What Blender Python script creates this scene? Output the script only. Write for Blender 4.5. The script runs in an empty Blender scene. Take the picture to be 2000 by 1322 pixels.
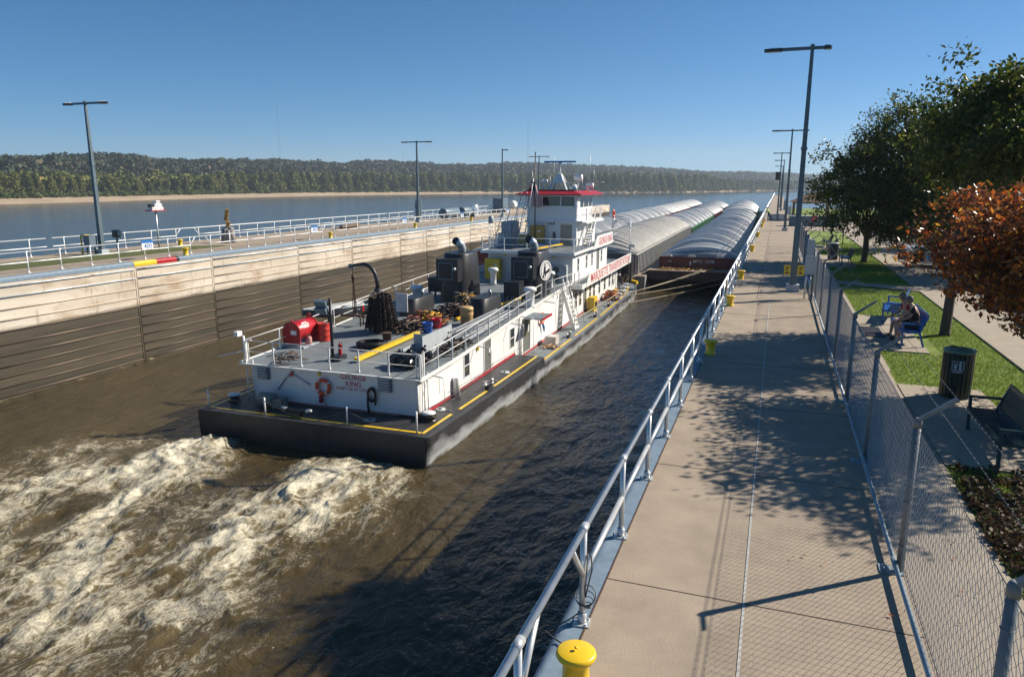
import bpy, math, random
import numpy as np
from mathutils import Vector, Matrix
C = bpy.context.scene.collection
SC = bpy.context.scene
rad = math.radians
random.seed(7)
# ---------------------------------------------------------------- camera
cam = bpy.data.cameras.new('camera'); co = bpy.data.objects.new('camera', cam); C.objects.link(co)
cam.sensor_width = 36.0; cam.lens = 25.308; cam.clip_start = 0.1; cam.clip_end = 12000
yaw, pitch, roll = rad(19.94), rad(12.08), rad(0.087)
_f = Vector((-math.sin(yaw)*math.cos(pitch), math.cos(yaw)*math.cos(pitch), -math.sin(pitch)))
_r = Vector((math.cos(yaw), math.sin(yaw), 0)); _u = _r.cross(_f)
r2 = _r*math.cos(roll)+_u*math.sin(roll); u2 = _u*math.cos(roll)-_r*math.sin(roll)
CAMZ = 4.46
co.matrix_world = Matrix(((r2.x, u2.x, -_f.x, 0), (r2.y, u2.y, -_f.y, 0), (r2.z, u2.z, -_f.z, CAMZ), (0, 0, 0, 1)))
SC.camera = co
# ---------------------------------------------------------------- sky, sun, exposure
AZ, EL = rad(51.2), rad(34.8)
w = bpy.data.worlds.new('World'); SC.world = w; w.use_nodes = True
nt = w.node_tree; bg = nt.nodes['Background']; sk = nt.nodes.new('ShaderNodeTexSky')
sk.sky_type = 'NISHITA'; sk.sun_disc = False; sk.sun_elevation = EL; sk.sun_rotation = AZ
sk.altitude = 1500; sk.air_density = 0.8; sk.dust_density = 0.0; sk.ozone_density = 4.0
# deepen the blue as a polarising filter does: red falls off faster than green and blue away from the horizon
def _m(op, a, b_):
    q = nt.nodes.new('ShaderNodeMath'); q.operation = op; q.inputs[1].default_value = b_; nt.links.new(a, q.inputs[0]); return q.outputs[0]
_sp = nt.nodes.new('ShaderNodeSeparateColor'); _cb = nt.nodes.new('ShaderNodeCombineColor'); nt.links.new(sk.outputs[0], _sp.inputs[0])
nt.links.new(_m('MULTIPLY', _m('POWER', _m('MULTIPLY', _sp.outputs[0], .1), 1.5), 5.2), _cb.inputs[0])
nt.links.new(_m('MULTIPLY', _sp.outputs[1], .60), _cb.inputs[1]); nt.links.new(_m('MULTIPLY', _sp.outputs[2], .76), _cb.inputs[2])
nt.links.new(_cb.outputs[0], bg.inputs[0]); bg.inputs[1].default_value = 0.082
sl = bpy.data.lights.new('sun', 'SUN'); sl.energy = 4.9; sl.angle = rad(0.53); sl.color = (1.0, 0.91, 0.78)
so = bpy.data.objects.new('sun', sl); C.objects.link(so)
sd = Vector((math.sin(AZ)*math.cos(EL), math.cos(AZ)*math.cos(EL), math.sin(EL)))
so.rotation_euler = sd.to_track_quat('Z', 'Y').to_euler(); so.location = (30, 30, 60)
SC.view_settings.view_transform = 'Standard'; SC.view_settings.look = 'None'
SC.view_settings.exposure = 0.66; SC.view_settings.gamma = 1.0
SC.cycles.max_bounces = 6; SC.cycles.transparent_max_bounces = 12; SC.cycles.volume_bounces = 0
SC.cycles.caustics_reflective = False; SC.cycles.caustics_refractive = False
# ---------------------------------------------------------------- helpers
class MB:
    def __init__(s): s.v = []; s.f = []; s.m = []; s.sm = []
    def add(s, vs, fs, mi=0, sm=False):
        n = len(s.v); s.v.extend([tuple(p) for p in vs])
        for f in fs: s.f.append(tuple(i+n for i in f)); s.m.append(mi); s.sm.append(sm)
        return s
    def box(s, a, b, mi=0, M=None):
        x0, y0, z0 = a; x1, y1, z1 = b
        vs = [(x0,y0,z0),(x1,y0,z0),(x1,y1,z0),(x0,y1,z0),(x0,y0,z1),(x1,y0,z1),(x1,y1,z1),(x0,y1,z1)]
        if M is not None: vs = [tuple(M @ Vector(p)) for p in vs]
        return s.add(vs, [(3,2,1,0),(4,5,6,7),(0,1,5,4),(1,2,6,5),(2,3,7,6),(3,0,4,7)], mi)
    def cbox(s, c, d, mi=0, rz=0, M=None):
        T = Matrix.Translation(c) @ Matrix.Rotation(rz, 4, 'Z')
        if M is not None: T = M @ T
        return s.box((-d[0]/2,-d[1]/2,-d[2]/2),(d[0]/2,d[1]/2,d[2]/2), mi, T)
    def bar(s, p, q, wd, h, mi=0):            # rectangular bar from p to q
        p = Vector(p); q = Vector(q); d = q-p; L = d.length
        if L < 1e-6: return s
        return s.box((-wd/2,-h/2,0),(wd/2,h/2,L), mi, Matrix.Translation(p) @ d.to_track_quat('Z','Y').to_matrix().to_4x4())
    def tube(s, pts, r, n=8, mi=0, sm=True, caps=True):
        pts = [Vector(p) for p in pts]; k = len(pts)
        rs = r if isinstance(r, (list, tuple)) else [r]*k
        vs = []; up = None
        for i, p in enumerate(pts):
            d = (pts[min(i+1,k-1)]-pts[max(i-1,0)])
            if d.length < 1e-9: d = Vector((0,0,1))
            d.normalize()
            if up is None:
                up = Vector((0,0,1)) if abs(d.z) < .9 else Vector((1,0,0))
            a = d.cross(up)
            if a.length < 1e-6: a = d.cross(Vector((1,.3,.2)))
            a.normalize(); b = a.cross(d); up = b
            for j in range(n):
                t = 2*math.pi*j/n; vs.append(p+(a*math.cos(t)+b*math.sin(t))*rs[i])
        fs = []
        for i in range(k-1):
            for j in range(n): fs.append((i*n+j, i*n+(j+1)%n, (i+1)*n+(j+1)%n, (i+1)*n+j))
        s.add(vs, fs, mi, sm)
        if caps:
            m = len(s.v)-len(vs)
            s.f.append(tuple(m+j for j in range(n))[::-1]); s.m.append(mi); s.sm.append(False)
            s.f.append(tuple(m+(k-1)*n+j for j in range(n))); s.m.append(mi); s.sm.append(False)
        return s
    def lathe(s, prof, c=(0,0,0), n=20, mi=0, sm=True, M=None, sx=1, sy=1):
        vs = []; fs = []; c = Vector(c)
        for r, z in prof:
            for j in range(n):
                t = 2*math.pi*j/n; p = Vector((r*math.cos(t)*sx, r*math.sin(t)*sy, z))
                vs.append((M @ p if M is not None else p)+c)
        for i in range(len(prof)-1):
            for j in range(n): fs.append((i*n+j, i*n+(j+1)%n, (i+1)*n+(j+1)%n, (i+1)*n+j))
        s.add(vs, fs, mi, sm); m = len(s.v)-len(vs)
        if prof[0][0] > 1e-4: s.f.append(tuple(m+j for j in range(n))[::-1]); s.m.append(mi); s.sm.append(False)
        if prof[-1][0] > 1e-4: s.f.append(tuple(m+(len(prof)-1)*n+j for j in range(n))); s.m.append(mi); s.sm.append(False)
        return s
    def prism(s, poly, z0, z1, mi=0, M=None, sm=False):      # polygon (ccw) extruded along z
        n = len(poly); vs = [(x,y,z0) for x,y in poly]+[(x,y,z1) for x,y in poly]
        if M is not None: vs = [tuple(M @ Vector(p)) for p in vs]
        s.add(vs, [tuple(range(n))[::-1], tuple(range(n,2*n))], mi)
        m = len(s.v)-2*n
        for i in range(n): s.f.append((m+i, m+(i+1)%n, m+n+(i+1)%n, m+n+i)); s.m.append(mi); s.sm.append(sm)
        return s
    def torus(s, c, R, r, n=28, k=10, mi=0, M=None):
        vs = []; fs = []
        for i in range(n):
            a = 2*math.pi*i/n
            for j in range(k):
                b = 2*math.pi*j/k; p = Vector(((R+r*math.cos(b))*math.cos(a), (R+r*math.cos(b))*math.sin(a), r*math.sin(b)))
                vs.append((M @ p if M is not None else p)+Vector(c))
        for i in range(n):
            for j in range(k): fs.append((i*k+j, ((i+1)%n)*k+j, ((i+1)%n)*k+(j+1)%k, i*k+(j+1)%k))
        return s.add(vs, fs, mi, True)
    def mesh(s, name, mats):
        me = bpy.data.meshes.new(name); me.from_pydata(s.v, [], s.f)
        for m in (mats if isinstance(mats, (list, tuple)) else [mats]): me.materials.append(m)
        if len(s.f):
            me.polygons.foreach_set('material_index', s.m); me.polygons.foreach_set('use_smooth', s.sm)
        me.update(); return me
    def build(s, name, mats, parent=None, loc=None, rz=None):
        o = bpy.data.objects.new(name, s.mesh(name, mats)); C.objects.link(o)
        if parent is not None: o.parent = parent
        if loc is not None: o.location = loc
        if rz is not None: o.rotation_euler = (0,0,rz)
        return o
def npmesh(name, V, F, mats, parent=None, smooth=False, mi=None):
    me = bpy.data.meshes.new(name); V = np.asarray(V, dtype=np.float32); F = np.asarray(F, dtype=np.int32)
    nf, k = F.shape
    me.vertices.add(len(V)); me.vertices.foreach_set('co', V.ravel())
    me.loops.add(nf*k); me.loops.foreach_set('vertex_index', F.ravel())
    me.polygons.add(nf); me.polygons.foreach_set('loop_start', np.arange(nf, dtype=np.int32)*k)
    me.polygons.foreach_set('use_smooth', np.full(nf, smooth))
    for m in (mats if isinstance(mats, (list, tuple)) else [mats]): me.materials.append(m)
    if mi is not None: me.polygons.foreach_set('material_index', np.asarray(mi, dtype=np.int32))
    me.update(calc_edges=True); me.validate()
    o = bpy.data.objects.new(name, me); C.objects.link(o)
    if parent is not None: o.parent = parent
    return o
def tag(o, label=None, cat=None, group=None, kind=None):
    if label: o['label'] = label
    if cat: o['category'] = cat
    if group: o['group'] = group
    if kind: o['kind'] = kind
    return o
def empty(name, loc=(0,0,0), label=None, cat=None, group=None, rz=0.0):
    o = bpy.data.objects.new(name, None); C.objects.link(o); o.location = loc; o.rotation_euler = (0,0,rz)
    o.empty_display_size = .2
    return tag(o, label, cat, group)
def copy_tree(o, loc=None, rz=None, label=None, group=None, parent=None):
    def rec(a, par):
        c = a.copy(); C.objects.link(c); c.parent = par
        for ch in [x for x in KIDS.get(a.name, ())]: rec(ch, c)
        return c
    KIDS = {}
    for x in bpy.data.objects:
        if x.parent: KIDS.setdefault(x.parent.name, []).append(x)
    c = rec(o, parent)
    if loc is not None: c.location = loc
    if rz is not None: c.rotation_euler = (0,0,rz)
    if label: c['label'] = label
    if group: c['group'] = group
    return c
# ---------------------------------------------------------------- numpy noise
_rg = np.random.RandomState(5); _PT = _rg.permutation(256); _PT = np.concatenate([_PT,_PT]); _GA = _rg.rand(256)*2*np.pi
def pn(x, y):
    x = np.asarray(x, float); y = np.asarray(y, float)
    xi = np.floor(x).astype(int); yi = np.floor(y).astype(int); xf = x-xi; yf = y-yi
    def g(ix, iy, dx, dy):
        a = _GA[_PT[(_PT[ix & 255]+iy) & 255]]; return np.cos(a)*dx+np.sin(a)*dy
    u = xf*xf*xf*(xf*(xf*6-15)+10); v = yf*yf*yf*(yf*(yf*6-15)+10)
    a = g(xi,yi,xf,yf); b = g(xi+1,yi,xf-1,yf); c = g(xi,yi+1,xf,yf-1); d = g(xi+1,yi+1,xf-1,yf-1)
    return (a*(1-u)+b*u)*(1-v)+(c*(1-u)+d*u)*v
def fbm(x, y, o=4, g=.5, l=2.03):
    s = 0; a = 1.
    for i in range(o): s = s+a*pn(x*l**i+i*17.3, y*l**i+i*9.1); a *= g
    return s
def ridge(x, y, o=4):
    s = 0; a = 1.
    for i in range(o): s = s+a*(1-2.2*np.abs(pn(x*2.05**i+i*7.7, y*2.05**i+i*3.1))); a *= .5
    return s/1.9
# ---------------------------------------------------------------- materials
def mat(name, col, rough=.6, metal=0., var=.12, scale=4., bump=0., bscale=30., col2=None, lo=.35, hi=.65, spec=.5, stretch=(1,1,1), detail=6, trans=0., coord='Object'):
    m = bpy.data.materials.new(name); m.use_nodes = True; n = m.node_tree.nodes; L = m.node_tree.links
    p = n['Principled BSDF']; p.inputs['Roughness'].default_value = rough; p.inputs['Metallic'].default_value = metal
    p.inputs['Specular IOR Level'].default_value = spec
    tc = n.new('ShaderNodeTexCoord'); mp = n.new('ShaderNodeMapping'); mp.inputs['Scale'].default_value = stretch
    L.new(tc.outputs[coord], mp.inputs[0])
    nz = n.new('ShaderNodeTexNoise'); nz.inputs['Scale'].default_value = scale; nz.inputs['Detail'].default_value = detail; nz.inputs['Roughness'].default_value = .62
    L.new(mp.outputs[0], nz.inputs['Vector'])
    cr = n.new('ShaderNodeValToRGB'); e = cr.color_ramp.elements; e[0].position = lo; e[1].position = hi
    c2 = col2 if col2 else tuple(min(1, c*(1+var)) for c in col); c1 = col if col2 else tuple(c*(1-var) for c in col)
    e[0].color = (*c1, 1); e[1].color = (*c2, 1)
    L.new(nz.outputs['Fac'], cr.inputs[0]); L.new(cr.outputs[0], p.inputs['Base Color'])
    if bump:
        bn = n.new('ShaderNodeTexNoise'); bn.inputs['Scale'].default_value = bscale; bn.inputs['Detail'].default_value = 4
        L.new(mp.outputs[0], bn.inputs['Vector'])
        b = n.new('ShaderNodeBump'); b.inputs['Strength'].default_value = bump; b.inputs['Distance'].default_value = .02
        L.new(bn.outputs['Fac'], b.inputs['Height']); L.new(b.outputs[0], p.inputs['Normal'])
    if trans:
        p.inputs['Transmission Weight'].default_value = trans
    m['ramp'] = cr.name; return m
def N(m): return m.node_tree.nodes, m.node_tree.links, m.node_tree.nodes['Principled BSDF']
def mixc(m, fac_socket, colA_socket, colB, name='mix'):
    n, L, p = N(m); mx = n.new('ShaderNodeMix'); mx.data_type = 'RGBA'
    L.new(fac_socket, mx.inputs[0]); L.new(colA_socket, mx.inputs[6])
    if isinstance(colB, tuple): mx.inputs[7].default_value = (*colB, 1)
    else: L.new(colB, mx.inputs[7])
    return mx.outputs[2]
def maprange(m, sock, a, b, c=0., d=1.):
    n, L, p = N(m); r = n.new('ShaderNodeMapRange'); r.inputs[1].default_value = a; r.inputs[2].default_value = b
    r.inputs[3].default_value = c; r.inputs[4].default_value = d; L.new(sock, r.inputs[0]); return r.outputs[0]
def math_(m, op, a, b=None):
    n, L, p = N(m); r = n.new('ShaderNodeMath'); r.operation = op
    for i, s in enumerate((a, b)):
        if s is None: continue
        if isinstance(s, (int, float)): r.inputs[i].default_value = s
        else: L.new(s, r.inputs[i])
    return r.outputs[0]
def noise(m, scale, detail=5, stretch=(1,1,1), rough=.6, dist=0., coord='Object'):
    n, L, p = N(m); tc = n.new('ShaderNodeTexCoord'); mp = n.new('ShaderNodeMapping'); mp.inputs['Scale'].default_value = stretch
    L.new(tc.outputs[coord], mp.inputs[0]); z = n.new('ShaderNodeTexNoise'); z.inputs['Scale'].default_value = scale
    z.inputs['Detail'].default_value = detail; z.inputs['Roughness'].default_value = rough; z.inputs['Distortion'].default_value = dist
    L.new(mp.outputs[0], z.inputs['Vector']); return z.outputs['Fac']
def basecol(m):
    n, L, p = N(m); return p.inputs['Base Color'].links[0].from_socket
def setcol(m, s):
    n, L, p = N(m); L.new(s, p.inputs['Base Color'])
def dirt(m, col, scale=3., lo=.5, hi=.68, amt=1., stretch=(1,1,1), detail=8):
    f = maprange(m, noise(m, scale, detail, stretch, .65), lo, hi, 0, amt); setcol(m, mixc(m, f, basecol(m), col)); return m

M = {}
M['concrete'] = mat('walk concrete', (.335,.272,.205), .9, var=.12, scale=1.3, bump=.25, bscale=60, detail=8)
dirt(M['concrete'], (.20,.16,.12), 90, .55, .72, .55); dirt(M['concrete'], (.19,.15,.115), .55, .54, .74, .5); dirt(M['concrete'], (.42,.35,.27), .9, .60, .72, .4); dirt(M['concrete'], (.13,.09,.06), 5.5, .70, .76, .6)
M['pad'] = mat('pad concrete', (.34,.29,.225), .9, var=.1, scale=2, bump=.2, bscale=60); dirt(M['pad'], (.2,.17,.14), 60, .5, .7, .5)
M['galv'] = mat('galvanised pipe', (.52,.55,.57), .42, .55, var=.16, scale=9, bump=.05)
M['alu'] = mat('aluminium rail', (.62,.64,.65), .35, .55, var=.10, scale=6)
M['copblue'] = mat('coping paint', (.17,.235,.30), .62, var=.14, scale=5, bump=.1); dirt(M['copblue'], (.40,.45,.48), 14, .62, .72, .6)
M['yellow'] = mat('yellow paint', (.80,.52,.02), .32, var=.07, scale=5); dirt(M['yellow'], (.35,.24,.04), 16, .64, .74, .7)
M['white'] = mat('white boat paint', (.80,.80,.79), .42, var=.03, scale=3); dirt(M['white'], (.55,.50,.43), 3.5, .60, .78, .4, (1,1,.25)); dirt(M['white'], (.32,.20,.11), 7, .66, .74, .55, (1,1,.10))
M['whiteclean'] = mat('white enamel', (.82,.82,.80), .35, var=.03)
M['deck'] = mat('grey deck paint', (.165,.19,.205), .62, var=.14, scale=1.4, bump=.12, bscale=50); dirt(M['deck'], (.20,.19,.17), 2.2, .52, .72, .6); dirt(M['deck'], (.10,.06,.04), 7, .66, .76, .6)
M['black'] = mat('black paint', (.018,.019,.022), .42, var=.25, scale=3)
M['hull'] = mat('black hull', (.030,.031,.034), .5, var=.3, scale=2.5, bump=.15, bscale=8)
M['red'] = mat('red paint', (.42,.012,.018), .36, var=.1)
M['redline'] = mat('red line paint', (.40,.02,.03), .5)
M['steel'] = mat('dark steel', (.10,.10,.105), .5, .5, var=.25)
M['rust'] = mat('rusty steel', (.10,.055,.035), .75, .2, var=.4, scale=14, bump=.2)
M['glass'] = mat('window glass', (.035,.045,.05), .08, spec=.8)
M['rubber'] = mat('black rubber', (.015,.015,.016), .6)
M['rope'] = mat('rope', (.42,.36,.26), .9, var=.3, scale=40)
M['signwhite'] = mat('sign white', (.75,.75,.73), .4)
M['signblue'] = mat('sign blue', (.02,.16,.48), .4)
M['greypaint'] = mat('blue grey equipment paint', (.12,.17,.21), .45, var=.12)
M['lightgrey'] = mat('light grey paint', (.42,.46,.48), .45, var=.08)
M['pole'] = mat('lamp pole steel', (.11,.15,.175), .5, .35, var=.2, scale=8)
M['wood'] = mat('weathered timber', (.18,.13,.09), .85, var=.35, scale=10, stretch=(1,1,6))
# ---------------------------------------------------------------- water
WZ = -5.95
def water_mat(name, body, rough, bump_layers, foam=False):
    m = mat(name, body, rough, var=.18, scale=.12, spec=.5); n, L, p = N(m)
    p.inputs['IOR'].default_value = 1.33
    prev = None
    for sc, st, dist, strg, wv in bump_layers:
        z = noise(m, sc, 5, st, .58, wv); b = n.new('ShaderNodeBump'); b.inputs['Strength'].default_value = strg; b.inputs['Distance'].default_value = dist
        L.new(z, b.inputs['Height'])
        if prev: L.new(prev, b.inputs['Normal'])
        prev = b.outputs[0]
    L.new(prev, p.inputs['Normal'])
    if foam:
        at = n.new('ShaderNodeAttribute'); at.attribute_name = 'foam'; fa = at.outputs['Fac']
        bub = maprange(m, fa, .15, 1.0, 0, .75)
        col = mixc(m, bub, basecol(m), (.21,.165,.085))
        f1 = noise(m, .8, 9, (1.2,.62,1), .66, 1.3); v1 = math_(m, 'SUBTRACT', 1.0, math_(m, 'ABSOLUTE', math_(m, 'MULTIPLY', math_(m, 'SUBTRACT', f1, .5), 7.0)))
        f2 = noise(m, 2.4, 8, (1.2,.65,1), .68, 1.0); v2 = math_(m, 'SUBTRACT', 1.0, math_(m, 'ABSOLUTE', math_(m, 'MULTIPLY', math_(m, 'SUBTRACT', f2, .5), 6.0)))
        f3 = noise(m, 14, 8, (1.1,.7,1), .75, .3)
        tot = math_(m, 'ADD', math_(m, 'MULTIPLY', v1, .55), math_(m, 'ADD', math_(m, 'MULTIPLY', v2, .50), math_(m, 'MULTIPLY', f3, .75)))
        val = math_(m, 'ADD', tot, math_(m, 'MULTIPLY', fa, 1.15))
        ff = maprange(m, val, 1.50, 2.42)
        ff2 = math_(m, 'MULTIPLY', ff, maprange(m, fa, .02, .22))
        setcol(m, mixc(m, ff2, col, (.66,.62,.49)))
        L.new(math_(m, 'ADD', math_(m, 'MULTIPLY', ff2, .6), rough), p.inputs['Roughness'])
    return m
M['water_lock'] = water_mat('lock water', (.056,.041,.017), .06, [(.75,(1,.5,1),.30,.75,.5),(2.6,(1,.55,1),.11,.8,.5),(8,(1,.65,1),.035,.85,.3)], True)
M['water_river'] = water_mat('river water', (.028,.050,.070), .09, [(.05,(.7,1,1),.8,.35,.3),(.6,(.8,1,1),.16,.55,.4),(3.0,(.8,1,1),.05,.6,.2)])  # body tinted blue for the sky's reflection; the water itself is muddy
# lock chamber surface: displaced grid with a foam density on every vertex
xs = np.linspace(-35.3, -1.7, 372); ys = np.concatenate([np.arange(1.5, 24, .085), np.arange(24, 40, .14), np.arange(40, 150.1, .45)])
X, Y = np.meshgrid(xs, ys); d = 22.4-Y
wx = X+.9*fbm(X*.25, Y*.25, 3); wy = Y+.9*fbm(X*.25+40, Y*.25+9, 3)
def lane(x0, s, w0, ws): return np.exp(-((wx-(x0-s*np.maximum(d,0)))/(w0+ws*np.maximum(d,0)))**2)
near = 1/(1+np.exp(-(d-.2)*2.2))
l1 = lane(-20.6,.18,1.5,.16)*near; l2 = lane(-13.9,.10,1.6,.13)*near
fan = near*(1/(1+np.exp((wx-(-11.0-.06*d))*1.3)))*(1/(1+np.exp(-(wx-(-24.5-.75*np.maximum(d,0)))*.8)))
slick = np.exp(-((wx+17.3)/1.5)**2-((d-2.2)/2.6)**2)
str_ = ridge(wx*.30+3, wy*.16+2, 4); str2 = fbm(wx*.55, wy*.33+8, 4)
foam = fan*(.20+.50*np.clip(str_,0,1)**1.4+.42*str2)+(l1+l2)*(.50+.6*fbm(wx*.5,wy*.5+3,3))*np.exp(-np.maximum(d-1,0)*.15)
foam = foam*(1-.9*slick)*np.clip(1-(d-14)*.05, .45, 1)
foam = foam+.10*near*np.exp(-((X+9.6)/1.6)**2)
foam = np.clip(foam, 0, 1.0)
edge = np.exp(-((X+34.95)/.22)**2)*np.clip(fbm(X*0+3,Y*1.1,3)*2.4,0,1)*.55; foam = np.maximum(foam, edge*(Y<33))
calm = .07*fbm(X*.5,Y*.33,4)+.04*fbm(X*1.7+5,Y*1.1,4)
churn = .42*ridge(wx*.55, wy*.38, 4)+.16*fbm(wx*2.2, wy*1.8, 3)
H = calm+np.clip(foam+.12*fan,0,1)*churn+.30*(l1+l2)*np.exp(-np.maximum(d-2,0)*.25)*(.7+.6*fbm(wx*.8,wy*.8,3))
H = np.where(Y>66, calm*.5, H)
V = np.stack([X, Y, WZ+H], -1).reshape(-1,3); nx, ny = len(xs), len(ys)
idx = np.arange(nx*ny).reshape(ny, nx); F = np.stack([idx[:-1,:-1], idx[:-1,1:], idx[1:,1:], idx[1:,:-1]], -1).reshape(-1,4)
o = npmesh('lock_water', V, F, M['water_lock'], smooth=True); tag(o, kind='structure')
a = o.data.attributes.new('foam', 'FLOAT', 'POINT'); a.data.foreach_set('value', foam.reshape(-1).astype(np.float32))
# river all round, with holes left for the lock and the land on the right
b = MB()
for x0,y0,x1,y1 in ((-2600,-60,-43.9,5200),(-43.9,150,-1.7,5200),(-1.7,331,4.2,5200),(4.2,152,3000,5200),(-43.9,-60,3000,-30)):
    b.add([(x0,y0,WZ),(x1,y0,WZ),(x1,y1,WZ),(x0,y1,WZ)], [(0,1,2,3)])
o = b.build('river', M['water_river']); tag(o, kind='structure')
# ---------------------------------------------------------------- lock walls
def wall_mat():
    m = mat('lock wall concrete', (.54,.47,.375), .88, var=.14, scale=.8, bump=.35, bscale=14, stretch=(1,.35,1), detail=8); n, L, p = N(m)
    dirt(m, (.68,.62,.53), .6, .48, .62, .9, (1,.12,1)); dirt(m, (.33,.22,.13), 1.3, .50, .66, .7, (1,.25,.5)); dirt(m, (.24,.17,.11), 3.0, .58, .68, .7, (1,.5,.12))
    tc = n.new('ShaderNodeTexCoord'); sp = n.new('ShaderNodeSeparateXYZ'); L.new(tc.outputs['Object'], sp.inputs[0])
    nz = noise(m, 1.1, 8, (1,.16,1.6), .7)
    zz = math_(m, 'ADD', sp.outputs[2], math_(m, 'MULTIPLY', math_(m, 'SUBTRACT', nz, .5), .75))
    wet = maprange(m, zz, -2.42, -2.62)
    wcol = n.new('ShaderNodeValToRGB'); wcol.color_ramp.elements[0].position = .36; wcol.color_ramp.elements[1].position = .72
    wcol.color_ramp.elements[0].color = (.034,.029,.018,1); wcol.color_ramp.elements[1].color = (.105,.083,.054,1)
    L.new(noise(m, .9, 9, (1,.13,2.2), .72), wcol.inputs[0])
    setcol(m, mixc(m, wet, basecol(m), wcol.outputs[0]))
    L.new(maprange(m, wet, 0, 1, .9, .55), p.inputs['Roughness']); return m
M['wall'] = wall_mat()
def strip_mat():
    m = mat('wall armour steel', (.52,.55,.57), .5, .25, var=.15, scale=3, stretch=(1,.5,1)); n, L, p = N(m)
    dirt(m, (.26,.14,.08), 3.4, .58, .66, .9, (1,.5,1))
    tc = n.new('ShaderNodeTexCoord'); sp = n.new('ShaderNodeSeparateXYZ'); L.new(tc.outputs['Object'], sp.inputs[0])
    low = maprange(m, sp.outputs[2], -1.2, -1.5); c1 = mixc(m, low, basecol(m), (.50,.42,.32))
    dk = maprange(m, sp.outputs[2], -2.45, -2.6)
    wz = n.new('ShaderNodeValToRGB'); wz.color_ramp.elements[0].color = (.10,.075,.05,1); wz.color_ramp.elements[1].color = (.19,.135,.095,1)
    wz.color_ramp.elements[0].position = .42; wz.color_ramp.elements[1].position = .66
    L.new(noise(m, 1.6, 7, (1,.14,1)), wz.inputs[0]); setcol(m, mixc(m, dk, c1, wz.outputs[0])); return m
M['strip'] = strip_mat()
ZR = [-.43,-.95,-1.56,-2.09,-2.62,-3.25,-3.8,-4.33,-4.86,-5.35,-5.8]
JY = [12.,22.4,31.95,38.1,47.4,55.1,63.9,69.7,75.5,81.5,90,98,107,116]
left = empty('lock_wall', (-35,60,0), 'long concrete lock wall across the chamber, pale above and dark wet brown below', 'lock wall')
def col_prof(x, sgn):   # rounded steel coping section: (x,z)
    r = .12; pr = [(x-sgn*.36, .004)]+[(x-sgn*r+sgn*r*math.sin(t), -r+.006+r*math.cos(t)) for t in np.linspace(0, math.pi/2, 7)]+[(x+sgn*.0, -.26), (x-sgn*.36,-.26)]
    return pr
def extr(b, prof, y0, y1, mi=0, sm=False):
    n = len(prof); b.add([(x,y0,z) for x,z in prof]+[(x,y1,z) for x,z in prof], [tuple(range(n)), tuple(range(n,2*n))[::-1]]+[(i, n+i, n+(i+1)%n, (i+1)%n) for i in range(n)], mi, sm)
LX = -35.0
b = MB(); b.box((-43.8,-12,-9),(LX-.02,125,-.272)); b.box((-43.8,-12,-.27),(LX-.37,125,0)); b.box((-43.8,125,-9),(-41.6,190,-.8)); o = b.build('wall_body', M['wall'], left); o.location = (35,-60,0)
b = MB(); extr(b, col_prof(LX,1), -12, 31.9); extr(b, col_prof(LX,1), 35.35, 125); o = b.build('coping', M['copblue'], left); o.location = (35,-60,0)
for y0,y1,m_,nm in ((31.905,33.55,M['yellow'],'yellow'),(33.555,35.1,M['red'],'red'),(35.105,35.345,M['black'],'black')):
    b = MB(); extr(b, col_prof(LX+.012,1), y0, y1); o = b.build('coping_mark', m_, left); o.location = (35,-60,0); o['label'] = nm+' painted length of the coping'
for i, z in enumerate(ZR):
    b = MB(); yy = [-12]+JY+[125]
    for k in range(len(yy)-1): b.tube([(LX+(.01 if i<2 else -.014), yy[k]+.12, z), (LX+(.01 if i<2 else -.014), yy[k+1]-.12, z)], .05 if i<2 else .042, 8)
    o = b.build('armour_strip', M['strip'], left); o.location = (35,-60,0)
for y in JY:
    b = MB(); b.box((LX-.05,y-.085,-6.6),(LX+.004,y-.055,-.28)); b.box((LX-.05,y+.055,-6.6),(LX+.004,y+.085,-.28)); o = b.build('joint_guard', M['wall'], left); o.location = (35,-60,0)
for m_ in [x for x in bpy.data.objects if x.parent == left]:   # keep coordinates: mesh is in world space
    m_.location = (35,-60,0)
right = empty('lock_wall', (-1.85,40,0), 'concrete lock wall under the walkway, its blue grey coping along the near edge', 'lock wall')
RX = -1.85
b = MB(); b.box((RX+.02,-12,-9),(1.2,331,-.272)); b.box((1.2,-12,-9),(1.3,331,-.01)); o = b.build('wall_body', M['wall'], right, (1.85,-40,0))
b = MB(); extr(b, [(x+.0, z) for x,z in [(2*RX-p, z) for p,z in col_prof(RX,1)]][::-1], -12, 331)
o = b.build('coping', M['copblue'], right, (1.85,-40,0))
# walkway deck
b = MB(); b.add([(RX+.30,-12,.006),(1.72,-12,.006),(1.72,331,.006),(RX+.30,331,.006)], [(0,1,2,3)]); b.box((RX+.30,-12,-.27),(1.72,331,.0))
o = b.build('walkway', M['concrete']); tag(o, kind='structure')
M['joint'] = mat('dark joint line', (.05,.04,.03), .95); M['jointpale'] = mat('pale sealant', (.42,.42,.40), .8)  # dark and pale tones for pavement joints
M['jointtan'] = mat('joint dirt', (.13,.10,.075), .95)
b = MB(); y = 3.75
while y < 96:
    b.box((RX+.31,y-.006,.004),(1.72,y+.006,.011)); y += 3.74
b.box((-.52,30,.004),(-.49,96,.012))
o = b.build('pavement_joint', M['jointtan']); tag(o, kind='structure')
b = MB(); b.box((-.045,-6,.004),(-.02,30,.013)); b.box((RX+.30,-6,.004),(RX+.315,90,.014),1)
o = b.build('sealant_line', [M['jointpale'], M['rust']]); tag(o, kind='structure')
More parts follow.
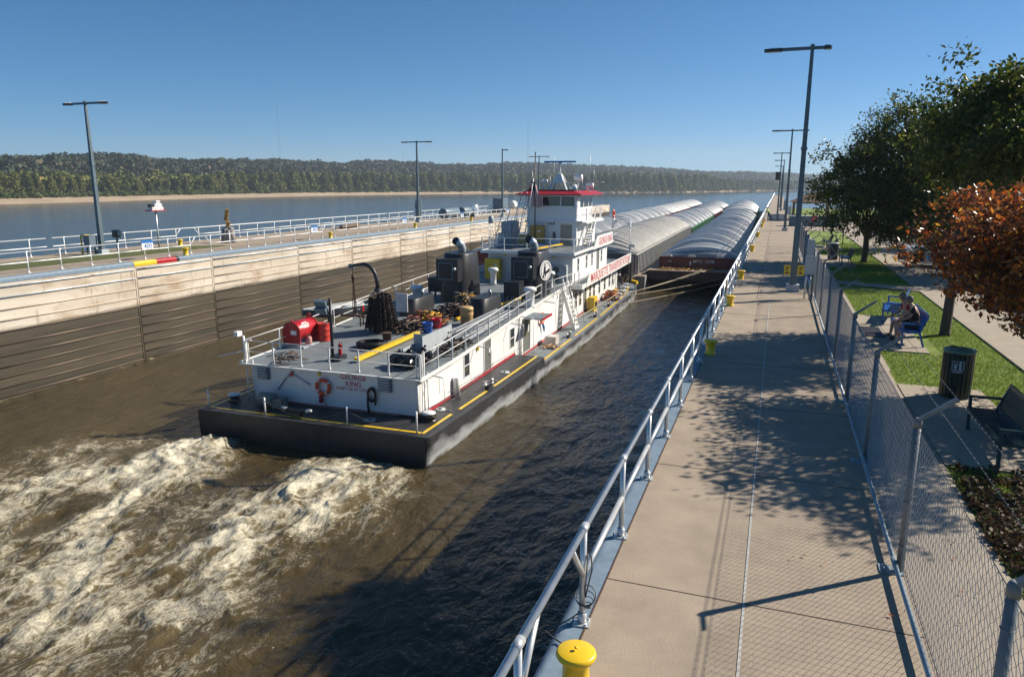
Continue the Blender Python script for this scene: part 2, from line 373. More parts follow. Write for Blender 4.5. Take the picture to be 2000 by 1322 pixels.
# left wall top: grass strip, concrete
M['grass'] = mat('grass', (.13,.185,.018), .9, var=.3, scale=1.2, bump=.9, bscale=120, detail=9, col2=(.20,.275,.030)); dirt(M['grass'], (.14,.125,.04), 1.1, .58, .76, .6)
M['grassdull'] = mat('dull grass', (.060,.080,.016), .95, scale=1.5, col2=(.11,.12,.03), bump=.8, bscale=90)
b = MB(); b.add([(-41.6,-10,.008),(-37.8,-10,.008),(-37.8,43,.008),(-38.6,43.2,.008),(-41.6,40.5,.008)], [(0,1,2,3,4)])
o = b.build('left_wall_lawn', M['grassdull']); tag(o, kind='structure')
b = MB(); b.add([(-43.8,-12,.004),(LX-.37,-12,.004),(LX-.37,125,.004),(-43.8,125,.004)], [(0,1,2,3)])
o = b.build('left_wall_pavement', M['concrete']); tag(o, kind='structure')
# land on the right
b = MB(); b.box((1.7,-30,-9),(400,151,-.03)); o = b.build('ground', M['grassdull']); tag(o, kind='structure')
# lawn with gentle bumps
gx = np.arange(2.15, 60, .35); gy = np.arange(-6, 83, .35); GX, GY = np.meshgrid(gx, gy); GZ = .0+.018*fbm(GX*.5, GY*.5, 4)+.004
V = np.stack([GX,GY,GZ-.012],-1).reshape(-1,3); idx = np.arange(V.shape[0]).reshape(GX.shape)
o = npmesh('lawn', V, np.stack([idx[:-1,:-1],idx[:-1,1:],idx[1:,1:],idx[1:,:-1]],-1).reshape(-1,4), M['grass'], smooth=True); tag(o, kind='structure')
M['asphalt'] = mat('asphalt', (.050,.050,.052), .9, var=.2, scale=3, bump=.3, bscale=80)
b = MB()
b.box((1.72,-12,-.3),(2.85,19.2,.012)); b.box((1.72,19.2,-.3),(2.9,96,.010))
b.box((2.86,12.75,-.1),(4.5,17.9,.030)); b.box((2.75,21.6,-.1),(4.15,24.6,.030)); b.box((2.75,24.61,-.1),(4.4,27.4,.030)); b.box((2.5,43.4,-.1),(4.3,50.5,.03))
b.box((2.9,55.3,-.1),(4.5,59,.03))
b.box((2.22,77.5,-.1),(60,105,.016)); o = b.build('paved_pad', M['pad']); tag(o, kind='structure')
b = MB(); b.box((5.95,-12,-.1),(7.65,77.49,.04)); o = b.build('sidewalk', M['pad']); tag(o, kind='structure')
b = MB(); b.add([(2.9,35.9,.035),(5.94,34.4,.035),(5.94,35.7,.035),(2.9,37.0,.035)], [(0,1,2,3)]); b.box((7.66,-12,-.1),(7.85,77.49,.055),1)
o = b.build('path', [M['pad'], M['concrete']]); tag(o, kind='structure')
b = MB(); b.box((7.86,-12,-.1),(34,77.48,.02)); o = b.build('parking_lot', M['asphalt']); tag(o, kind='structure')
# steel doormat like grate in front of the blue bench, slots on the lower pad
# ---------------------------------------------------------------- far bank, hills
def bank_pts(): return [(-700,60),(-420,150),(-369,259),(-368,292),(-391,424),(-386,623),(-292,805),(-183,861),(-110,980),(-64,1122),(-10,1280),(66,1386),(400,1560),(900,1700),(2500,1800)]
BP_ = bank_pts()
M['sand'] = mat('river sand', (.40,.30,.20), .95, var=.12, scale=.05)
M['soil'] = mat('bank soil', (.10,.085,.05), .95, var=.3, scale=.04, col2=(.08,.11,.03))
def offs(pts, dist):
    out = []
    for i,(x,y) in enumerate(pts):
        x0,y0 = pts[max(i-1,0)]; x1,y1 = pts[min(i+1,len(pts)-1)]; t = Vector((x1-x0,y1-y0)).normalized(); out.append((x-t.y*dist, y+t.x*dist))
    return out
def strip(b, A, za, B, zb, mi=0):
    n = len(A); b.add([(x,y,za) for x,y in A]+[(x,y,zb) for x,y in B], [(i, i+1, n+i+1, n+i) for i in range(n-1)], mi, True)
def refine(pts, k=8):
    out = []
    for i in range(len(pts)-1):
        for j in range(k):
            t = j/k; out.append((pts[i][0]*(1-t)+pts[i+1][0]*t, pts[i][1]*(1-t)+pts[i+1][1]*t))
    out.append(pts[-1]); return out
P0 = refine(BP_, 8)
for _ in range(6): P0 = [P0[0]]+[((P0[i-1][0]+2*P0[i][0]+P0[i+1][0])/4, (P0[i-1][1]+2*P0[i][1]+P0[i+1][1])/4) for i in range(1,len(P0)-1)]+[P0[-1]]
PW = [(x+2.5*math.sin(i*.9)+1.5*math.sin(i*2.3), y) for i,(x,y) in enumerate(P0)]
b = MB(); strip(b, PW, WZ-.6, offs(P0, 6), WZ+.25); A1 = offs(P0, 6)
wdt = [float(np.interp(i,[0,5,14,34,44,52,70],[20,36,36,30,16,8,6])) for i in range(len(P0))]
A2 = []
for i,(x,y) in enumerate(P0):
    q = offs(P0, wdt[i])[i]; A2.append(q)
strip(b, A1, WZ+.25, A2, WZ+2.6); o = b.build('river_beach', M['sand']); tag(o, kind='structure')
b = MB(); A3 = offs(P0, 140); strip(b, A2, WZ+2.6, A3, WZ+3.4); o = b.build('far_bank', M['soil']); tag(o, kind='structure')
# ridge of hills behind: heights read off the skyline
SKY = [(-500,308),(-200,310),(0,309),(130,306),(200,302),(262,306),(320,314),(430,314),(560,314),(650,320),(740,314),(830,320),(920,324),(1000,318),(1060,320),(1150,324),(1230,326),(1300,330),(1380,336),(1450,336),(1540,339),(1620,344),(1800,344),(2200,340),(2700,340)]
def ray(px, py):
    return _f+r2*((px-1000)/1406.)-u2*((py-661)/1406.)
def ridge_dist(px): return np.interp(px, [-500,0,600,1000,1400,1700,2700],[620,700,1050,1350,1900,2500,3000])
rows = []
pxs = np.arange(-500, 2701, 40)
for px in pxs:
    dd = ridge_dist(px); v = ray(px, np.interp(px, [a for a,_ in SKY],[b_ for _,b_ in SKY])); hz = Vector((v.x,v.y)).length
    top = CAMZ+v.z/hz*dd; dirn = Vector((v.x,v.y))/hz
    rows.append((dirn, dd, top))
nr = 9; V = []
for dirn, dd, top in rows:
    tt = top-10.0
    for j,(fd,fz) in enumerate([(.76,-.12),(.79,.02),(.82,.34),(.86,.62),(.94,.86),(1.0,1.0),(1.1,1.02),(1.3,.9),(1.6,.2)]):
        V.append((dirn.x*dd*fd, dirn.y*dd*fd, (WZ+3)*(1-fz)+tt*fz+ (3.5*math.sin(len(V)*1.7)*fz if fd<1 else 0)))
idx = np.arange(len(V)).reshape(len(rows), nr)
F = np.stack([idx[:-1,:-1],idx[1:,:-1],idx[1:,1:],idx[:-1,1:]],-1).reshape(-1,4)
HV = np.array(V).reshape(len(rows), nr, 3)
o = npmesh('hills', V, F, M['soil'], smooth=True); tag(o, kind='structure')
# leaf clump foliage materials: hue varies per leaf clump
def foliage(name, c1, c2, c3=None, rough=.65, transl=.25, p3=.8):
    m = bpy.data.materials.new(name); m.use_nodes = True; n = m.node_tree.nodes; L = m.node_tree.links; p = n['Principled BSDF']
    g = n.new('ShaderNodeNewGeometry'); cr = n.new('ShaderNodeValToRGB'); e = cr.color_ramp.elements
    e[0].color = (*c1,1); e[1].color = (*c2,1); e[1].position = p3
    if c3: x = e.new(1.0); x.color = (*c3,1)
    L.new(g.outputs['Random Per Island'], cr.inputs[0]); L.new(cr.outputs[0], p.inputs['Base Color']); p.inputs['Roughness'].default_value = rough
    p.inputs['Specular IOR Level'].default_value = .3
    if transl:
        t = n.new('ShaderNodeBsdfTranslucent'); mx = n.new('ShaderNodeMixShader'); mx.inputs[0].default_value = transl
        L.new(cr.outputs[0], t.inputs[0]); L.new(p.outputs[0], mx.inputs[1]); L.new(t.outputs[0], mx.inputs[2]); L.new(mx.outputs[0], n['Material Output'].inputs[0])
    return m
M['farleaf'] = foliage('far wood foliage', (.022,.038,.018), (.060,.070,.032), (.16,.085,.035), transl=.1, p3=.93)
M['bankleaf'] = foliage('riverbank foliage', (.065,.088,.018), (.20,.205,.038), (.30,.20,.04), transl=.15, p3=.95)
M['bark'] = mat('bark', (.085,.065,.05), .9, var=.3, scale=12, stretch=(1,1,.2), bump=.6, bscale=25)
def clumps(rng, n, R, size, flat=1.0):
    """n leaf clump quads spread through an ellipsoid shell; returns V (n*4,3)"""
    u = rng.normal(size=(n,3)); u /= np.linalg.norm(u,axis=1)[:,None]
    rr = (.55+.45*rng.rand(n)**.5)[:,None]; c = u*rr*np.array(R)
    nrm = u+.75*rng.normal(size=(n,3)); nrm /= np.linalg.norm(nrm,axis=1)[:,None]
    a = np.cross(nrm, rng.normal(size=(n,3))); a /= np.linalg.norm(a,axis=1)[:,None]; b2 = np.cross(nrm,a)
    s = (size*(.6+.8*rng.rand(n)))[:,None]
    return np.stack([c-a*s-b2*s*.7, c+a*s*1.1-b2*s*.5, c+a*s+b2*s*.8, c-a*s*.8+b2*s*.9],1)
def tree_mesh(rng, h, rad_, nl, size, lobes=9, low=.04):
    out = []
    for i in range(lobes):
        a = rng.rand()*6.28; t = rng.rand(); zc = h*(low+.10+.66*t); r_ = rad_*(.75 if t < .6 else .5)
        cx, cy = math.cos(a)*rad_*.5*(1-.5*t), math.sin(a)*rad_*.5*(1-.5*t)
        out.append(clumps(rng, nl//lobes, (r_*.8, r_*.8, h*.21), size)+np.array((cx,cy,zc)))
    out.append(clumps(rng, nl//6, (rad_*.4,rad_*.4,h*.2), size)+np.array((0,0,h*.78)))
    return np.concatenate(out)
rng = np.random.RandomState(11)
# hillside wood: one continuous mass of crowns
protoV = [clumps(np.random.RandomState(i), 120, (1,1,.85), .155) for i in range(5)]
allV = []
def place_crown(x,y,z,r):
    q = protoV[rng.randint(5)]; a = rng.rand()*6.28; c,s_ = math.cos(a), math.sin(a)
    R_ = np.array([[c,-s_,0],[s_,c,0],[0,0,1]]); allV.append((q@R_.T)*np.array((r,r,r*(.75+.4*rng.rand())))+np.array((x,y,z)))
for i in range(len(rows)-1):
    for j in range(6):
        wdx = np.linalg.norm(HV[i+1,j]-HV[i,j]); dep = np.linalg.norm(HV[i,j+1,:2]-HV[i,j,:2])
        n_ = int(min(46, wdx*dep/95.)) if j else int(min(20, wdx*dep/110.))
        for _ in range(n_):
            a_, b_ = rng.rand(), rng.rand()
            p = (HV[i,j]*(1-a_)+HV[i+1,j]*a_)*(1-b_)+(HV[i,j+1]*(1-a_)+HV[i+1,j+1]*a_)*b_
            r = 5.0+3.2*rng.rand(); place_crown(p[0],p[1],p[2]+r*.75,r*(1 if j>1 else .8))
V = np.concatenate(allV).reshape(-1,3); F = np.arange(len(V)).reshape(-1,4)
o = npmesh('hillside_wood', V, F, M['farleaf']); tag(o, 'continuous dark autumn wood covering the hills beyond the river', 'wood', kind='stuff')
# belt of bottomland trees behind the shore row (one mass), then the front row one by one
allV = []
cum = 0
def along(dist_off, step, jitter, cb, i0=0, i1=None):
    o0 = offs(P0, 1.0); pts = [(a[0]+(c[0]-a[0])*(dist_off+wdt[i_]), a[1]+(c[1]-a[1])*(dist_off+wdt[i_])) for i_,(a,c) in enumerate(zip(P0,o0))]; acc = 0.0
    for i in range(i0, (i1 or len(pts))-1):
        p, q = Vector(pts[i]), Vector(pts[i+1]); L_ = (q-p).length; t = acc
        while t < L_:
            u = p+(q-p)*(t/L_); cb(u.x+rng.uniform(-jitter,jitter), u.y+rng.uniform(-jitter,jitter), i); t += step*rng.uniform(.75,1.25)
        acc = t-L_
def vis(x,y):
    dv = Vector((x,y,0)); z_ = dv.x*_f.x+dv.y*_f.y; 
    if z_ < 5: return None
    return 1000+1406*(dv.x*r2.x+dv.y*r2.y)/z_
PROF = [(-100,-6),(0,3.0),(110,4.5),(300,6.5),(380,8),(470,9)]
def belt(x,y,i):
    px = vis(x,y)
    if px is None or px < -150 or px > 1750: return
    dist = math.hypot(x,y); r = rng.uniform(4.5,7.5)
    hh = np.interp(px, [0,300,500,900,1380,1400,1500,1750],[12,13,15,19,20,15,12,9])
    place_crown(x,y,WZ+3+hh*rng.uniform(.35,.85), r)
for od in (16,28,42,58): along(od, 8.5, 4, belt)
V = np.concatenate(allV).reshape(-1,3); F = np.arange(len(V)).reshape(-1,4)
o = npmesh('bottomland_wood', V, F, M['bankleaf']); tag(o, 'mass of bottomland woodland behind the shoreline trees', 'wood', kind='stuff')
protos = []
for k in range(5):
    h = [17,19,15,18,20][k]; r = [5.2,5.8,5.6,4.9,6.2][k]
    Vc = tree_mesh(np.random.RandomState(k+50), h, r, 1700, .42).reshape(-1,3)
    me_ob = npmesh('crown', Vc, np.arange(len(Vc)).reshape(-1,4), M['bankleaf'])
    tb = MB(); tb.tube([(0,0,-.5),(.2,.1,h*.25),(.1,-.2,h*.55),(0,0,h*.8)], [.45,.38,.25,.1], 6)
    for q in range(4):
        a = q*1.6+k; tb.tube([(.1,0,h*(.2+.08*q)),(math.cos(a)*r*.45,math.sin(a)*r*.45,h*(.4+.08*q))],[.18,.06],5)
    tk = tb.build('trunk', M['bark'])
    root = empty('riverbank_tree', (0,0,0), 'leafy green tree in the row along the far shore', 'tree', 'trees along the far shore'); me_ob.parent = root; tk.parent = root
    protos.append((root,h))
used = set()
def front(x,y,i):
    px = vis(x,y)
    if px is None or px < -120 or px > 1680: return
    k = rng.randint(5); root, h = protos[k]
    hh = np.interp(px, [-100,0,100,260,380,440,700,1000,1290,1380,1400,1500,1680],[16,15,13,11,12,18,20,21,22,22,17,15,13])
    s_ = hh/h*rng.uniform(.88,1.1)
    if k not in used: used.add(k); o = root
    else: o = copy_tree(root)
    sec = [(130,'left of the left lamp post'),(330,'behind the birdhouse pole'),(560,'behind the letter sculpture'),(800,'left of the middle lamp post'),(1000,'just left of the pilothouse'),(1180,'behind the antennas'),(1400,'above the barges'),(9999,'by the walkway lamps')]
    ws = next(t for lim,t in sec if px<lim); kd = ['round','tall round','low spreading','narrow','broad tall'][k]
    o['label'] = '%s green tree of the far shore row, %s'%(kd,ws); o['group'] = '%s far shore trees %s'%(kd,ws)
    o.location = (x,y,WZ+2.7); o.rotation_euler = (0,0,rng.rand()*6.28); o.scale = (s_*rng.uniform(.9,1.15),s_,s_)
along(6 , 9.0, 2.5, front)
M['shrub'] = foliage('willow scrub', (.06,.085,.02), (.12,.15,.035), transl=.15)
allV = []
def scrub(x,y,i):
    px = vis(x,y)
    if px is None or px < -120 or px > 1650: return
    if px > 430 and rng.rand() < .35: return
    place_crown(x,y,WZ+3.4, rng.uniform(1.8,3.2) if px < 430 else rng.uniform(1.2,2.6))
for od in (-2,1,4): along(od, 3.6, 2, scrub)
V = np.concatenate(allV).reshape(-1,3); o = npmesh('willow_scrub', V, np.arange(len(V)).reshape(-1,4), M['shrub']); tag(o, 'low green willow scrub behind the sandbar on the far shore', 'shrubs', kind='stuff')
# ---------------------------------------------------------------- towboat
BR = rad(0.8); BO = Vector((-16.95,22.7,0)); BM = Matrix.Translation(BO) @ Matrix.Rotation(BR,4,'Z')
tb = empty('towboat', BO, 'white towboat with black stacks and a red roofed pilothouse, churning the water at its stern', 'towboat', rz=BR)
def bp(name, b, m, parent=None, label=None):
    o = b.build(name, m, parent or tb)
    if label: o['label'] = label
    return o
def bthing(name, x, y, z, label, cat, group=None, rz=0.):
    p = BM @ Vector((x,y,z)); return empty(name, p, label, cat, group, rz=BR+rz)
def D2(l): return float(np.interp(l, [0,5,9,13,19,24,45],[-3.15,-3.07,-2.89,-2.68,-2.42,-2.28,-2.45]))
def HW(l): return float(np.interp(l, [0,.25,8,17,29,42,46.5,47.8],[5.25,5.35,5.62,5.85,5.95,5.8,5.35,4.6]))
def DK(l): return -4.8 if l <= 13.8 else float(np.interp(l,[13.8,26,36,43,47.8],[-5.25,-5.15,-5.1,-5.1,-4.95]))
# hull
b = MB(); st = [0,.25,2,5,8,11,13.75,13.95,17,22,29,36,42,45,46.5,47.8]
prof = []
for l in st:
    h_ = HW(l); zd = DK(l); prof.append([(-h_,zd),(-h_-.0,zd-.32),(-h_+.12,-6.9),(h_-.12,-6.9),(h_,zd-.32),(h_,zd),(h_-.10,zd+.05),(-h_+.10,zd+.05)])
n = 8; vs = [(x,l,z) for l,pr in zip(st,prof) for x,z in pr]
fs = [tuple(range(n))]; fs.append(tuple((len(st)-1)*n+j for j in range(n))[::-1])
for i in range(len(st)-1):
    for j in range(n): fs.append((i*n+j, i*n+(j+1)%n, (i+1)*n+(j+1)%n, (i+1)*n+j))
b.add(vs, [f[::-1] for f in fs])
def hull_mat():
    m = M['hull']; n_, L, p = N(m)
    tc = n_.new('ShaderNodeTexCoord'); sp = n_.new('ShaderNodeSeparateXYZ'); L.new(tc.outputs['Object'], sp.inputs[0])
    z = math_(m,'ADD',sp.outputs[2], math_(m,'MULTIPLY', math_(m,'SUBTRACT', noise(m,1.5,8,(1,.35,1)), .5), 1.3))
    side = math_(m,'GREATER_THAN', sp.outputs[1], .1)
    f = math_(m,'MULTIPLY', maprange(m, z, -5.25,-5.65), side)
    setcol(m, mixc(m, f, basecol(m), (.34,.36,.38)))
    scum = maprange(m, z, -5.75,-5.95); setcol(m, mixc(m, scum, basecol(m), (.05,.045,.02)))
    dirt(m, (.12,.06,.035), 3.5, .63, .72, .8, (1,.6,.5))
hull_mat(); bp('hull', b, M['hull'])
b = MB(); xx = []
for l0,l1 in ((.12,13.82),(13.84,47.7)):
    ls = np.linspace(l0,l1,14)
    b.add([(s_*(HW(l)-.11),l,(DK(l1) if l0<1 else DK(max(l,13.9)))+.056) for l in ls for s_ in (-1,1)], [(2*i,2*i+1,2*i+3,2*i+2) for i in range(13)])
bp('main_deck', b, M['deck'])
b = MB(); b.bar((5.0,13.85,-5.0),(5.0,14.3,-5.15),.9,.1)
for k in range(3): b.box((4.3,13.86+k*.16,-5.2),(5.6,14.0+k*.16,-4.86-.12*k))
bp('deck_steps', b, M['hull'])
b = MB()
def yl(pts, wd=.07):
    for (x0,y0),(x1,y1) in zip(pts[:-1],pts[1:]):
        d = Vector((x1-x0,y1-y0)).normalized()*wd; z0 = DK(y0 if y0>14 or y0<13.8 else 14)+.062; z1 = DK(y1)+.062 if not (y0<13.8<y1) else z0
        if y0 > 13.8: z0 = DK(y0)+.064; z1 = DK(y1)+.064
        b.add([(x0-d.y,y0+d.x,z0),(x0+d.y,y0-d.x,z0),(x1+d.y,y1-d.x,z1),(x1-d.y,y1+d.x,z1)],[(0,1,2,3)])
yl([(-4.95,.42),(4.95,.42)]); yl([(4.98,.35),(5.05,2.9)]); yl([(5.1,3.6),(5.2,6.5)]); yl([(5.22,7.4),(5.35,13.7)]); yl([(5.42,14.6),(5.5,20.6)]); yl([(5.5,21.6),(5.55,28)]); yl([(5.55,29),(5.5,36)]); yl([(5.5,37),(5.4,39)]); yl([(5.4,39.6),(5.3,41)]); yl([(5.2,41.8),(4.9,44.5)]); yl([(-4.95,.42),(-5.0,12)])
bp('yellow_stripe', b, M['yellow'])
b = MB(); b.prism([(4.5,47.3),(5.3,46.4),(5.4,46.8),(4.7,47.9)], -5.0,-4.72); bp('bow_guard', b, M['yellow'])
# lower deckhouse
b = MB(); ls = [2.0,5,9,13,14,19,24,30,36,43]
HX = 4.05
def rr(x0,x1,y0,y1,r,n_=5):
    o_ = []
    for cx,cy,a0 in ((x1-r,y0+r,-90),(x1-r,y1-r,0),(x0+r,y1-r,90),(x0+r,y0+r,180)):
        for k in range(n_+1):
            a = rad(a0+90*k/n_); o_.append((cx+r*math.cos(a), cy+r*math.sin(a)))
    return o_
for i in range(len(ls)-1):
    for s_ in (-1,1):
        x = s_*HX; y0 = ls[i] if i else 2.22; y1 = ls[i+1]; zb0 = DK(y0)+.055 if y0<13.9 else DK(y0)+.05; zb1 = DK(y1)+.055
        zb0 = min(zb0, zb1)
        q = [(x,y0,zb0),(x,y1,zb0 if y1<=13.9 else zb1),(x,y1,D2(y1)-.02),(x,y0,D2(y0)-.02)]
        b.add(q, [(0,1,2,3) if s_>0 else (3,2,1,0)])
b.add([(-3.83,2.0,-4.8),(3.83,2.0,-4.8),(3.83,2.0,-3.17),(-3.83,2.0,-3.17)],[(0,1,2,3)])
for s_ in (-1,1):
    arc = [(s_*(3.83+.22*math.sin(t)), 2.22-.22*math.cos(t)) for t in np.linspace(0,math.pi/2,6)]
    for (xa,ya),(xb,yb) in zip(arc[:-1],arc[1:]): b.add([(xa,ya,-4.8),(xb,yb,-4.8),(xb,yb,-3.17),(xa,ya,-3.17)], [(0,1,2,3) if s_>0 else (3,2,1,0)], 0, True)
b.add([(-HX,43,-5.2),(HX,43,-5.2),(HX,43,-2.5),(-HX,43,-2.5)],[(3,2,1,0)])
bp('lower_deckhouse', b, M['white'])
b = MB()
for y0,y1 in ((2.2,13.8),(14,29),(29,43)):
    b.bar((HX+.012,y0,DK(y0+.01)+.11),(HX+.012,y1,DK(y1)+.11),.02,.13)
b.bar((-3.83,1.985,-4.69),(3.83,1.985,-4.69),.13,.02)
bp('red_base_stripe', b, M['redline'])
# roof of the lower house = upper deck (sheered)
b = MB(); ls2 = list(np.linspace(1.9,25.5,16))
w_ = lambda l: 4.18
vs = []; 
for l in ls2: vs += [(-4.5,l,D2(l)),(4.18,l,D2(l)),(4.18,l,D2(l)-.10),(-4.5,l,D2(l)-.10)]
fs = [(4*i,4*i+1,4*i+5,4*i+4) for i in range(15)]; b.add(vs, fs)
b.box((-4.6,25.5,-2.62),(4.95,44.3,-2.42))
bp('upper_deck', b, M['deck'])
b = MB()
for i in range(15):
    l0,l1 = ls2[i],ls2[i+1]
    for x in (-4.5,4.19): b.bar((x,l0,D2(l0)-.03),(x,l1,D2(l1)-.03),.05,.16)
b.bar((-4.5,1.88,D2(1.9)-.03),(4.2,1.88,D2(1.9)-.03),.16,.05)
b.box((4.951,25.4,-2.68),(5.0,44.3,-2.36)); b.box((-4.65,25.4,-2.68),(-4.601,44.3,-2.36)); b.box((4.2,25.44,-2.68),(4.95,25.499,-2.36))
bp('deck_edge', b, M['whiteclean'])
# upper deckhouse, third deck, pilothouse
b = MB(); b.box((-2.3,26.3,-2.42),(4.05,38.0,-.34)); bp('upper_deckhouse', b, M['white'])
b = MB(); b.box((-2.5,25.4,-.34),(4.36,38.9,-.2)); b.box((-4.0,33,-.34),(-2.5,38.9,-.2)); bp('third_deck', b, M['deck'])
b = MB(); b.box((-2.55,25.34,-.36),(4.41,25.4,-.16)); b.box((4.36,25.4,-.36),(4.41,38.9,-.16)); b.box((-2.55,25.4,-.36),(-2.5,33,-.16)); bp('deck_edge', b, M['whiteclean'])
b = MB(); b.box((-.85,31.0,-.2),(3.1,37.4,1.62)); bp('pilothouse_base', b, M['white'])
b = MB(); b.box((-1.0,30.85,1.62),(3.6,37.9,1.74)); b.box((3.1,31.6,1.5),(3.75,37.9,1.62)); bp('bridge_walkway', b, M['whiteclean'])
b = MB(); b.prism([(-.85,31.0),(3.1,31.0),(3.1,36.2),(2.3,37.8),(0.,37.8),(-.85,36.2)], 1.74, 2.72); b.prism([(-.85,31.0),(3.1,31.0),(3.1,36.2),(2.3,37.8),(0.,37.8),(-.85,36.2)], 3.62, 3.72)
for x,y in ((-.8,31.05),(3.02,31.05),(3.02,33.2),(3.02,34.9),(3.02,36.1),(2.28,37.7),(0,37.7),(-.8,36.1),(.33,31.05),(1.82,31.05)): b.cbox((x,y,3.17),(.14,.14,.92))
b.box((1.76,31.0,2.72),(1.9,31.08,3.62)); b.box((.27,31.0,2.72),(.41,31.08,3.62)); b.box((-.85,31,3.5),(3.1,31.09,3.62)); b.box((-.85,31,2.72),(3.1,31.09,2.88)); b.box((2.85,31,2.72),(3.1,31.09,3.62))
bp('wheelhouse', b, M['white'])
for x0,x1 in ((-.5,.27),(.41,1.76),(1.9,2.85)):
    b = MB(); b.box((x0,31.03,2.88),(x1,31.06,3.5)); o = bp('window', b, M['glass'])
    bb = MB()
    for p_,q_ in (((x0,31.0,2.88),(x1,31.0,2.88)),((x0,31.0,3.5),(x1,31.0,3.5)),((x0,31,2.88),(x0,31,3.5)),((x1,31,2.88),(x1,31,3.5))): bb.tube([p_,q_],.025,6)
    bb.build('window_frame', M['black'], o)
for y0,y1 in ((31.15,33.1),(33.3,34.8),(35.0,36.0)):
    b = MB(); b.box((3.04,y0,2.4 if y0>33.2 else 2.74),(3.07,y1,3.6)); bp('window', b, M['glass'])
b = MB(); b.box((3.1,31.15,1.76),(3.115,31.95,3.5)); bp('side_door', b, M['whiteclean'])
def roof_poly(k): return [(-1.5-k,30.5-k),(3.45+k,30.5-k),(3.75+k,36.6),(2.9+k*.7,38.8+k),(-.3-k*.7,38.8+k),(-1.8-k,36.6)]
b = MB(); lo = roof_poly(.12); hi = roof_poly(-.55); n = 6
b.add([(x,y,3.66) for x,y in lo]+[(x,y,3.74) for x,y in lo]+[(x,y,3.98) for x,y in hi], [tuple(range(n))[::-1]]+[(i,(i+1)%n,n+(i+1)%n,n+i) for i in range(n)]+[(n+i,n+(i+1)%n,2*n+(i+1)%n,2*n+i) for i in range(n)]+[tuple(range(2*n,3*n))])
bp('red_roof', b, M['red'])
b = MB(); b.box((-.9,31.05,3.96),(2.9,31.15,4.06)); b.box((-.9,31.2,3.98),(2.9,36.5,4.0)); bp('roof_rim', b, M['black'])
# radar mast (A frame), antennas, searchlights
b = MB()
for x0 in (-.05,2.45):
    for y0 in (32.2,33.6): b.bar((1.2+(x0-1.2)*.62,y0,3.98),(1.2+(x0-1.2)*.10,32.9,5.25),.14,.09)
b.add([(.78,32.45,4.6),(1.62,32.45,4.6),(1.36,32.7,5.25),(1.04,32.7,5.25),(.78,33.35,4.6),(1.62,33.35,4.6),(1.36,33.1,5.25),(1.04,33.1,5.25)],[(0,1,2,3),(5,4,7,6),(4,0,3,7),(1,5,6,2),(3,2,6,7)])
b.lathe([(.12,5.15),(.08,5.6),(.06,5.95),(.16,6.0),(.16,6.12)],(1.2,32.9,0),10)
bp('radar_mast', b, M['whiteclean'])
b = MB(); b.cbox((1.2,32.9,6.18),(2.5,.14,.12),rz=.12); bp('radar_scanner', b, M['signblue'])
def slamp(x,y,z,r,nm='searchlight'):
    b = MB(); Mx = Matrix.Rotation(rad(90),4,'Y'); b.lathe([(0.001,-.3),(r*.7,-.28),(r,-.2),(r,.25),(r*1.06,.26),(r*1.06,.32),(.001,.34)],(x,y,z),16,M=Mx); b.tube([(x,y,z-r),(x,y,z-r-.55)],.06,8); return bp(nm, b, M['whiteclean'])
slamp(2.5,33.6,4.95,.27); slamp(3.2,34.5,4.35,.2); slamp(-.15,33,4.7,.12)
b = MB(); b.lathe([(.25,3.98),(.25,4.25),(.2,4.4),(0.001,4.48)],(2.35,33.0,0),14); b.lathe([(.22,3.98),(.22,4.2),(.001,4.35)],(2.85,35,0),12); bp('radome', b, M['whiteclean'])
b = MB()
for x,y,h_,r_ in ((.55,33.5,6.7,.018),(3.1,35,6.9,.02),(3.35,35.4,5.6,.015),(-.6,31.5,5.5,.015),(2.0,36,5.2,.015),(-.2,35,5.1,.02),(.1,32,4.9,.015),(3.0,33,4.8,.012)): b.tube([(x,y,3.95),(x,y,h_)],r_,6)
b.tube([(-1.1,31.4,4.5),(-.1,31.6,4.5)],.025,6); b.tube([(2.9,35.0,4.62),(4.3,35.0,4.62)],.03,6); b.tube([(-1.1,31.3,4.55),(2.9,31.3,4.55)],.012,5)
bp('antenna', b, M['galv'])
b = MB(); b.lathe([(.13,0),(.02,.42),(.14,.44)],(-.7,31.2,3.98),10); bp('horn', b, M['red'])
# yellow corner lamps row under decks
b = MB()
for x,y,z in ((-1.0,26.27,-.5),(2.6,26.27,-.5),(4.07,29.5,-.5),(4.07,35.2,-.5)): b.cbox((x,y,z),(.1,.1,.18))
bp('deck_lamp', b, M['yellow'])
# black signal mast, lean ladders, flag staff
b = MB(); b.tube([(.25,29.5,-.2),(.25,29.5,6.8)],.045,8); bp('signal_mast', b, M['black'])
def ladder(p,q,wv,nm,m_,rungs=12,r=.022, parent=None):
    b = MB(); p=Vector(p); q=Vector(q); wv=Vector(wv)
    b.tube([p-wv,q-wv],r,6); b.tube([p+wv,q+wv],r,6)
    for k in range(1,rungs): c = p+(q-p)*k/rungs; b.tube([c-wv,c+wv],r*.7,5)
    return b.build(nm, m_, parent or tb)
ladder((-1.35,29.2,-.2),(-.95,30.6,3.9),(.22,0,0),'ladder',M['galv'],14)
ladder((-.75,28.6,-.2),(-.35,30.6,3.6),(.22,0,0),'ladder',M['lightgrey'],14)
b = MB()
for k in range(4): b.tube([(-3.3+k*.45,30+k*.5,-.2),(-2.9+k*.4,31.3+k*.5,2.6)],.03,6)
for k in range(3): b.tube([(-3.6+k*.5,29.5,-.15),(-2.5+k*.45,31,1.9)],.02,6)
b.tube([(-2.9,31.3,2.6),(-1.3,33,2.6)],.03,6); b.box((-3.0,31.0,-.2),(-2.2,33,1.6)); 
bp('ladder_frame', b, M['lightgrey'])
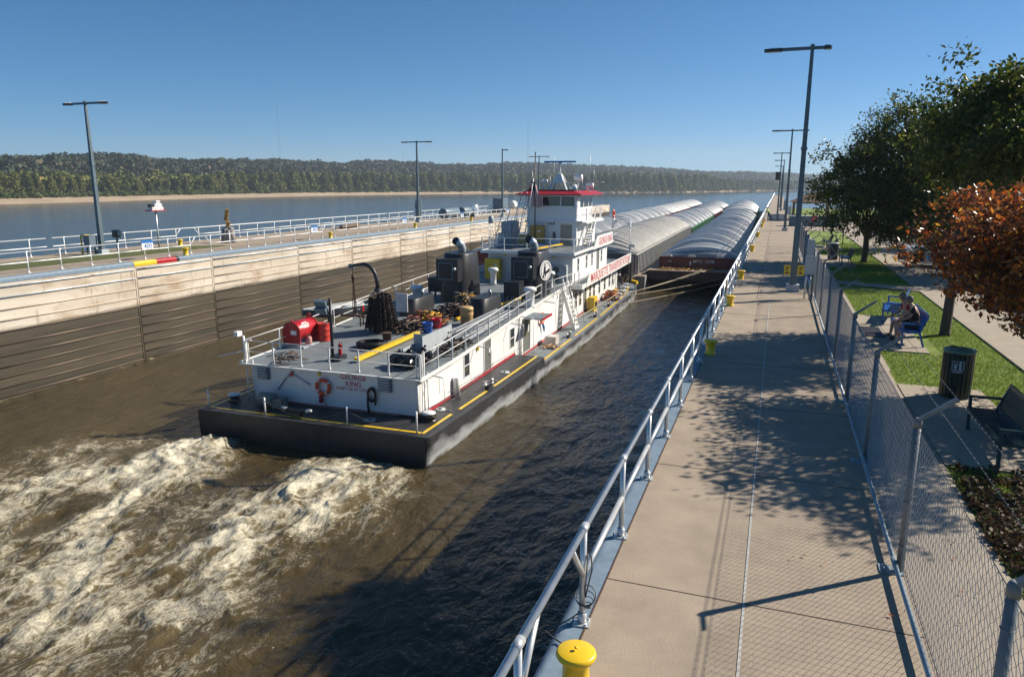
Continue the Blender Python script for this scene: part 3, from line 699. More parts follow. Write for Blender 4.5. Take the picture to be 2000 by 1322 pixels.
b = MB(); b.tube([(-.75,29.6,-.2),(-.1,30.2,4.9)],.03,6); bp('flag_staff', b, M['galv'])
# flag (stars and stripes hanging in folds)
fl = MB(); nu,nv = 14,22; vs=[]; fs=[]; mi=[]
for j in range(nv+1):
    t = j/nv
    for i in range(nu+1):
        s_ = i/nu; wd = .34+.85*t*(1-.35*t)
        x = -.22+(s_-.15)*wd+.12*t+.05*math.sin(7*t+3*s_); y = 30.15+.08*math.sin(s_*13+t*4); z = 4.75-2.0*t-.25*s_*(1-t)+.05*math.sin(s_*9)
        vs.append((x,y,z))
for j in range(nv):
    for i in range(nu):
        fs.append((j*(nu+1)+i,j*(nu+1)+i+1,(j+1)*(nu+1)+i+1,(j+1)*(nu+1)+i)); st_ = (i+j//2)
        mi.append(2 if j < 8 and i < 8 else (0 if (i+j//3)%2==0 else 1))
n0=len(fl.v); fl.v+=vs; fl.f+=fs; fl.m+=mi; fl.sm+=[True]*len(fs)
M['flagred']=mat('flag red',(.45,.02,.04),.8); M['flagwhite']=mat('flag white',(.7,.68,.66),.8); M['flagblue']=mat('flag blue',(.02,.03,.13),.8)
bp('flag', fl, [M['flagred'],M['flagwhite'],M['flagblue']])
b = MB(); b.lathe([(.19,0),(.2,.25),(.17,.42),(.1,.52),(.001,.55)],(-1.85,25.7,1.75),16); bp('antenna_dome', b, M['lightgrey'])
b = MB()
for a in (0,2.1,4.2): b.tube([(-1.85+.22*math.cos(a),25.7+.22*math.sin(a),-.2),(-1.85+.16*math.cos(a),25.7+.16*math.sin(a),1.75)],.018,5)
for k in range(6): b.torus((-1.85,25.7,.1+.28*k),.2,.008,10,4)
bp('dome_tower', b, M['galv'])
# nameboards with lettering
FONT_N = 0
def text(s, size, Mx, m_, name='lettering', ext=.0, align='CENTER', parent=None, sx=1., bold=.005):
    cu = bpy.data.curves.new('t','FONT'); cu.body = s; cu.size = size; cu.align_x = align; cu.align_y = 'CENTER'; cu.extrude = ext; cu.offset = bold*size; cu.resolution_u = 3
    ob = bpy.data.objects.new('t', cu); C.objects.link(ob); dg = bpy.context.evaluated_depsgraph_get()
    me = bpy.data.meshes.new_from_object(ob.evaluated_get(dg)); bpy.data.objects.remove(ob); bpy.data.curves.remove(cu)
    me.transform(Mx @ Matrix.Diagonal((sx,1,1,1))); me.materials.clear(); me.materials.append(m_)
    o = bpy.data.objects.new(name, me); C.objects.link(o)
    if parent is not None: o.parent = parent
    return o
M['letred'] = mat('lettering red', (.55,.02,.035), .5)
def face_x(x,y,z): # text plane facing +X reading toward +Y
    return Matrix.Translation((x,y,z)) @ Matrix(((0,0,1,0),(1,0,0,0),(0,1,0,0),(0,0,0,1)))
def face_my(x,y,z): # facing -Y, reading toward +X
    return Matrix.Translation((x,y,z)) @ Matrix(((1,0,0,0),(0,0,-1,0),(0,1,0,0),(0,0,0,1)))
b = MB(); b.add([(5.0,26.3,-2.64),(5.0,44.25,-2.64),(5.0,44.25,-1.76),(5.0,27.2,-1.76),(5.06,26.3,-2.64),(5.06,44.25,-2.64),(5.06,44.25,-1.76),(5.06,27.2,-1.76)],[(0,3,2,1),(4,5,6,7),(0,1,5,4),(1,2,6,5),(2,3,7,6),(3,0,4,7)])
bd = bp('name_board', b, M['whiteclean'], label='long white board with large red company lettering')
text('MARQUETTE TRANSPORTATION', .92, face_x(5.066,35.5,-2.2), M['letred'], parent=bd, sx=1.14, bold=.004)
b = MB(); b.add([(4.42,31.0,-.4),(4.42,38.2,-.4),(4.42,38.2,.55),(4.42,32.2,.55),(4.47,31.0,-.4),(4.47,38.2,-.4),(4.47,38.2,.55),(4.47,32.2,.55)],[(0,3,2,1),(4,5,6,7),(0,1,5,4),(1,2,6,5),(2,3,7,6),(3,0,4,7)])
bd2 = bp('name_board', b, M['whiteclean'], label='short white board with red vessel name')
text('GEORGE KING', .78, face_x(4.478,35.4,.06), M['letred'], parent=bd2, sx=1.0, bold=.004)
b = MB(); b.box((-4.05,33,-.4),(-4.0,38.2,.55)); b.add([(-2.62,27.0,-.36),(-2.62,33.6,-.36),(-2.62,33.6,.62),(-2.62,29.5,.2),(-2.57,27.0,-.36),(-2.57,33.6,-.36),(-2.57,33.6,.62),(-2.57,29.5,.2)],[(0,1,2,3),(7,6,5,4),(0,4,5,1),(3,2,6,7),(1,5,6,2)]); b.box((-4.7,26.3,-2.64),(-4.65,44,-1.9)); bp('name_board', b, M['whiteclean'], label='blue shaded back of the port side board')
# windows / doors on the right side
def win(x,y,z,wd,h,rows=2,face='x'):
    b = MB()
    if face=='x':
        b.box((x-.03,y-wd/2,z-h/2),(x+.008,y+wd/2,z+h/2)); fr = MB()
        for yy in (y-wd/2-.03,y+wd/2-.01): fr.box((x,yy,z-h/2-.04),(x+.03,yy+.04,z+h/2+.04))
        for zz in (z-h/2-.04,z-.02,z+h/2): fr.box((x,y-wd/2+.011,zz),(x+.028,y+wd/2-.011,zz+.04))
    o = bp('window', b, M['glass']); fr.build('window_frame', M['whiteclean'], o); return o
for y,wd in ((6.9,.62),(13.3,.66)): win(4.05,y,-3.72,wd,1.05)
M['doorgrey'] = mat('door grey', (.14,.15,.14), .45, var=.15)
def door(x,y,z0,z1,wd,m_=None,label=None):
    b = MB(); b.box((x-.02,y-wd/2,z0),(x+.014,y+wd/2,z1)); o = bp('door', b, m_ or M['doorgrey'], label=label)
    h_ = MB(); h_.box((x+.014,y-wd/2-.05,z0),(x+.04,y-wd/2,z1+.05)); h_.box((x+.014,y+wd/2,z0),(x+.04,y+wd/2+.05,z1+.05)); h_.build('door_frame', M['whiteclean'], o)
    k = MB(); k.tube([(x+.03,y+wd*.35,(z0+z1)/2-.1),(x+.07,y+wd*.35,(z0+z1)/2)],.02,6); k.build('door_handle', M['galv'], o); return o
door(4.05,9.55,-4.6,-3.02,.85); door(4.05,15.9,-5.0,-3.05,1.15)
M['stickY'] = mat('sticker yellow',(.7,.55,.05),.5)
b = MB(); b.box((4.066,15.55,-4.1),(4.072,15.75,-3.75)); b.box((4.066,16.1,-3.9),(4.072,16.3,-3.5),1); b.box((4.066,9.75,-3.75),(4.072,9.95,-3.55),1); bp('door_notice', b, [M['stickY'],M['signwhite']])
for y in (27.4,28.7,31.9,33.3,35.3,37.4,39.4,40.8): win(4.05,y,-3.75,.62,1.15)
door(4.05,30.2,-5.0,-3.05,.85)
for y in (27.9,30.5,32.3,35.8): win(4.05,y,-1.25,.45,.95)
door(4.05,34.4,-2.4,-.55,.8)
b = MB()
for k in range(5): b.cbox((4.06,4.15,-4.15+.13*k),(.04,.5,.04))
b.box((4.05,3.9,-4.25),(4.062,4.4,-3.5)); bp('side_louvre', b, [M['whiteclean']])
b = MB()
for x in (-3.35,2.55):
    b.box((x-.3,1.9,-3.78),(x+.3,1.99,-3.22))
    for k in range(5): b.box((x-.24,1.82,-3.72+.11*k),(x+.24,1.905,-3.66+.11*k),1)
    b.box((x-.33,1.87,-3.22),(x+.33,1.99,-3.19))
bp('stern_louvre', b, [M['greypaint'],M['lightgrey']])
ladder((-4.0,1.9,-4.74),(-4.0,1.9,-2.95),(.17,0,0),'stern_ladder',M['whiteclean'],7,.025)
b = MB(); b.tube([(3.98,2.0,-4.75),(3.98,2.0,-3.15)],.06,10); b.tube([(4.12,2.35,-4.75),(4.12,2.35,-2.1)],.03,8); b.tube([(4.15,2.6,-4.75),(4.15,2.6,-3.0)],.025,8); b.tube([(4.12,14.4,-5.2),(4.12,14.4,-2.6)],.05,8); b.tube([(4.12,14.65,-5.2),(4.12,14.65,-2.6)],.05,8); b.lathe([(.17,-4.75),(.17,-3.9),(.16,-3.88)],(4.2,5.35,0),14); bp('vent_pipe', b, M['whiteclean'])
b = MB(); b.cbox((-.55,1.95,-3.3),(.1,.1,.16)); b.cbox((4.1,8.2,-3.2),(.1,.1,.2)); bp('deck_lamp', b, M['yellow'])
text('GEORGE', .30, face_my(1.05,1.985,-3.34), M['letred'], 'lettering', parent=tb, sx=1.05)
text('KING', .30, face_my(1.05,1.985,-3.62), M['letred'], 'lettering', parent=tb, sx=1.05)
text('PORT OF ST LOUIS', .18, face_my(1.05,1.985,-3.84), M['letred'], 'lettering', parent=tb, sx=1.05)
# aft wall of upper house: brackets; aft wall of pilothouse base: door
b = MB(); b.box((1.85,30.97,-.18),(2.75,31.0,1.45)); o = bp('door', b, mat('tan door',(.36,.31,.24),.4)); 
b = MB(); b.cbox((1.1,30.95,1.55),(.5,.08,.22)); bp('floodlight_box', b, M['black'])
b = MB(); 
for x in (.97,1.2): b.lathe([(.07,0),(.07,.03)],(x,30.9,1.55),10,M=Matrix.Rotation(rad(90),4,'X'))
bp('floodlight_lens', b, M['whiteclean'])
b = MB(); b.torus((1.35,30.95,.75),.09,.04,12,6,M=Matrix.Rotation(rad(90),4,'X')); b.torus((1.35,30.95,.5),.09,.04,12,6,M=Matrix.Rotation(rad(90),4,'X')); bp('gear_hook', b, M['black'])
b = MB(); b.box((-.85,30.99,1.60),(3.1,31.02,1.66)); bp('ledge_line', b, M['greypaint'])
# external stairs
def stairs(p, q, wd, n_, nm, m_, axis=(1,0,0), mesh=False):
    b = MB(); p=Vector(p); q=Vector(q); ax=Vector(axis)*wd/2
    for s_ in (-1,1): b.bar(p+ax*s_, q+ax*s_, .05,.22)
    for k in range(n_):
        c = p+(q-p)*(k+.6)/n_; 
        b.box((-wd/2+.02,-.13,-.09),(wd/2-.02,.13,.03),0,Matrix.Translation(c)@ (Matrix.Identity(4) if abs(axis[0])>.5 else Matrix.Rotation(rad(90),4,'Z')))
    o = bp(nm, b, m_); 
    r_ = MB()
    for s_ in (-1,1): r_.tube([p+ax*s_,p+ax*s_+Vector((0,0,.85)),q+ax*s_+Vector((0,0,.85)),q+ax*s_],.025,6)
    r_.build('stair_rail', M['galv'], o); return o
stairs((5.05,23.7,-5.15),(4.2,23.7,-2.5),1.05,9,'side_stairs',M['whiteclean'],(0,1,0))
stairs((3.75,31.4,-.2),(3.75,33.6,1.62),.5,9,'bridge_stairs',M['whiteclean'])
b = MB()
for k in range(6): b.bar((3.5,31.45+.42*k,-.05+.33*k),(4.0,31.45+.42*k,-.05+.33*k),.2,.02)
bp('stair_treads', b, M['yellow'])
# grey platform by the side door
b = MB(); b.box((4.2,14.9,-2.95),(5.3,16.7,-2.87)); 
for k in range(9): b.box((4.2,14.95+k*.2,-2.87),(5.3,14.98+k*.2,-2.85))
pf = bp('side_platform', b, M['lightgrey']); r_ = MB(); r_.box((5.3,14.9,-2.97),(5.34,16.7,-2.84)); r_.build('platform_edge', M['red'], pf)
# stacks
def stack(cx, cy, zb, label, emblem=False):
    s = MB(); n_ = 24
    def ring(rx, ry, z, sh=0): return [(cx+rx*math.copysign(abs(math.cos(t))**.6,math.cos(t)), cy+sh+ry*math.copysign(abs(math.sin(t))**.6,math.sin(t)), z) for t in [2*math.pi*k/n_ for k in range(n_)]]
    rs = [ring(.98,1.55,zb),ring(.93,1.45,zb+1.4),ring(.84,1.25,zb+2.72,.05),ring(.80,1.2,zb+2.80,.05)]
    s.add([p for r_ in rs for p in r_], [(i*n_+j,i*n_+(j+1)%n_,(i+1)*n_+(j+1)%n_,(i+1)*n_+j) for i in range(3) for j in range(n_)]+[tuple(3*n_+j for j in range(n_))], 0, True)
    s.sm[-1] = False
    o = bp('stack', s, M['black'], label=label)
    bx = MB(); bx.box((cx-.75,cy-2.0,zb+1.2),(cx+.65,cy-1.2,zb+2.55)); bx.build('intake_box', M['black'], o)
    gr = MB(); gr.box((cx-.6,cy-2.04,zb+1.32),(cx+.35,cy-2.0,zb+2.35)); gr.build('grille_frame', M['greypaint'], o)
    g2 = MB(); g2.box((cx-.53,cy-2.06,zb+1.39),(cx+.28,cy-2.041,zb+2.28))
    for k in range(11): g2.box((cx-.53,cy-2.09,zb+1.42+.08*k),(cx+.28,cy-2.06,zb+1.45+.08*k))
    g2.build('grille', M['black'], o)
    e = MB(); pts = [(cx+.1,cy,zb+2.75),(cx+.1,cy,zb+3.05),(cx+.06,cy-.12,zb+3.3),(cx-.1,cy-.42,zb+3.5)]
    e.tube(pts,[.26,.26,.25,.24],16); eo = e.build('exhaust_pipe', M['galv'], o)
    e2 = MB(); e2.lathe([(.001,.0),(.2,.0),(.245,.01),(.245,-.06)],(cx-.11,cy-.45,zb+3.52),16,M=Matrix.Rotation(rad(62),4,'X')); e2.build('exhaust_mouth', M['rubber'], eo)
    k_ = MB(); k_.lathe([(.09,0),(.09,.2),(.001,.22)],(cx+.52,cy-2.1,zb+2.0),10,M=Matrix.Rotation(rad(90),4,'X')); k_.build('stack_lamp', M['galv'], o)
    return o
stack(-1.02,18.2,-2.45,'black stack without an emblem on the port side')
s2 = stack(3.0,20.3,-2.4,'black stack with round white emblem on the starboard side')
b = MB(); MX = Matrix.Translation((3.99,19.75,-.75)) @ Matrix.Rotation(rad(-18),4,'Z') @ Matrix.Rotation(rad(90),4,'Y')
b.lathe([(.62,0),(.62,.04)],(0,0,0),36,M=MX); eo = b.build('emblem', M['whiteclean'], s2)
b = MB(); b.torus((0,0,0),.5,.015,36,5,M=MX@Matrix.Translation((0,0,.045)))
def on_em(poly): b.prism([(-v,u) for u,v in poly][::-1], .042, .05, M=MX)
on_em([(-.30,-.42),(-.18,-.42),(-.16,-.1),(-.05,-.38),(.02,-.36),(-.04,.0),(-.02,.22),(-.1,.3),(-.2,.26),(-.22,.05)]); on_em([(-.03,-.25),(.40,-.1),(.42,.12),(.28,.06),(.1,-.02),(-.03,-.05)]); on_em([(-.16,.32),(-.04,.3),(-.03,.4),(-.12,.44)])
b.build('emblem_figure', M['black'], eo)
# low engine casings, black boxes on legs
def casing(cx,cy,zb,h_,rx,ry,nm='engine_casing'):
    s = MB(); n_ = 20
    def ring(kx,z,sh): return [(cx+kx*rx*math.copysign(abs(math.cos(t))**.55,math.cos(t)), cy+sh+kx*ry*math.copysign(abs(math.sin(t))**.55,math.sin(t)), z) for t in [2*math.pi*k/n_ for k in range(n_)]]
    rs = [ring(1,zb,0),ring(.9,zb+h_*.97,.05),ring(.87,zb+h_,.05)]
    s.add([p for r_ in rs for p in r_],[(i*n_+j,i*n_+(j+1)%n_,(i+1)*n_+(j+1)%n_,(i+1)*n_+j) for i in range(2) for j in range(n_)]+[tuple(2*n_+j for j in range(n_))],0,True); s.sm[-1]=False
    s.tube([(cx+.1,cy+.5,zb+h_),(cx+.1,cy+.5,zb+h_+.15),(cx+.05,cy+.42,zb+h_+.25)],.09,8,1); return bp(nm,s,[M['black'],M['galv']])
casing(-1.85,13.8,-2.75,.98,.62,1.5); casing(2.05,14.5,-2.65,.98,.62,1.55)
def boxlegs(cx,cy,zb):
    s = MB(); s.cbox((cx,cy,zb+.85),(.95,.95,.85)); s.cbox((cx,cy,zb+1.29),(1.0,1.0,.03))
    for a in (-.4,.4):
        for c_ in (-.4,.4): s.cbox((cx+a,cy+c_,zb+.21),(.1,.1,.43))
    return bp('black_locker_box',s,M['black'])
boxlegs(-2.25,17.5,-2.45); boxlegs(2.75,17.4,-2.47)
def vent(x,y,zb,h_=1.1,r_=.26):
    s = MB(); s.lathe([(r_*.95,0),(r_*.8,.15),(r_*.8,h_*.7),(r_*1.0,h_*.72),(r_*1.0,h_*.8),(r_*1.35,h_*.82),(r_*1.35,h_*.95),(r_*1.1,h_*1.02),(.001,h_*1.03)],(x,y,zb),20); return bp('mushroom_vent',s,M['whiteclean'])
vent(4.0,16.6,D2(16),1.15,.29); vent(-3.0,16.0,D2(16),1.0,.3); vent(-.75,23.2,D2(23),1.15,.26); vent(3.4,22.9,D2(23),1.1,.24)
# crane davit and its base
b = MB(); b.lathe([(.32,-2.95),(.32,-2.6),(.22,-2.5),(.2,-1.1),(.32,-1.08),(.34,-.95),(.2,-.9),(.17,-.7)],(-1.65,9.0,0),18)
pts = [(-1.65,9.0,-.8),(-1.66,9.0,-.4)]+[(-1.7-.75*(1-math.cos(t)),9.0,-.35+.85*math.sin(t)) for t in np.linspace(.15,1.5,9)]+[(-3.0,9.0,.42)]
b.tube(pts,[.11]*2+[.1]*9+[.07],10); b.cbox((-3.12,9.0,.38),(.24,.2,.2),1); bp('davit_crane', b, [M['black'],M['greypaint']])
b = MB(); b.tube([(-3.05,9,.3),(-3.05,9,-.4)],.03,6); b.lathe([(.001,0),(.09,.05),(.1,.18),(.05,.3)],(-3.05,9,-.35),10); b.tube([(-3.0,9,-.3),(-2.95,9,-2.0)],.025,5); b.tube([(-3.1,9,-.3),(-3.15,9,-1.9)],.02,5); b.tube([(-3.03,9.02,-.3),(-3.05,9,-2.1)],.03,5); bp('hoist_tackle', b, M['rust'])
# yellow beam runners on deck
b = MB(); b.bar((.35,3.4,-2.96),(.75,8.6,-2.75),.22,.16); b.bar((1.35,12.0,-2.62),(1.75,14.0,-2.52),.16,.12); b.bar((2.35,16.2,-2.4),(2.9,18.3,-2.3),.12,.1); b.bar((1.3,25.8,-.02),(2.2,30.6,.02),.16,.1); bp('yellow_beam', b, M['yellow'])
# light mast near the stern
b = MB(); b.tube([(-.8,3.4,-3.1),(-.8,3.4,-.35)],.07,10); b.cbox((-.8,3.4,-1.2),(.2,.2,.3)); b.cbox((-.65,3.6,-3.0),(.5,.6,.25)); bp('light_post', b, M['black'])
b = MB()
for z in (-.55,-.86): b.box((-.28,-.1,-.13),(.28,.1,.13),0,Matrix.Translation((-1.15,3.25,z))@Matrix.Rotation(rad(25),4,'X'))
bp('floodlight', b, M['greypaint'])
# railings (sheered), posts as sub-parts
def railing(pts, h_=1.0, step=1.5, mids=(.5,), label=None, zf=None, r=.021, m_=None, posts=True):
    pts = [Vector(p) for p in pts]; b = MB()
    for k in (1.0,)+tuple(mids): b.tube([p+Vector((0,0,h_*k)) for p in pts], r if k==1 else r*.8, 7)
    o = bp('railing', b, m_ or M['whiteclean'], label=label)
    if posts:
        seg = [(pts[i+1]-pts[i]).length for i in range(len(pts)-1)]; tot = sum(seg); n_ = max(1, round(tot/step)); pm = None
        for k in range(n_+1):
            t = tot*k/n_; i = 0
            while i < len(seg)-1 and t > seg[i]: t -= seg[i]; i += 1
            c = pts[i]+(pts[i+1]-pts[i])*min(1,t/seg[i])
            if pm is None:
                q = MB(); q.bar((0,0,0),(0,0,h_),.07,.03); q.add([(-.0,-.02,0),(.0,.14,0),(0,-.02,.22)],[(0,1,2)]); pm = q.mesh('post', m_ or M['whiteclean'])
            po = bpy.data.objects.new('post', pm); C.objects.link(po); po.parent = o; po.location = c
    return o
def rp(x, l0, l1, n_=8): return [(x, l, D2(l)+.02) for l in np.linspace(l0,l1,n_)]
railing([(-4.3,2.1,-3.12),(4.05,2.1,-3.12)], .95, 1.35)
railing(rp(4.1,2.2,18.6,9), .95, 1.55); railing(rp(-4.35,2.2,25,9), .95, 2.2)
railing([(4.1,19.5,-2.4),(4.75,23.0,-2.3),(4.75,25.4,-2.35)], .95, 1.1)
railing([(-2.45,25.45,-.2),(4.3,25.45,-.2)], .95, 1.7); railing([(4.3,25.5,-.2),(4.3,30.9,-.2)], .95, 1.4); railing([(-2.45,25.5,-.2),(-2.45,30,-.2)], .95, 1.7)
railing([(3.7,31.6,1.74),(3.7,37.8,1.74),(2.0,38.6,1.74)], .9, 1.6)
railing([(4.3,38.0,-.2),(4.3,41,-.2)], .9, 1.2)
# corner hoops of the stern rail and camera arm
b = MB()
for x in (-4.25,4.05):
    for dx in (-.12,.1): b.tube([(x+dx,2.05,-3.1),(x+dx,2.05,-2.3),(x+dx*.5,2.05,-2.15),(x+.3*(-1 if x>0 else 1),2.05,-2.12)],.03,7)
b.tube([(-4.3,2.0,-3.1),(-4.3,2.0,-1.95)],.05,8); b.cbox((-4.5,1.9,-1.85),(.2,.3,.2)); b.tube([(-4.3,2,-2.6),(-5.2,1.4,-2.8)],.025,6)
bp('stern_rail_hoop', b, M['whiteclean'])
# stern deck furniture: timberheads (bitts), kevels, stanchions, hatches
def bitt(x,y):
    b = MB(); b.lathe([(.30,0),(.3,.04),(.2,.05),(.2,.22),(.3,.26),(.3,.33),(.2,.37),(.001,.375)],(x,y,DK(y)+.06),20); return b
b = MB(); b.lathe([(.34,0),(.34,.03),(.2,.05),(.2,.24)],(4.5,1.9,-4.74),18); o = bp('mooring_bitt', b, M['black']); bb = MB(); bb.lathe([(.24,.24),(.28,.27),(.28,.31),(.2,.35),(.001,.35)],(4.5,1.9,-4.74),20); bb.build('bitt_cap', M['whiteclean'], o)
b = MB(); b.lathe([(.26,0),(.2,.05),(.2,.24)],(-4.6,1.5,-4.74),18); o = bp('mooring_bitt', b, M['black']); bb = MB(); bb.lathe([(.24,.24),(.27,.27),(.27,.31),(.001,.35)],(-4.6,1.5,-4.74),18); bb.build('bitt_cap', M['whiteclean'], o)
def kevel(x,y,rz=0.,L_=1.0):
    b = MB(); T = Matrix.Translation((x,y,DK(y)+.06)) @ Matrix.Rotation(rz,4,'Z')
    b.box((-.09,-.22,0),(.09,.22,.2),0,T); b.tube([T@Vector((0,-L_*.4,.27)),T@Vector((0,-L_*.1,.2)),T@Vector((0,L_*.1,.2)),T@Vector((0,L_*.4,.27))],[.055,.085,.085,.055],10)
    o = bp('kevel', b, M['black']); e = MB()
    e.tube([T@Vector((0,-L_*.54,.31)),T@Vector((0,-L_*.36,.265))],[.05,.07],10); e.tube([T@Vector((0,L_*.54,.31)),T@Vector((0,L_*.36,.265))],[.05,.07],10); e.build('kevel_tip', M['whiteclean'], o)
kevel(5.12,6.95,0); kevel(-.75,.55,rad(90),1.3); kevel(5.25,20.9,0,.9); kevel(5.3,28.4,0,.9); kevel(5.3,33.3,0,.8); kevel(5.35,36.3,0,.8); kevel(-4.9,6.9,0)
for x,y in ((5.15,38.2),(5.0,40.0),(4.75,42.4),(4.7,43.2),(4.6,44.3)):
    b = bitt(x,y); bp('mooring_bitt', b, M['lightgrey'])
b = MB()
for x,y in ((4.35,3.3),(4.75,7.9),(4.85,9.9),(4.8,17.6),(2.3,1.1),(4.9,24)): b.lathe([(.26,0),(.26,.02),(.001,.021)],(x,y,DK(y)+.056),20); b.lathe([(.06,.02),(.06,.06),(.001,.061)],(x,y,DK(y)+.056),8,1)
bp('deck_hatch', b, [M['lightgrey'],M['black']])
b = MB()
for x,y,h_ in ((-5.05,.45,.75),(-2.1,.32,.72),(1.75,.32,.72),(4.75,.35,.85),(-5.1,3.4,1.3)): b.tube([(x,y,-4.75),(x,y,-4.75+h_)],.035,8)
bp('stanchion', b, M['whiteclean'])
b = MB()
for x,y in ((4.7,3.2),(4.9,8.2),(4.95,12.9),(4.95,14.6),(5.0,19.0),(5.0,23.0),(5.0,26.2),(5.0,31.5),(5.0,36.0)):
    zt = (D2(y) if y<25 else -2.5)-.1; b.tube([(4.2,y-.3,zt),(x,y-.3,zt-.05)],.03,6); b.tube([(x,y-.3,zt-.05),(x-.05,y,DK(y)+.1)],.012,5); b.tube([(x-.05,y,DK(y)+.06),(x+.2,y,DK(y)+.1)],.02,5)
bp('davit_bracket', b, M['galv'])
def sag(p,q,s_,n_=12): 
    p=Vector(p);q=Vector(q); return [p+(q-p)*t-Vector((0,0,s_*4*t*(1-t))) for t in [k/n_ for k in range(n_+1)]]
b = MB()
for z in (.35,.75):
    for y0,y1 in ((3.2,8.2),(8.2,12.9),(14.6,19),(23,26.2),(26.2,31.5),(31.5,36)): b.tube(sag((4.75,y0,DK(y0)+z+.1),(4.85,y1,DK(y1)+z+.1),.06,6),.012,4)
b.tube(sag((-5.05,.45,-4.1),(-2.1,.32,-4.1),.25),.014,5); b.tube(sag((-2.1,.32,-4.15),(1.75,.32,-4.15),.5),.014,5); b.tube(sag((1.75,.32,-4.15),(4.75,.35,-4.3),.35),.014,5); b.tube(sag((4.75,.35,-4.0),(4.9,8.2,-3.9),.2),.014,5)
bp('guard_cable', b, M['steel'])
# tow knees at the bow
b = MB()
for x in (-3.4,4.1): b.box((x-.55,47.0,-6.8),(x+.55,48.6,-2.5)); b.prism([(44.6,-5.0),(47,-5.0),(47,-2.5)],x-.5,x-.35,0,Matrix(((0,0,1,0),(1,0,0,0),(0,1,0,0),(0,0,0,1))))
bp('tow_knee', b, M['black'])
b = MB(); b.box((1.4,43.4,-5.0),(3.3,44.9,-3.4)); b.lathe([(.35,0),(.35,1.2)],(2.8,45.2,-4.2),12,M=Matrix.Rotation(rad(90),4,'Y')); bp('winch', b, M['black'])
b = MB(); b.tube([(4.5,46.6,-5),(4.5,46.6,1.2)],.03,6); b.cbox((4.5,46.6,.4),(.1,.1,.15)); b.tube([(4.95,43.9,-2.4),(4.95,43.9,-1.0)],.06,6); b.cbox((5.2,44.0,-1.1),(.4,.3,.3)); b.tube([(4.1,39.8,-.2),(4.1,39.8,2.2)],.05,6); b.tube([(4.1,40.5,-.2),(4.1,40.5,1.6)],.05,6); b.cbox((4.3,40.5,1.3),(.35,.3,.25)); bp('jack_staff', b, M['galv'])
# ---------------------------------------------------------------- loose things on the towboat (each stands on or hangs from it)
def thing_b(name, label, cat, x, y, z, parts, group=None, rz=0.):
    """parts: list of (part name, MB, material); coordinates local to the thing's base"""
    r = bthing(name, x, y, z, label, cat, group, rz)
    for nm, b, m_ in parts: b.build(nm, m_, r)
    return r
rk = random.Random(3)
# red fuel tank on end plates
t = MB(); RY = Matrix.Rotation(rad(-90),4,'X'); t.lathe([(.001,0),(.30,.0),(.42,.04),(.46,.1),(.46,1.45),(.42,1.52),(.001,1.55)],(0,0,.66),28,M=RY)
e = MB()
for y in (0.0,1.5):
    pl = [(-.47,0),(.47,0)]+[(.5*math.cos(a),.66+.5*math.sin(a)) for a in np.linspace(0,math.pi,14)]
    e.prism(pl, -.02,.02, 0, Matrix.Translation((0,y,0))@Matrix.Rotation(rad(90),4,'X'))
c = MB(); c.tube([(0,.1,1.1),(0,.1,1.25)],.04,8); c.tube([(0,1.3,1.1),(0,1.3,1.32),(.12,1.3,1.36),(.2,1.3,1.28)],.035,8)
sg = MB(); sg.box((.3,-.045,.55),(-.0,-.025,.75)); 
tk = thing_b('fuel_tank','red horizontal fuel tank on arched end plates at the port stern','tank',-4.05,5.0,-3.02,[('tank_drum',t,M['red']),('end_plate',e,M['red']),('filler_pipe',c,M['red']),('notice',sg,M['signwhite']),('drip_tray',MB().box((-.6,-.15,-.04),(.75,1.95,.03)),M['lightgrey'])])
lm = MB(); 
for k,(a,w2) in enumerate(((.95,.2),(.78,.28),(.6,.24),(.42,.2))):
    th = a; lm.box((.463*math.cos(th)-.004,.62-w2,.66+.463*math.sin(th)-.04),(.463*math.cos(th)+.006,.62+w2,.66+.463*math.sin(th)+.03))
lm.build('tank_marking', M['signwhite'], tk)
d_ = MB(); d_.lathe([(.28,0),(.29,.02),(.28,.04),(.28,.28),(.295,.30),(.28,.32),(.28,.56),(.295,.58),(.28,.6),(.28,.85),(.295,.87),(.27,.875),(.27,.85),(.001,.85)],(0,0,0),26)
thing_b('steel_drum','red steel drum standing beside the red fuel tank','drum',-3.28,6.5,-3.0,[('drum_body',d_,mat('drum red',(.48,.035,.02),.4)),('bung',MB().lathe([(.03,.85),(.03,.88),(.001,.885)],(.15,.05,0),8),M['galv'])])
g = MB(); g.lathe([(.14,0),(.15,.05),(.15,.3),(.1,.38),(.05,.4)],(0,0,0),16); h_=MB(); h_.torus((0,0,.47),.08,.012,12,5); h_.tube([(.08,0,.38),(.08,0,.47)],.01,5); h_.tube([(-.08,0,.38),(-.08,0,.47)],.01,5); h_.tube([(0,0,.38),(0,0,.48)],.02,6)
thing_b('gas_cylinder','faded pink gas cylinder standing under the red fuel tank','cylinder',-3.5,5.55,-3.0,[('cylinder_body',g,mat('faded pink',(.45,.22,.20),.6)),('valve_guard',h_,M['rust'])])
g = MB(); g.lathe([(.08,0),(.085,.04),(.085,.5),(.04,.6),(.03,.66)],(0,0,0),14)
thing_b('fire_extinguisher','red fire extinguisher standing at the foot of the black light post','extinguisher',-.62,3.72,-2.98,[('extinguisher_body',g,M['red']),('extinguisher_nozzle',MB().tube([(0,0,.66),(.1,0,.68),(.12,0,.4)],.015,6),M['rubber'])])
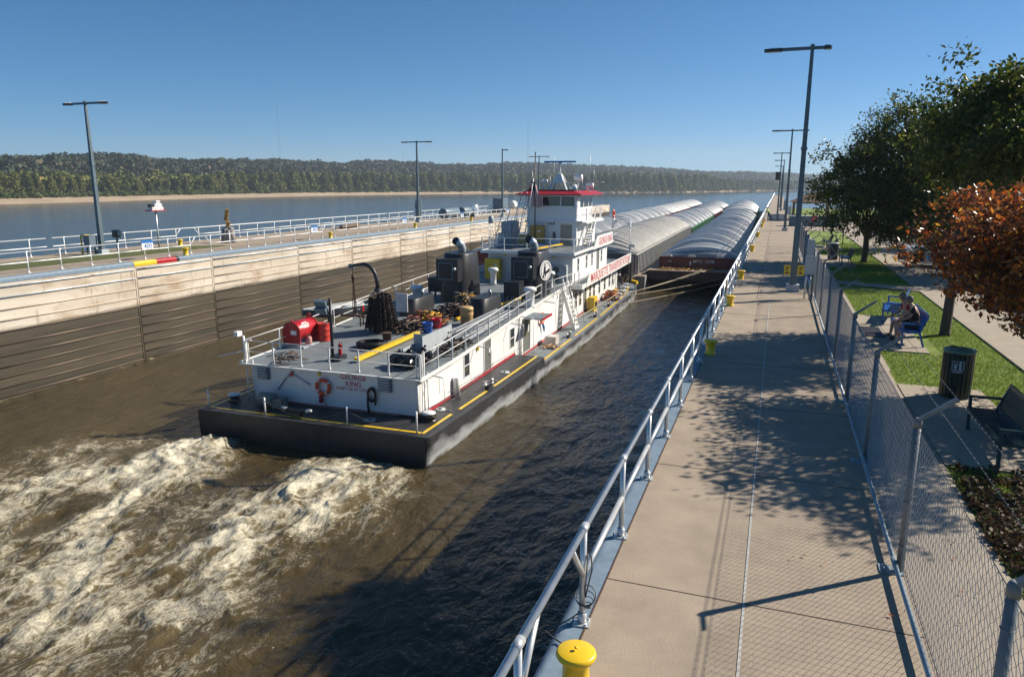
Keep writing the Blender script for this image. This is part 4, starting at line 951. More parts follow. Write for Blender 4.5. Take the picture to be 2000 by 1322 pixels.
# life rings
def ring_parts(Mx):
    r_ = MB(); r_.torus((0,0,0),.30,.075,32,10,M=Mx); s_ = MB()
    for k in range(4):
        a = k*math.pi/2+.6; s_.tube([Mx@Vector((.30*math.cos(a+d),.30*math.sin(a+d),0)) for d in (-.12,0,.12)],.08,12)
    return r_, s_
M['orange'] = mat('life ring orange',(.75,.09,.02),.5)
r_, s_ = ring_parts(Matrix.Rotation(rad(90),4,'X'))
li = thing_b('life_ring','orange life ring hung on the white stern wall below the vessel name','life ring',-.34,1.87,-3.83,[('ring_body',r_,M['orange']),('ring_band',s_,M['signwhite'])])
g = MB(); g.lathe([(.07,-.68),(.08,-.66),(.08,-.38),(.05,-.33),(.02,-.3)],(-.12,-.02,0),12); thing_b('float_light','small red float light hanging under the orange stern life ring','float light',-.34,1.87,-3.83,[('float_body',g,M['redline']),('lanyard',MB().tube(sag((-.1,-.02,-.3),(.2,-.02,-.8),.1),.012,5),M['rubber'])])
r_, s_ = ring_parts(Matrix.Rotation(rad(90),4,'Y'))
thing_b('life_ring','orange life ring on a white panel beside the side stairs, blue throw bag under it','life ring',4.18,18.6,-3.55,[('ring_body',r_,M['orange']),('ring_band',s_,M['signwhite']),('throw_bag',MB().tube([(0,.1,-.35),(.02,.25,-.6),(.02,.35,-.85)],[.06,.08,.05],8),M['signblue'])])
r_, s_ = ring_parts(Matrix.Rotation(rad(90),4,'Y'))
thing_b('life_ring','orange life ring high on a post forward of the pilothouse','life ring',4.2,39.75,2.0,[('ring_body',r_,M['orange']),('ring_band',s_,M['signwhite'])])
# axe, pike, coiled hose on the stern wall
thing_b('fire_axe','fire axe with red head mounted on the white stern wall','axe',-1.55,1.93,-3.55,[('axe_handle',MB().tube([(-.3,0,.12),(.55,0,-.28)],.022,7),M['lightgrey']),('axe_head',MB().prism([(-.1,-.13),(.02,-.1),(.06,.1),(-.06,.12)],-.02,.02,0,Matrix.Translation((-.33,0,.12))@Matrix.Rotation(rad(90),4,'X')),M['red'])])
thing_b('pike_pole','short black pole hung aslant on the stern wall left of the axe','pole',-2.35,1.93,-3.75,[('pole_shaft',MB().tube([(-.3,0,-.42),(.3,0,.3)],.022,7),M['black']),('pole_grip',MB().tube([(.16,0,.13),(.3,0,.3)],.035,7),M['lightgrey'])])
g = MB(); MX = Matrix.Rotation(rad(90),4,'X')
g.torus((0,0,0),.2,.045,26,8,M=MX@Matrix.Diagonal((.9,1.35,1,1))); g.torus((0.02,-.06,.01),.19,.04,26,8,M=MX@Matrix.Diagonal((.9,1.3,1,1))); g.tube([(-.17,-.03,-.1),(-.18,-.03,-.5),(-.14,-.03,-.8)],.045,8); g.tube([(.18,-.03,-.1),(.17,-.03,-.42)],.04,8)
thing_b('hose_coil','black hose looped on a hook right of the lettering on the stern wall','hose',1.95,1.9,-3.95,[('hose',g,M['rubber'])])
# skiff on its cradle
sk_ = MB(); st_ = []; LN = 5.0
for k in range(13):
    t = k/12; wd = .72*min(1,(t/.42)**.65) if t<.42 else .72; kz = .38*(1-min(1,t/.38))**1.6; ch = .16*(1-t); y = LN*t
    st_.append([(-wd,.52+ .12*(1-t)**2),(-wd*.8,.16+kz*.7),(-wd*.3 if t>.01 else 0,kz),(wd*.3,kz),(wd*.8,.16+kz*.7),(wd,.52+.12*(1-t)**2)])
n6 = 6; vs = [(x,LN*k/12,z) for k,pr in enumerate(st_) for x,z in pr]
sk_.add(vs,[(i*n6+j,i*n6+j+1,(i+1)*n6+j+1,(i+1)*n6+j) for i in range(12) for j in range(5)]+[tuple(12*n6+j for j in range(6))],0,True)
gun = MB(); gun.tube([(-pr[0][0]*-1,LN*k/12,pr[0][1]) for k,pr in enumerate(st_)],.03,6); gun.tube([(pr[5][0],LN*k/12,pr[5][1]) for k,pr in enumerate(st_)],.03,6)
dk = MB(); dk.add([(-.55,1.2,.5),(.55,1.2,.5),(.62,2.2,.5),(-.62,2.2,.5)],[(0,1,2,3)]); dk.add([(-.01,.1,.62),(.3,.75,.57),(-.3,.75,.57)],[(0,1,2)]); dk.box((-.66,3.1,.3),(.66,3.4,.42))
st2 = MB(); st2.box((.728,3.25,.2),(.734,3.32,.5)); st2.box((.728,3.4,.2),(.734,3.52,.5),1)
M['alum'] = mat('bare aluminium hull',(.13,.14,.145),.5,.2,var=.15)
skf = thing_b('skiff','grey aluminium skiff with a dark bow on stands over the port rail','skiff',-5.9,8.5,-2.62,[('skiff_hull',sk_,M['alum']),('gunwale',gun,M['lightgrey']),('thwart',dk,M['lightgrey']),('side_stripe',st2,[M['black'],M['red']]),('outboard_motor',MB().cbox((0,5.1,.6),(.35,.4,.5)).tube([(0,5.2,.4),(0,5.25,-.3)],.08,8),M['black'])], rz=rad(-20))
b = MB(); b.tube([(-3.1,9.6,-2.9),(-3.1,9.6,-2.3)],.04,8); b.tube([(-3.1,9.9,-2.9),(-3.1,9.9,-2.3)],.04,8); b.bar((-4.6,9.75,-2.35),(-2.9,9.75,-2.35),.1,.1); b.bar((-3.8,11.8,-2.35),(-2.4,11.8,-2.35),.1,.1); b.tube([(-2.5,11.8,-2.8),(-2.5,11.8,-2.35)],.04,8); bp('skiff_cradle', b, M['rust'])
# white notice board behind the chains
b = MB(); b.box((-1.95,11.4,-2.3),(-1.25,11.44,-1.3)); bp('notice_panel', b, M['signwhite'])
# chains draped over the davit base
def chainrun(b, pts, pitch=.11, r=.016):
    P = [Vector(p) for p in pts]; seg = [(P[i+1]-P[i]).length for i in range(len(P)-1)]; tot = sum(seg); k = 0; s_ = 0
    while s_ < tot:
        t = s_; i = 0
        while i < len(seg)-1 and t > seg[i]: t -= seg[i]; i += 1
        d = (P[i+1]-P[i]).normalized(); c = P[i]+d*t; a = Vector((math.cos(k*1.57+1),math.sin(k*1.57+1),0)); a = (a-d*a.dot(d)); a = a.normalized() if a.length>.1 else Vector((1,0,0))
        hw = .032; hl = pitch*.62; q = [c+a*hw-d*hl*.6,c+a*hw+d*hl*.6,c+d*hl,c-a*hw+d*hl*.6,c-a*hw-d*hl*.6,c-d*hl,c+a*hw-d*hl*.6]
        b.tube(q,r,4,caps=False); s_ += pitch; k += 1
b = MB(); M['chain'] = mat('wet black chain',(.045,.035,.03),.35,.6,var=.6,scale=9)
for k in range(84):
    a = rk.uniform(0,6.28); r0 = rk.uniform(.30,.60); r1 = r0+rk.uniform(.12,.38); zt = -.98+rk.uniform(-.12,.08); zb = -2.8+rk.uniform(0,.3); cx,cy=-1.5,8.9
    ca,sa = math.cos(a),math.sin(a)
    chainrun(b,[(cx+ca*r0*.5,cy+sa*r0*.5,zt),(cx+ca*r0,cy+sa*r0,zt-.10),(cx+ca*(r0*.6+r1*.4),cy+sa*(r0*.6+r1*.4),zt-.7),(cx+ca*r1,cy+sa*r1,zb)], .14,.021)
b.lathe([(.42,-2.8),(.42,-2.2),(.36,-1.5),(.2,-1.1)],(-1.5,8.9,0),12)
b2 = thing_b('chain_heap','mass of black chains draped over the davit crane base','chains',0,0,0,[('chain',b,M['chain'])])
def coil(b, cx,cy,z,R,r,turns,hh=.12):
    pts = []
    for k in range(turns*22): a = 2*math.pi*k/22; rr_ = R*(1-.04*rk.random()-.25*((k/22)%3)/3); pts.append((cx+rr_*math.cos(a),cy+rr_*.85*math.sin(a),z+r+hh*k/(turns*22)+rk.uniform(-.01,.01)))
    b.tube(pts,r,6)
b = MB(); coil(b,0,0,0,.78,.04,9,.28); thing_b('cable_coil','black cable coiled flat in front of the hanging chains','coil',-.35,6.0,-3.05,[('cable',b,M['rubber'])])
b = MB(); 
for k in range(16):
    a = rk.uniform(0,6.28); x0,y0 = rk.uniform(-.3,.3),rk.uniform(-.8,.6); b.tube([(x0,y0,.05+rk.random()*.1),(x0+.5*math.cos(a),y0+.6*math.sin(a),.08+rk.random()*.12),(x0+.9*math.cos(a+.5),y0+.9*math.sin(a+.5),.04)],.022,5)
thing_b('loose_rope_pile','tangled dark ropes and hoses lying along the stern rail','rope pile',-2.9,3.0,-3.08,[('rope',b,M['rust'])])
# long heap of rigging: dark hoses, wires, orange and yellow straps/ratchets
def heap(nm,label,x,y,z,n_,rx,ry,hh,mats_,r=(.018,.035),ln=(.4,1.0)):
    bs = [MB() for _ in mats_]
    for k in range(n_):
        u,v = rk.gauss(0,.42),rk.gauss(0,.42); u=max(-1,min(1,u)); v=max(-1,min(1,v)); hz = hh*max(0.05,(1-u*u-v*v))*rk.uniform(.25,1); a = rk.uniform(0,6.28); L_ = rk.uniform(*ln)/2
        p = Vector((u*rx,v*ry,hz)); d = Vector((math.cos(a),math.sin(a),rk.uniform(-.35,.35)))*L_; bd_ = Vector((-d.y,d.x,0))*rk.uniform(-.5,.5)
        q = [p-d,p+bd_*.5,p+d]; q = [Vector((c.x,c.y,max(.03,c.z))) for c in q]; bs[k%len(mats_)].tube(q, rk.uniform(*r),5)
    return thing_b(nm,label,'gear pile',x,y,z,[(nmp,bb,mm) for (nmp,mm),bb in zip(mats_,bs)])
M['orange2']=mat('orange webbing',(.70,.14,.02),.6); M['yelweb']=mat('yellow webbing',(.72,.40,.02),.6); M['teal']=mat('teal sleeve',(.03,.28,.26),.6)
heap('strap_heap','bright heap of orange and yellow ratchet bars and straps beside the low black casing',-.1,11.2,-2.78,340,1.0,1.15,.62,[('strap',M['orange2']),('ratchet_bar',M['rust']),('strap',M['yelweb']),('ratchet_bar',M['black']),('strap',M['yelweb']),('ratchet_bar',M['steel']),('ratchet_bar',M['rust'])])
heap('cable_heap','large dark heap of wires and lashings between the two casings',.35,13.4,-2.7,360,1.0,1.7,.62,[('wire',M['rust']),('wire',M['black']),('wire',M['steel']),('wire',M['chain'])])
heap('lashing_heap','pile of lashings with yellow pieces in front of the port stack',.35,15.4,-2.6,190,.6,.6,.9,[('wire',M['rust']),('wire',M['rope']),('strap',M['yelweb']),('wire',M['steel']),('wire',M['rust'])])
heap('hose_heap','low dark heap of hoses and timber just right of the chains',-.45,9.7,-2.86,200,.85,1.0,.42,[('hose',M['rubber']),('wire',M['rust']),('hose',M['black']),('wire',M['wood'])],(.025,.045))
b = MB(); coil(b,0,0,0,.36,.022,5,.2); thing_b('hose_coil','dull pink hose coiled on top of the dark hose heap','hose',-.35,10.3,-2.5,[('hose',b,mat('pink hose',(.33,.13,.11),.7))])
def bucket(m_): 
    u=MB(); u.lathe([(.2,0),(.22,.05),(.27,.48),(.285,.49),(.285,.52),(.26,.52),(.255,.49),(.19,.1),(.001,.1)],(0,0,0),22); h2=MB(); h2.tube([(-.28,0,.47),(-.25,-.12,.33),(0,-.29,.22),(.25,-.12,.33),(.28,0,.47)],.008,5)
    return [('bucket_body',u,m_),('bucket_handle',h2,M['galv'])]
thing_b('bucket','blue plastic bucket standing beside the red bucket','bucket',.95,9.3,-2.86,bucket(mat('blue plastic',(.01,.10,.45),.35)))
thing_b('bucket','red plastic bucket standing behind the blue bucket','bucket',.95,10.35,-2.84,bucket(mat('red plastic',(.55,.015,.03),.35)))
b = MB(); b.lathe([(.2,0),(.24,.35),(.25,.36)],(0,0,0),16); thing_b('pail','rusty brown pail at the foot of the chains','pail',-.35,7.45,-2.95,[('pail_body',b,M['rust'])])
t = MB(); t.lathe([(.30,0),(.315,.05),(.33,.45),(.35,.5),(.35,.56),(.345,.75),(.35,.78)],(0,0,0),26)
t2 = MB(); t2.lathe([(.365,.78),(.37,.86),(.35,.93),(.28,.97),(.001,.98)],(0,0,0),26); t2.torus((0,0,.62),.345,.02,26,6)
sp_ = thing_b('spill_barrel','tan plastic spill kit barrel with a screw lid in front of the starboard casing','barrel',2.15,11.5,-2.78,[('barrel_body',t,mat('tan plastic',(.52,.33,.13),.45)),('barrel_lid',t2,mat('tan lid',(.55,.36,.15),.45))])
for s_,dz in (('SPILL',.0),('KIT',-.14)): text(s_,.16,Matrix.Translation((0.02,-.345,.40+dz))@Matrix(((1,0,0,0),(0,0,-1,0),(0,1,0,0),(0,0,0,1))),M['black'],'lettering',parent=sp_)
# grey open box / wind screen, garbage bags
b = MB(); b.box((1.75,6.15,-3.02),(2.78,6.2,-2.25)); b.box((2.76,4.9,-3.05),(2.82,8.05,-2.08)); b.box((1.78,4.95,-3.05),(1.83,6.1,-2.7)); bp('deck_screen', b, M['lightgrey'])
bagm = mat('black bin bag',(.012,.012,.014),.22,var=.3,spec=.7)
def bag(x,y,z,s_,lab):
    u = MB(); n_ = 18; rows_=[]; 
    for i in range(11):
        ph = math.pi*i/10; 
        for j in range(n_):
            th=2*math.pi*j/n_; k = 1+.22*math.sin(th*5+i*1.3)*math.sin(ph)+.1*rk.uniform(-1,1); r_=.36*math.sin(ph)**.7*k if 0<i<10 else .02
            u.v.append((r_*math.cos(th)*s_,r_*math.sin(th)*s_,(.26-.28*math.cos(ph)+(.1 if i==10 else 0)+.03*rk.uniform(-1,1))*s_))
    for i in range(10):
        for j in range(n_): u.f.append((i*n_+j,i*n_+(j+1)%n_,(i+1)*n_+(j+1)%n_,(i+1)*n_+j)); u.m.append(0); u.sm.append(False)
    return thing_b('bin_bag',lab,'bin bag',x,y,z,[('bag_body',u,bagm),('bag_neck',MB().tube([(0,0,.5*s_),(.03,.02,.62*s_),(.09,.03,.7*s_)],[.05,.03,.07],7),bagm)])
bag(2.35,3.5,-3.08,1.0,'shiny black bin bag lying lowest and farthest left by the starboard stern rail')
bag(2.95,3.4,-3.08,1.25,'largest black bin bag, in the middle of the three at the stern')
bag(3.15,4.3,-3.08,1.1,'black bin bag against the grey deck screen, farthest from the stern rail')
# ladders / wire gear on the starboard side
def alu_ladder(name,label,x,y,z,L_,rz,ry=0.):
    u=MB(); v=MB()
    for s_ in (-.2,.2): u.bar((s_,0,0),(s_,L_,.0),.03,.09)
    k=.15
    while k<L_: v.tube([(-.2,k,0),(.2,k,0)],.018,6); k+=.3
    r = thing_b(name,label,'ladder',x,y,z,[('ladder_rail',u,M['alu']),('ladder_rung',v,M['alu'])],rz=rz); r.rotation_euler=(rad(3),rad(ry),BR+rz); return r
alu_ladder('extension_ladder','aluminium ladder lying uppermost on the starboard deck beside the tan barrel',3.05,7.6,-2.35,5.3,rad(-6),-8)
alu_ladder('extension_ladder','second aluminium ladder, lower and nearer the starboard rail',3.55,7.2,-2.55,6.3,rad(-4),-10)
alu_ladder('extension_ladder','aluminium ladder lying flat against the rail posts, lowest of the three',3.85,7.6,-2.8,6.0,rad(-2),-60)
heap('wire_heap','dark wire lashings heaped under the ladders along the starboard rail',3.45,7.2,-2.98,170,.4,1.9,.32,[('wire',M['steel']),('wire',M['rust']),('wire',M['black'])])
# yellow cabinets, air conditioner, orange boxes
def cabinet(label,x,y,z,wd,dp,hh,m_,rz=0.):
    u=MB(); u.box((-wd/2,-dp/2,.06),(wd/2,dp/2,hh)); u.box((-wd/2-.01,-dp/2-.01,hh),(wd/2+.01,dp/2+.01,hh+.025)); v=MB(); v.box((-wd/2+.02,-dp/2-.02,.1),(-.01,-dp/2-.001,hh-.04)); v.box((.01,-dp/2-.02,.1),(wd/2-.02,-dp/2-.001,hh-.04))
    hn=MB(); hn.tube([(.0,-dp/2-.04,hh*.5),(.0,-dp/2-.04,hh*.42)],.03,6)
    return thing_b('safety_cabinet',label,'cabinet',x,y,z,[('cabinet_body',u,m_),('cabinet_door',v,m_),('cabinet_handle',hn,M['black']),('cabinet_label',MB().box((wd*.12,-dp/2-.026,hh*.7),(wd*.32,-dp/2-.021,hh*.78)),M['signwhite'])],rz=rz)
cabinet('mustard yellow steel cabinet on the upper deck behind a white mushroom vent',-1.7,25.75,-2.3,1.15,.5,1.5,M['yellow'])
M['ochre']=mat('ochre paint',(.50,.30,.06),.45,var=.08)
cabinet('ochre two door cabinet against the pilothouse base wall',.1,30.6,-.2,1.05,.6,1.55,M['ochre'])
cabinet('low ochre locker left of the tall ochre cabinet below the pilothouse',-.85,30.3,-.2,.75,.55,.85,M['ochre'])
u=MB(); u.cbox((0,0,.6),(1.1,.4,1.2)); v=MB()
for z in (.33,.88): v.lathe([(.001,.0),(.22,.0),(.24,.01)],(-.2,-.205,z),18,M=Matrix.Rotation(rad(90),4,'X'))
thing_b('air_conditioner','tall grey air conditioner unit against the upper house wall','air conditioner',3.3,25.6,-2.25,[('unit_case',u,M['lightgrey']),('fan_grille',v,M['steel'])])
b=MB(); b.box((-.4,-.15,0),(.4,.15,.3)); thing_b('crate','blue plastic crate at the foot of the ochre cabinet','crate',.55,29.7,-.2,[('crate_body',b,M['signblue'])])
# main deck things to starboard
b=MB(); b.cbox((0,0,.55),(.5,1.1,1.1)); v=MB(); v.box((.26,-.35,.25),(.27,.0,.75)); v.box((.26,.05,.25),(.27,.4,.75)); thing_b('deck_box','yellow gear box standing on the starboard main deck','box',4.5,31.0,-5.1,[('box_body',b,M['yellow']),('box_opening',v,M['black'])])
heap('rope_heap','brown heap of rope on the starboard deck near the bow',4.75,36.6,-5.05,120,.4,.7,.75,[('rope',mat('brown rope',(.30,.17,.09),.9)),('rope',M['rust']),('rope',M['orange2'])],(.03,.05))
for k,(x,y,a) in enumerate(((4.7,40.6,.35),(4.35,41.3,.35))):
    b=MB(); b.bar((0,-1.1,.05),(0,1.1,.12),.3,.14); b.bar((.17,-1.1,.08),(.17,1.1,.15),.03,.2); thing_b('ramp_plank',('orange yellow ramp plank near the bow, the longer and nearer one','orange yellow ramp plank near the bow, the farther one')[k],'plank',x,y,-5.02,[('plank_body',b,[M['ochre'],M['yellow']][0])],rz=rad(28))
b=MB(); rk2=random.Random(4)
for k in range(14): b.tube([(rk2.uniform(-.5,.5),rk2.uniform(-.8,.8),.05),(rk2.uniform(-.3,.3),rk2.uniform(-.5,.5),rk2.uniform(.3,1.1))],.03,5)
thing_b('ratchet_rack','tangle of rusty ratchet bars leaning at the bow','ratchets',4.4,45.2,-4.95,[('ratchet_bar',b,M['rust'])])
b=MB(); b.cbox((0,0,.3),(.7,.8,.55)); v=MB()
for k in range(40): a=rk.uniform(0,6.28); x0=rk.uniform(-.3,.5); y0=rk.uniform(-1.0,-.3); v.tube([(x0,y0,.06+.2*rk.random()),(x0+.3*math.cos(a),y0+.3*math.sin(a),.1)],.03,5)
thing_b('wrapped_bale','plastic wrapped bale at the foot of the side stairs','bale',4.75,18.8,-5.2,[('bale_body',b,mat('plastic wrap',(.55,.52,.50),.25))])
thing_b('rope_tray','shallow tray of tangled rope in front of the wrapped bale','rope tray',4.75,18.4,-5.2,[('rope',v,mat('tan rope',(.45,.30,.18),.9))])
b=MB(); b.lathe([(.001,-.35),(.28,-.34),(.3,-.2),(.3,.2),(.28,.34),(.001,.35)],(0,0,.32),18,M=Matrix.Rotation(rad(90),4,'Y')); b.cbox((.55,.1,.2),(.5,.5,.4)); thing_b('pump_unit','small grey green pump with a motor on the stern deck beside the ladder','pump',-2.7,1.25,-4.74,[('pump_body',b,mat('grey green machine',(.16,.20,.19),.5,var=.3)),('pump_hose',MB().tube([(.3,-.1,.1),(.8,-.3,.04),(1.4,-.3,.04),(1.6,-.1,.04)],.035,7),M['rubber'])])
b=MB(); b.tube([(0,0,.03),(-.4,.1,.03),(-.9,.05,.03),(-1.5,.12,.03),(-3.0,.2,.03)],.035,7)
for k in range(9): b.torus((rk.uniform(-.2,.15),rk.uniform(-.08,.08),.06+.02*k),.27,.03,18,6)
thing_b('mooring_line','dark mooring line wound round the starboard stern bitt and trailing across the deck','rope',4.5,1.9,-4.74,[('line',b,M['rubber'])])
# ---------------------------------------------------------------- barges
M['cover']=mat('barge cover fibreglass',(.42,.42,.40),.42,.0,var=.10,scale=.5,stretch=(1,.25,1),detail=9); dirt(M['cover'],(.30,.25,.18),1.2,.55,.72,.5,(1,.3,1))
M['coverdirty']=mat('stained barge cover',(.30,.295,.275),.45,.15,var=.14,scale=.6,detail=9); dirt(M['coverdirty'],(.22,.18,.12),1.0,.45,.66,.8)
M['coversteel']=mat('bright steel cover',(.24,.27,.30),.45,.0,var=.08,scale=.5); dirt(M['coversteel'],(.30,.31,.32),1.2,.6,.7,.3)
M['coverwhite']=mat('white barge cover',(.62,.62,.60),.45,var=.05); dirt(M['coverwhite'],(.35,.30,.25),1.5,.6,.75,.5)
M['covergreen']=mat('greenish cover',(.27,.38,.30),.4,.2,var=.12)
M['rustdeck']=mat('barge deck',(.30,.22,.18),.8,var=.25,scale=2); M['oxide']=mat('red oxide barge paint',(.15,.028,.024),.6,var=.25,scale=1.2); dirt(M['oxide'],(.05,.03,.025),2.5,.5,.7,.7)
M['brownhull']=mat('brown barge hull',(.060,.028,.022),.6,var=.35,scale=1.0); dirt(M['brownhull'],(.16,.12,.10),2.0,.6,.72,.5,(1,1,.4))
M['greybarge']=mat('grey barge paint',(.26,.27,.27),.55,var=.2); M['greybargedark']=mat('grey barge paint darkened for shade',(.10,.105,.11),.6,var=.2); M['greybargelight']=mat('pale grey barge paint',(.52,.52,.49),.55,var=.15); M['greenbarge']=mat('green barge paint',(.035,.13,.055),.5,var=.2); M['greenlight']=mat('pale green barge paint',(.10,.28,.14),.5); M['redbarge']=mat('red barge paint',(.22,.045,.035),.55,var=.25)  # darkest grey paints the shade between stiffeners onto the coaming plate
CW=3.95; HWb=5.12
M['rib'] = mat('worn sunlit cover rib',(.66,.66,.64),.4,.15,var=.1,scale=2); M['ribdull'] = mat('dull cover rib',(.50,.48,.43),.5,var=.15,scale=2)  # rib colour paled for wear and for the sun on the rib tops
RIBM = {M[a].name: M[b_] for a,b_ in (('cover','rib'),('coverdirty','ribdull'),('coversteel','rib'),('coverwhite','coverwhite'))}
def cover_mesh(L_, pitch, rw, rh, hh, m_, t0=0, t1=0):
    ny_ = int(L_/ (pitch/12)); y = np.linspace(0,L_,ny_+1); x = np.linspace(-1,1,25)
    ph = (y/pitch)%1.0; rib = np.clip((rw-np.abs(ph-.5)*2)*4/ max(rw,.1),0,1)*rh
    XX,YY = np.meshgrid(x,y); env = np.ones_like(YY)
    if t0: env = env*np.clip(YY/t0,0,1)**.55
    if t1: env = env*np.clip((L_-YY)/t1,0,1)**.55
    base = hh*(1-np.abs(XX)**2.2)*env
    Z = base+rib[:,None]*1.55*(1-.2*np.abs(XX)); V = np.stack([XX*(CW+.05),YY,Z],-1).reshape(-1,3)
    idx = np.arange(V.shape[0]).reshape(XX.shape); F=np.stack([idx[:-1,:-1],idx[:-1,1:],idx[1:,1:],idx[1:,:-1]],-1).reshape(-1,4)
    fr_ = (rib[:-1]+rib[1:])>rh*.55; mi_ = np.repeat(fr_.astype(int), len(x)-1)
    o = npmesh('cargo_cover',V,F,[m_, RIBM[m_.name]],smooth=False,mi=mi_); me=o.data
    return o
def barge(label, lx, l0, L_, ztop, hull_m, coam_m, cov_m, pitch, rw, rh, deckz=None, rake=0., hh=1.5, ncov=7, stm=None, group='hopper barges in the tow', high=None, stiff=.75):
    r = bthing('barge', lx, l0, 0, label, 'barge', group); dz = deckz if deckz is not None else ztop-1.1
    b=MB(); b.box((-HWb,rake,-7.2),(HWb,L_,dz)); 
    if rake: b.add([(-HWb,0,dz),(HWb,0,dz),(HWb,0,dz-.9),(-HWb,0,dz-.9),(-HWb,rake,-7.2),(HWb,rake,-7.2),(-HWb,rake,dz),(HWb,rake,dz)],[(0,1,7,6),(3,2,1,0),(5,2,3,4),(0,6,4,3),(1,2,5,7)])
    b.build('barge_hull',hull_m,r)
    b=MB(); b.box((-HWb+.05,.05,dz),(HWb-.05,L_-.05,dz+.02)); b.build('side_deck',M['rustdeck'],r)
    yb = 2.6 if rake else .9; b=MB()
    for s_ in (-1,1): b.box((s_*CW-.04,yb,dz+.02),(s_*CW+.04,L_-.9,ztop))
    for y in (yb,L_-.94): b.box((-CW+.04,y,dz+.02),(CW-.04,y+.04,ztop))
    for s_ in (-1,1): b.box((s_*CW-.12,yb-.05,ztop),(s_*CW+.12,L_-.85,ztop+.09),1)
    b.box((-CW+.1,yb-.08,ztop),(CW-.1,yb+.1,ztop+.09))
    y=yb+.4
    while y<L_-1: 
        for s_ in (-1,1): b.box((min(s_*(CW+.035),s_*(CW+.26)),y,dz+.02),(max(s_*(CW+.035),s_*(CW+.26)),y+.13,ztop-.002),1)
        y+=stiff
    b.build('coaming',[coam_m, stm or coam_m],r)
    cl=(L_-yb-.9)/ncov; proto=None
    for k in range(ncov):
        if k in (0,ncov-1): o=cover_mesh(cl-.02,pitch,rw,rh,hh,cov_m,3.0 if k==0 else 0,2.2 if k else 0)
        elif proto is None: proto=cover_mesh(cl-.02,pitch,rw,rh,hh,cov_m); o=proto
        else: o=bpy.data.objects.new('cargo_cover',proto.data); C.objects.link(o)
        if high and k==high[0] and high[1] is not None:
            o.data=proto.data.copy(); o.data.materials[0] = high[1]
        o.parent=r; o.location=(0,yb+cl*k,ztop+.09+(.06 if k%2 else 0)); 
        if k%2==1: o.scale=(1.012,1,1)
    b=MB(); y=yb+cl*.5
    while y<L_-1.5:
        for xx_ in ((-.25) ,): 
            b.cbox((xx_,y,ztop+hh+.18),(.4,.22,.1)); b.cbox((CW*.78,y+.1,ztop+hh*.42+.15),(.2,.16,.12)); b.cbox((-CW*.78,y+.1,ztop+hh*.42+.15),(.2,.16,.12))
        y+=cl*.5
    b.build('lifting_lug',M['whiteclean'],r)
    return r
G='hopper barges in the tow'
AX,BX,CX=-9.75,.55,10.62
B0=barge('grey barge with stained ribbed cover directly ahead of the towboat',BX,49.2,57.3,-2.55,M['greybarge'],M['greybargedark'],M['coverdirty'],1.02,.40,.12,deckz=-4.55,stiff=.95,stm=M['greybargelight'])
barge('middle string barge with green sides and pale ribbed cover',BX,107.2,57.3,-3.05,M['greenbarge'],M['greenbarge'],M['cover'],1.25,.35,.15,stiff=.8,stm=M['greenlight'])
barge('middle string barge with brick red sides and pale cover',BX,165.2,40,-2.95,M['redbarge'],M['redbarge'],M['cover'],1.25,.35,.1,ncov=5)
barge('farthest middle string barge, off white cover, dark brown end',BX,205.6,34,-2.6,M['brownhull'],M['brownhull'],M['cover'],1.4,.3,.08,ncov=5)
barge('nearest barge of the left string, mostly hidden behind the pilothouse',AX,50,57.3,-2.85,M['redbarge'],M['redbarge'],M['cover'],.82,.42,.10)
barge('second barge of the left string, pale ribbed cover with red coaming edge',AX,108.0,57.3,-2.85,M['redbarge'],M['redbarge'],M['cover'],1.1,.4,.15)
barge('third barge of the left string, smooth bright white cover',AX,166.0,48,-2.7,M['brownhull'],M['redbarge'],M['coverwhite'],1.4,.25,.05)
barge('farthest barge of the left string, smooth whitish cover',AX,214.6,44,-2.6,M['brownhull'],M['brownhull'],M['coverwhite'],1.4,.25,.05,ncov=5)
CB=barge('right string barge with numbered red oxide end and steel ribbed cover',CX,50.9,57.3,-2.95,M['brownhull'],M['oxide'],M['coversteel'],1.9,.22,.17,deckz=-4.08,rake=5.0,hh=1.55,ncov=5)
text('MTC 1578',.47,face_my(.35,2.497,-3.3),M['signwhite'],'barge_lettering',parent=CB,sx=1.05)
text('BTM',.22,face_my(-3.1,2.497,-3.35),M['signwhite'],'barge_mark',parent=CB)
b=MB(); b.box((-1.05,2.5,-3.7),(-.9,2.52,-3.3)); b.build('draft_mark',M['signwhite'],CB)
b=MB()
for x in (-2.45,-.55,1.95,3.6): b.box((x-.03,2.5,-4.05),(x+.03,2.585,-2.95))
b.build('end_stiffener',M['oxide'],CB)
for x in (-3.3,-.9,1.9): 
    b=MB(); b.prism([(-.45,0),(.45,0),(.28,.22),(-.28,.22)],0,.18,0,Matrix.Translation((x,2.7,-2.86))@Matrix.Rotation(rad(90),4,'X')); b.build('cover_hook',M['rib'],CB)
barge('second barge of the right string, its far cover sections tinged green',CX,108.8,50,-2.9,M['greenbarge'],M['greenbarge'],M['coversteel'],1.9,.24,.16,ncov=4,hh=1.5,high=(3,M['covergreen']))
barge('farthest right string barge, riding high with a white cover',CX,159.4,44,-2.1,M['greenbarge'],M['greenbarge'],M['coverwhite'],1.5,.3,.08,ncov=4,hh=1.9)
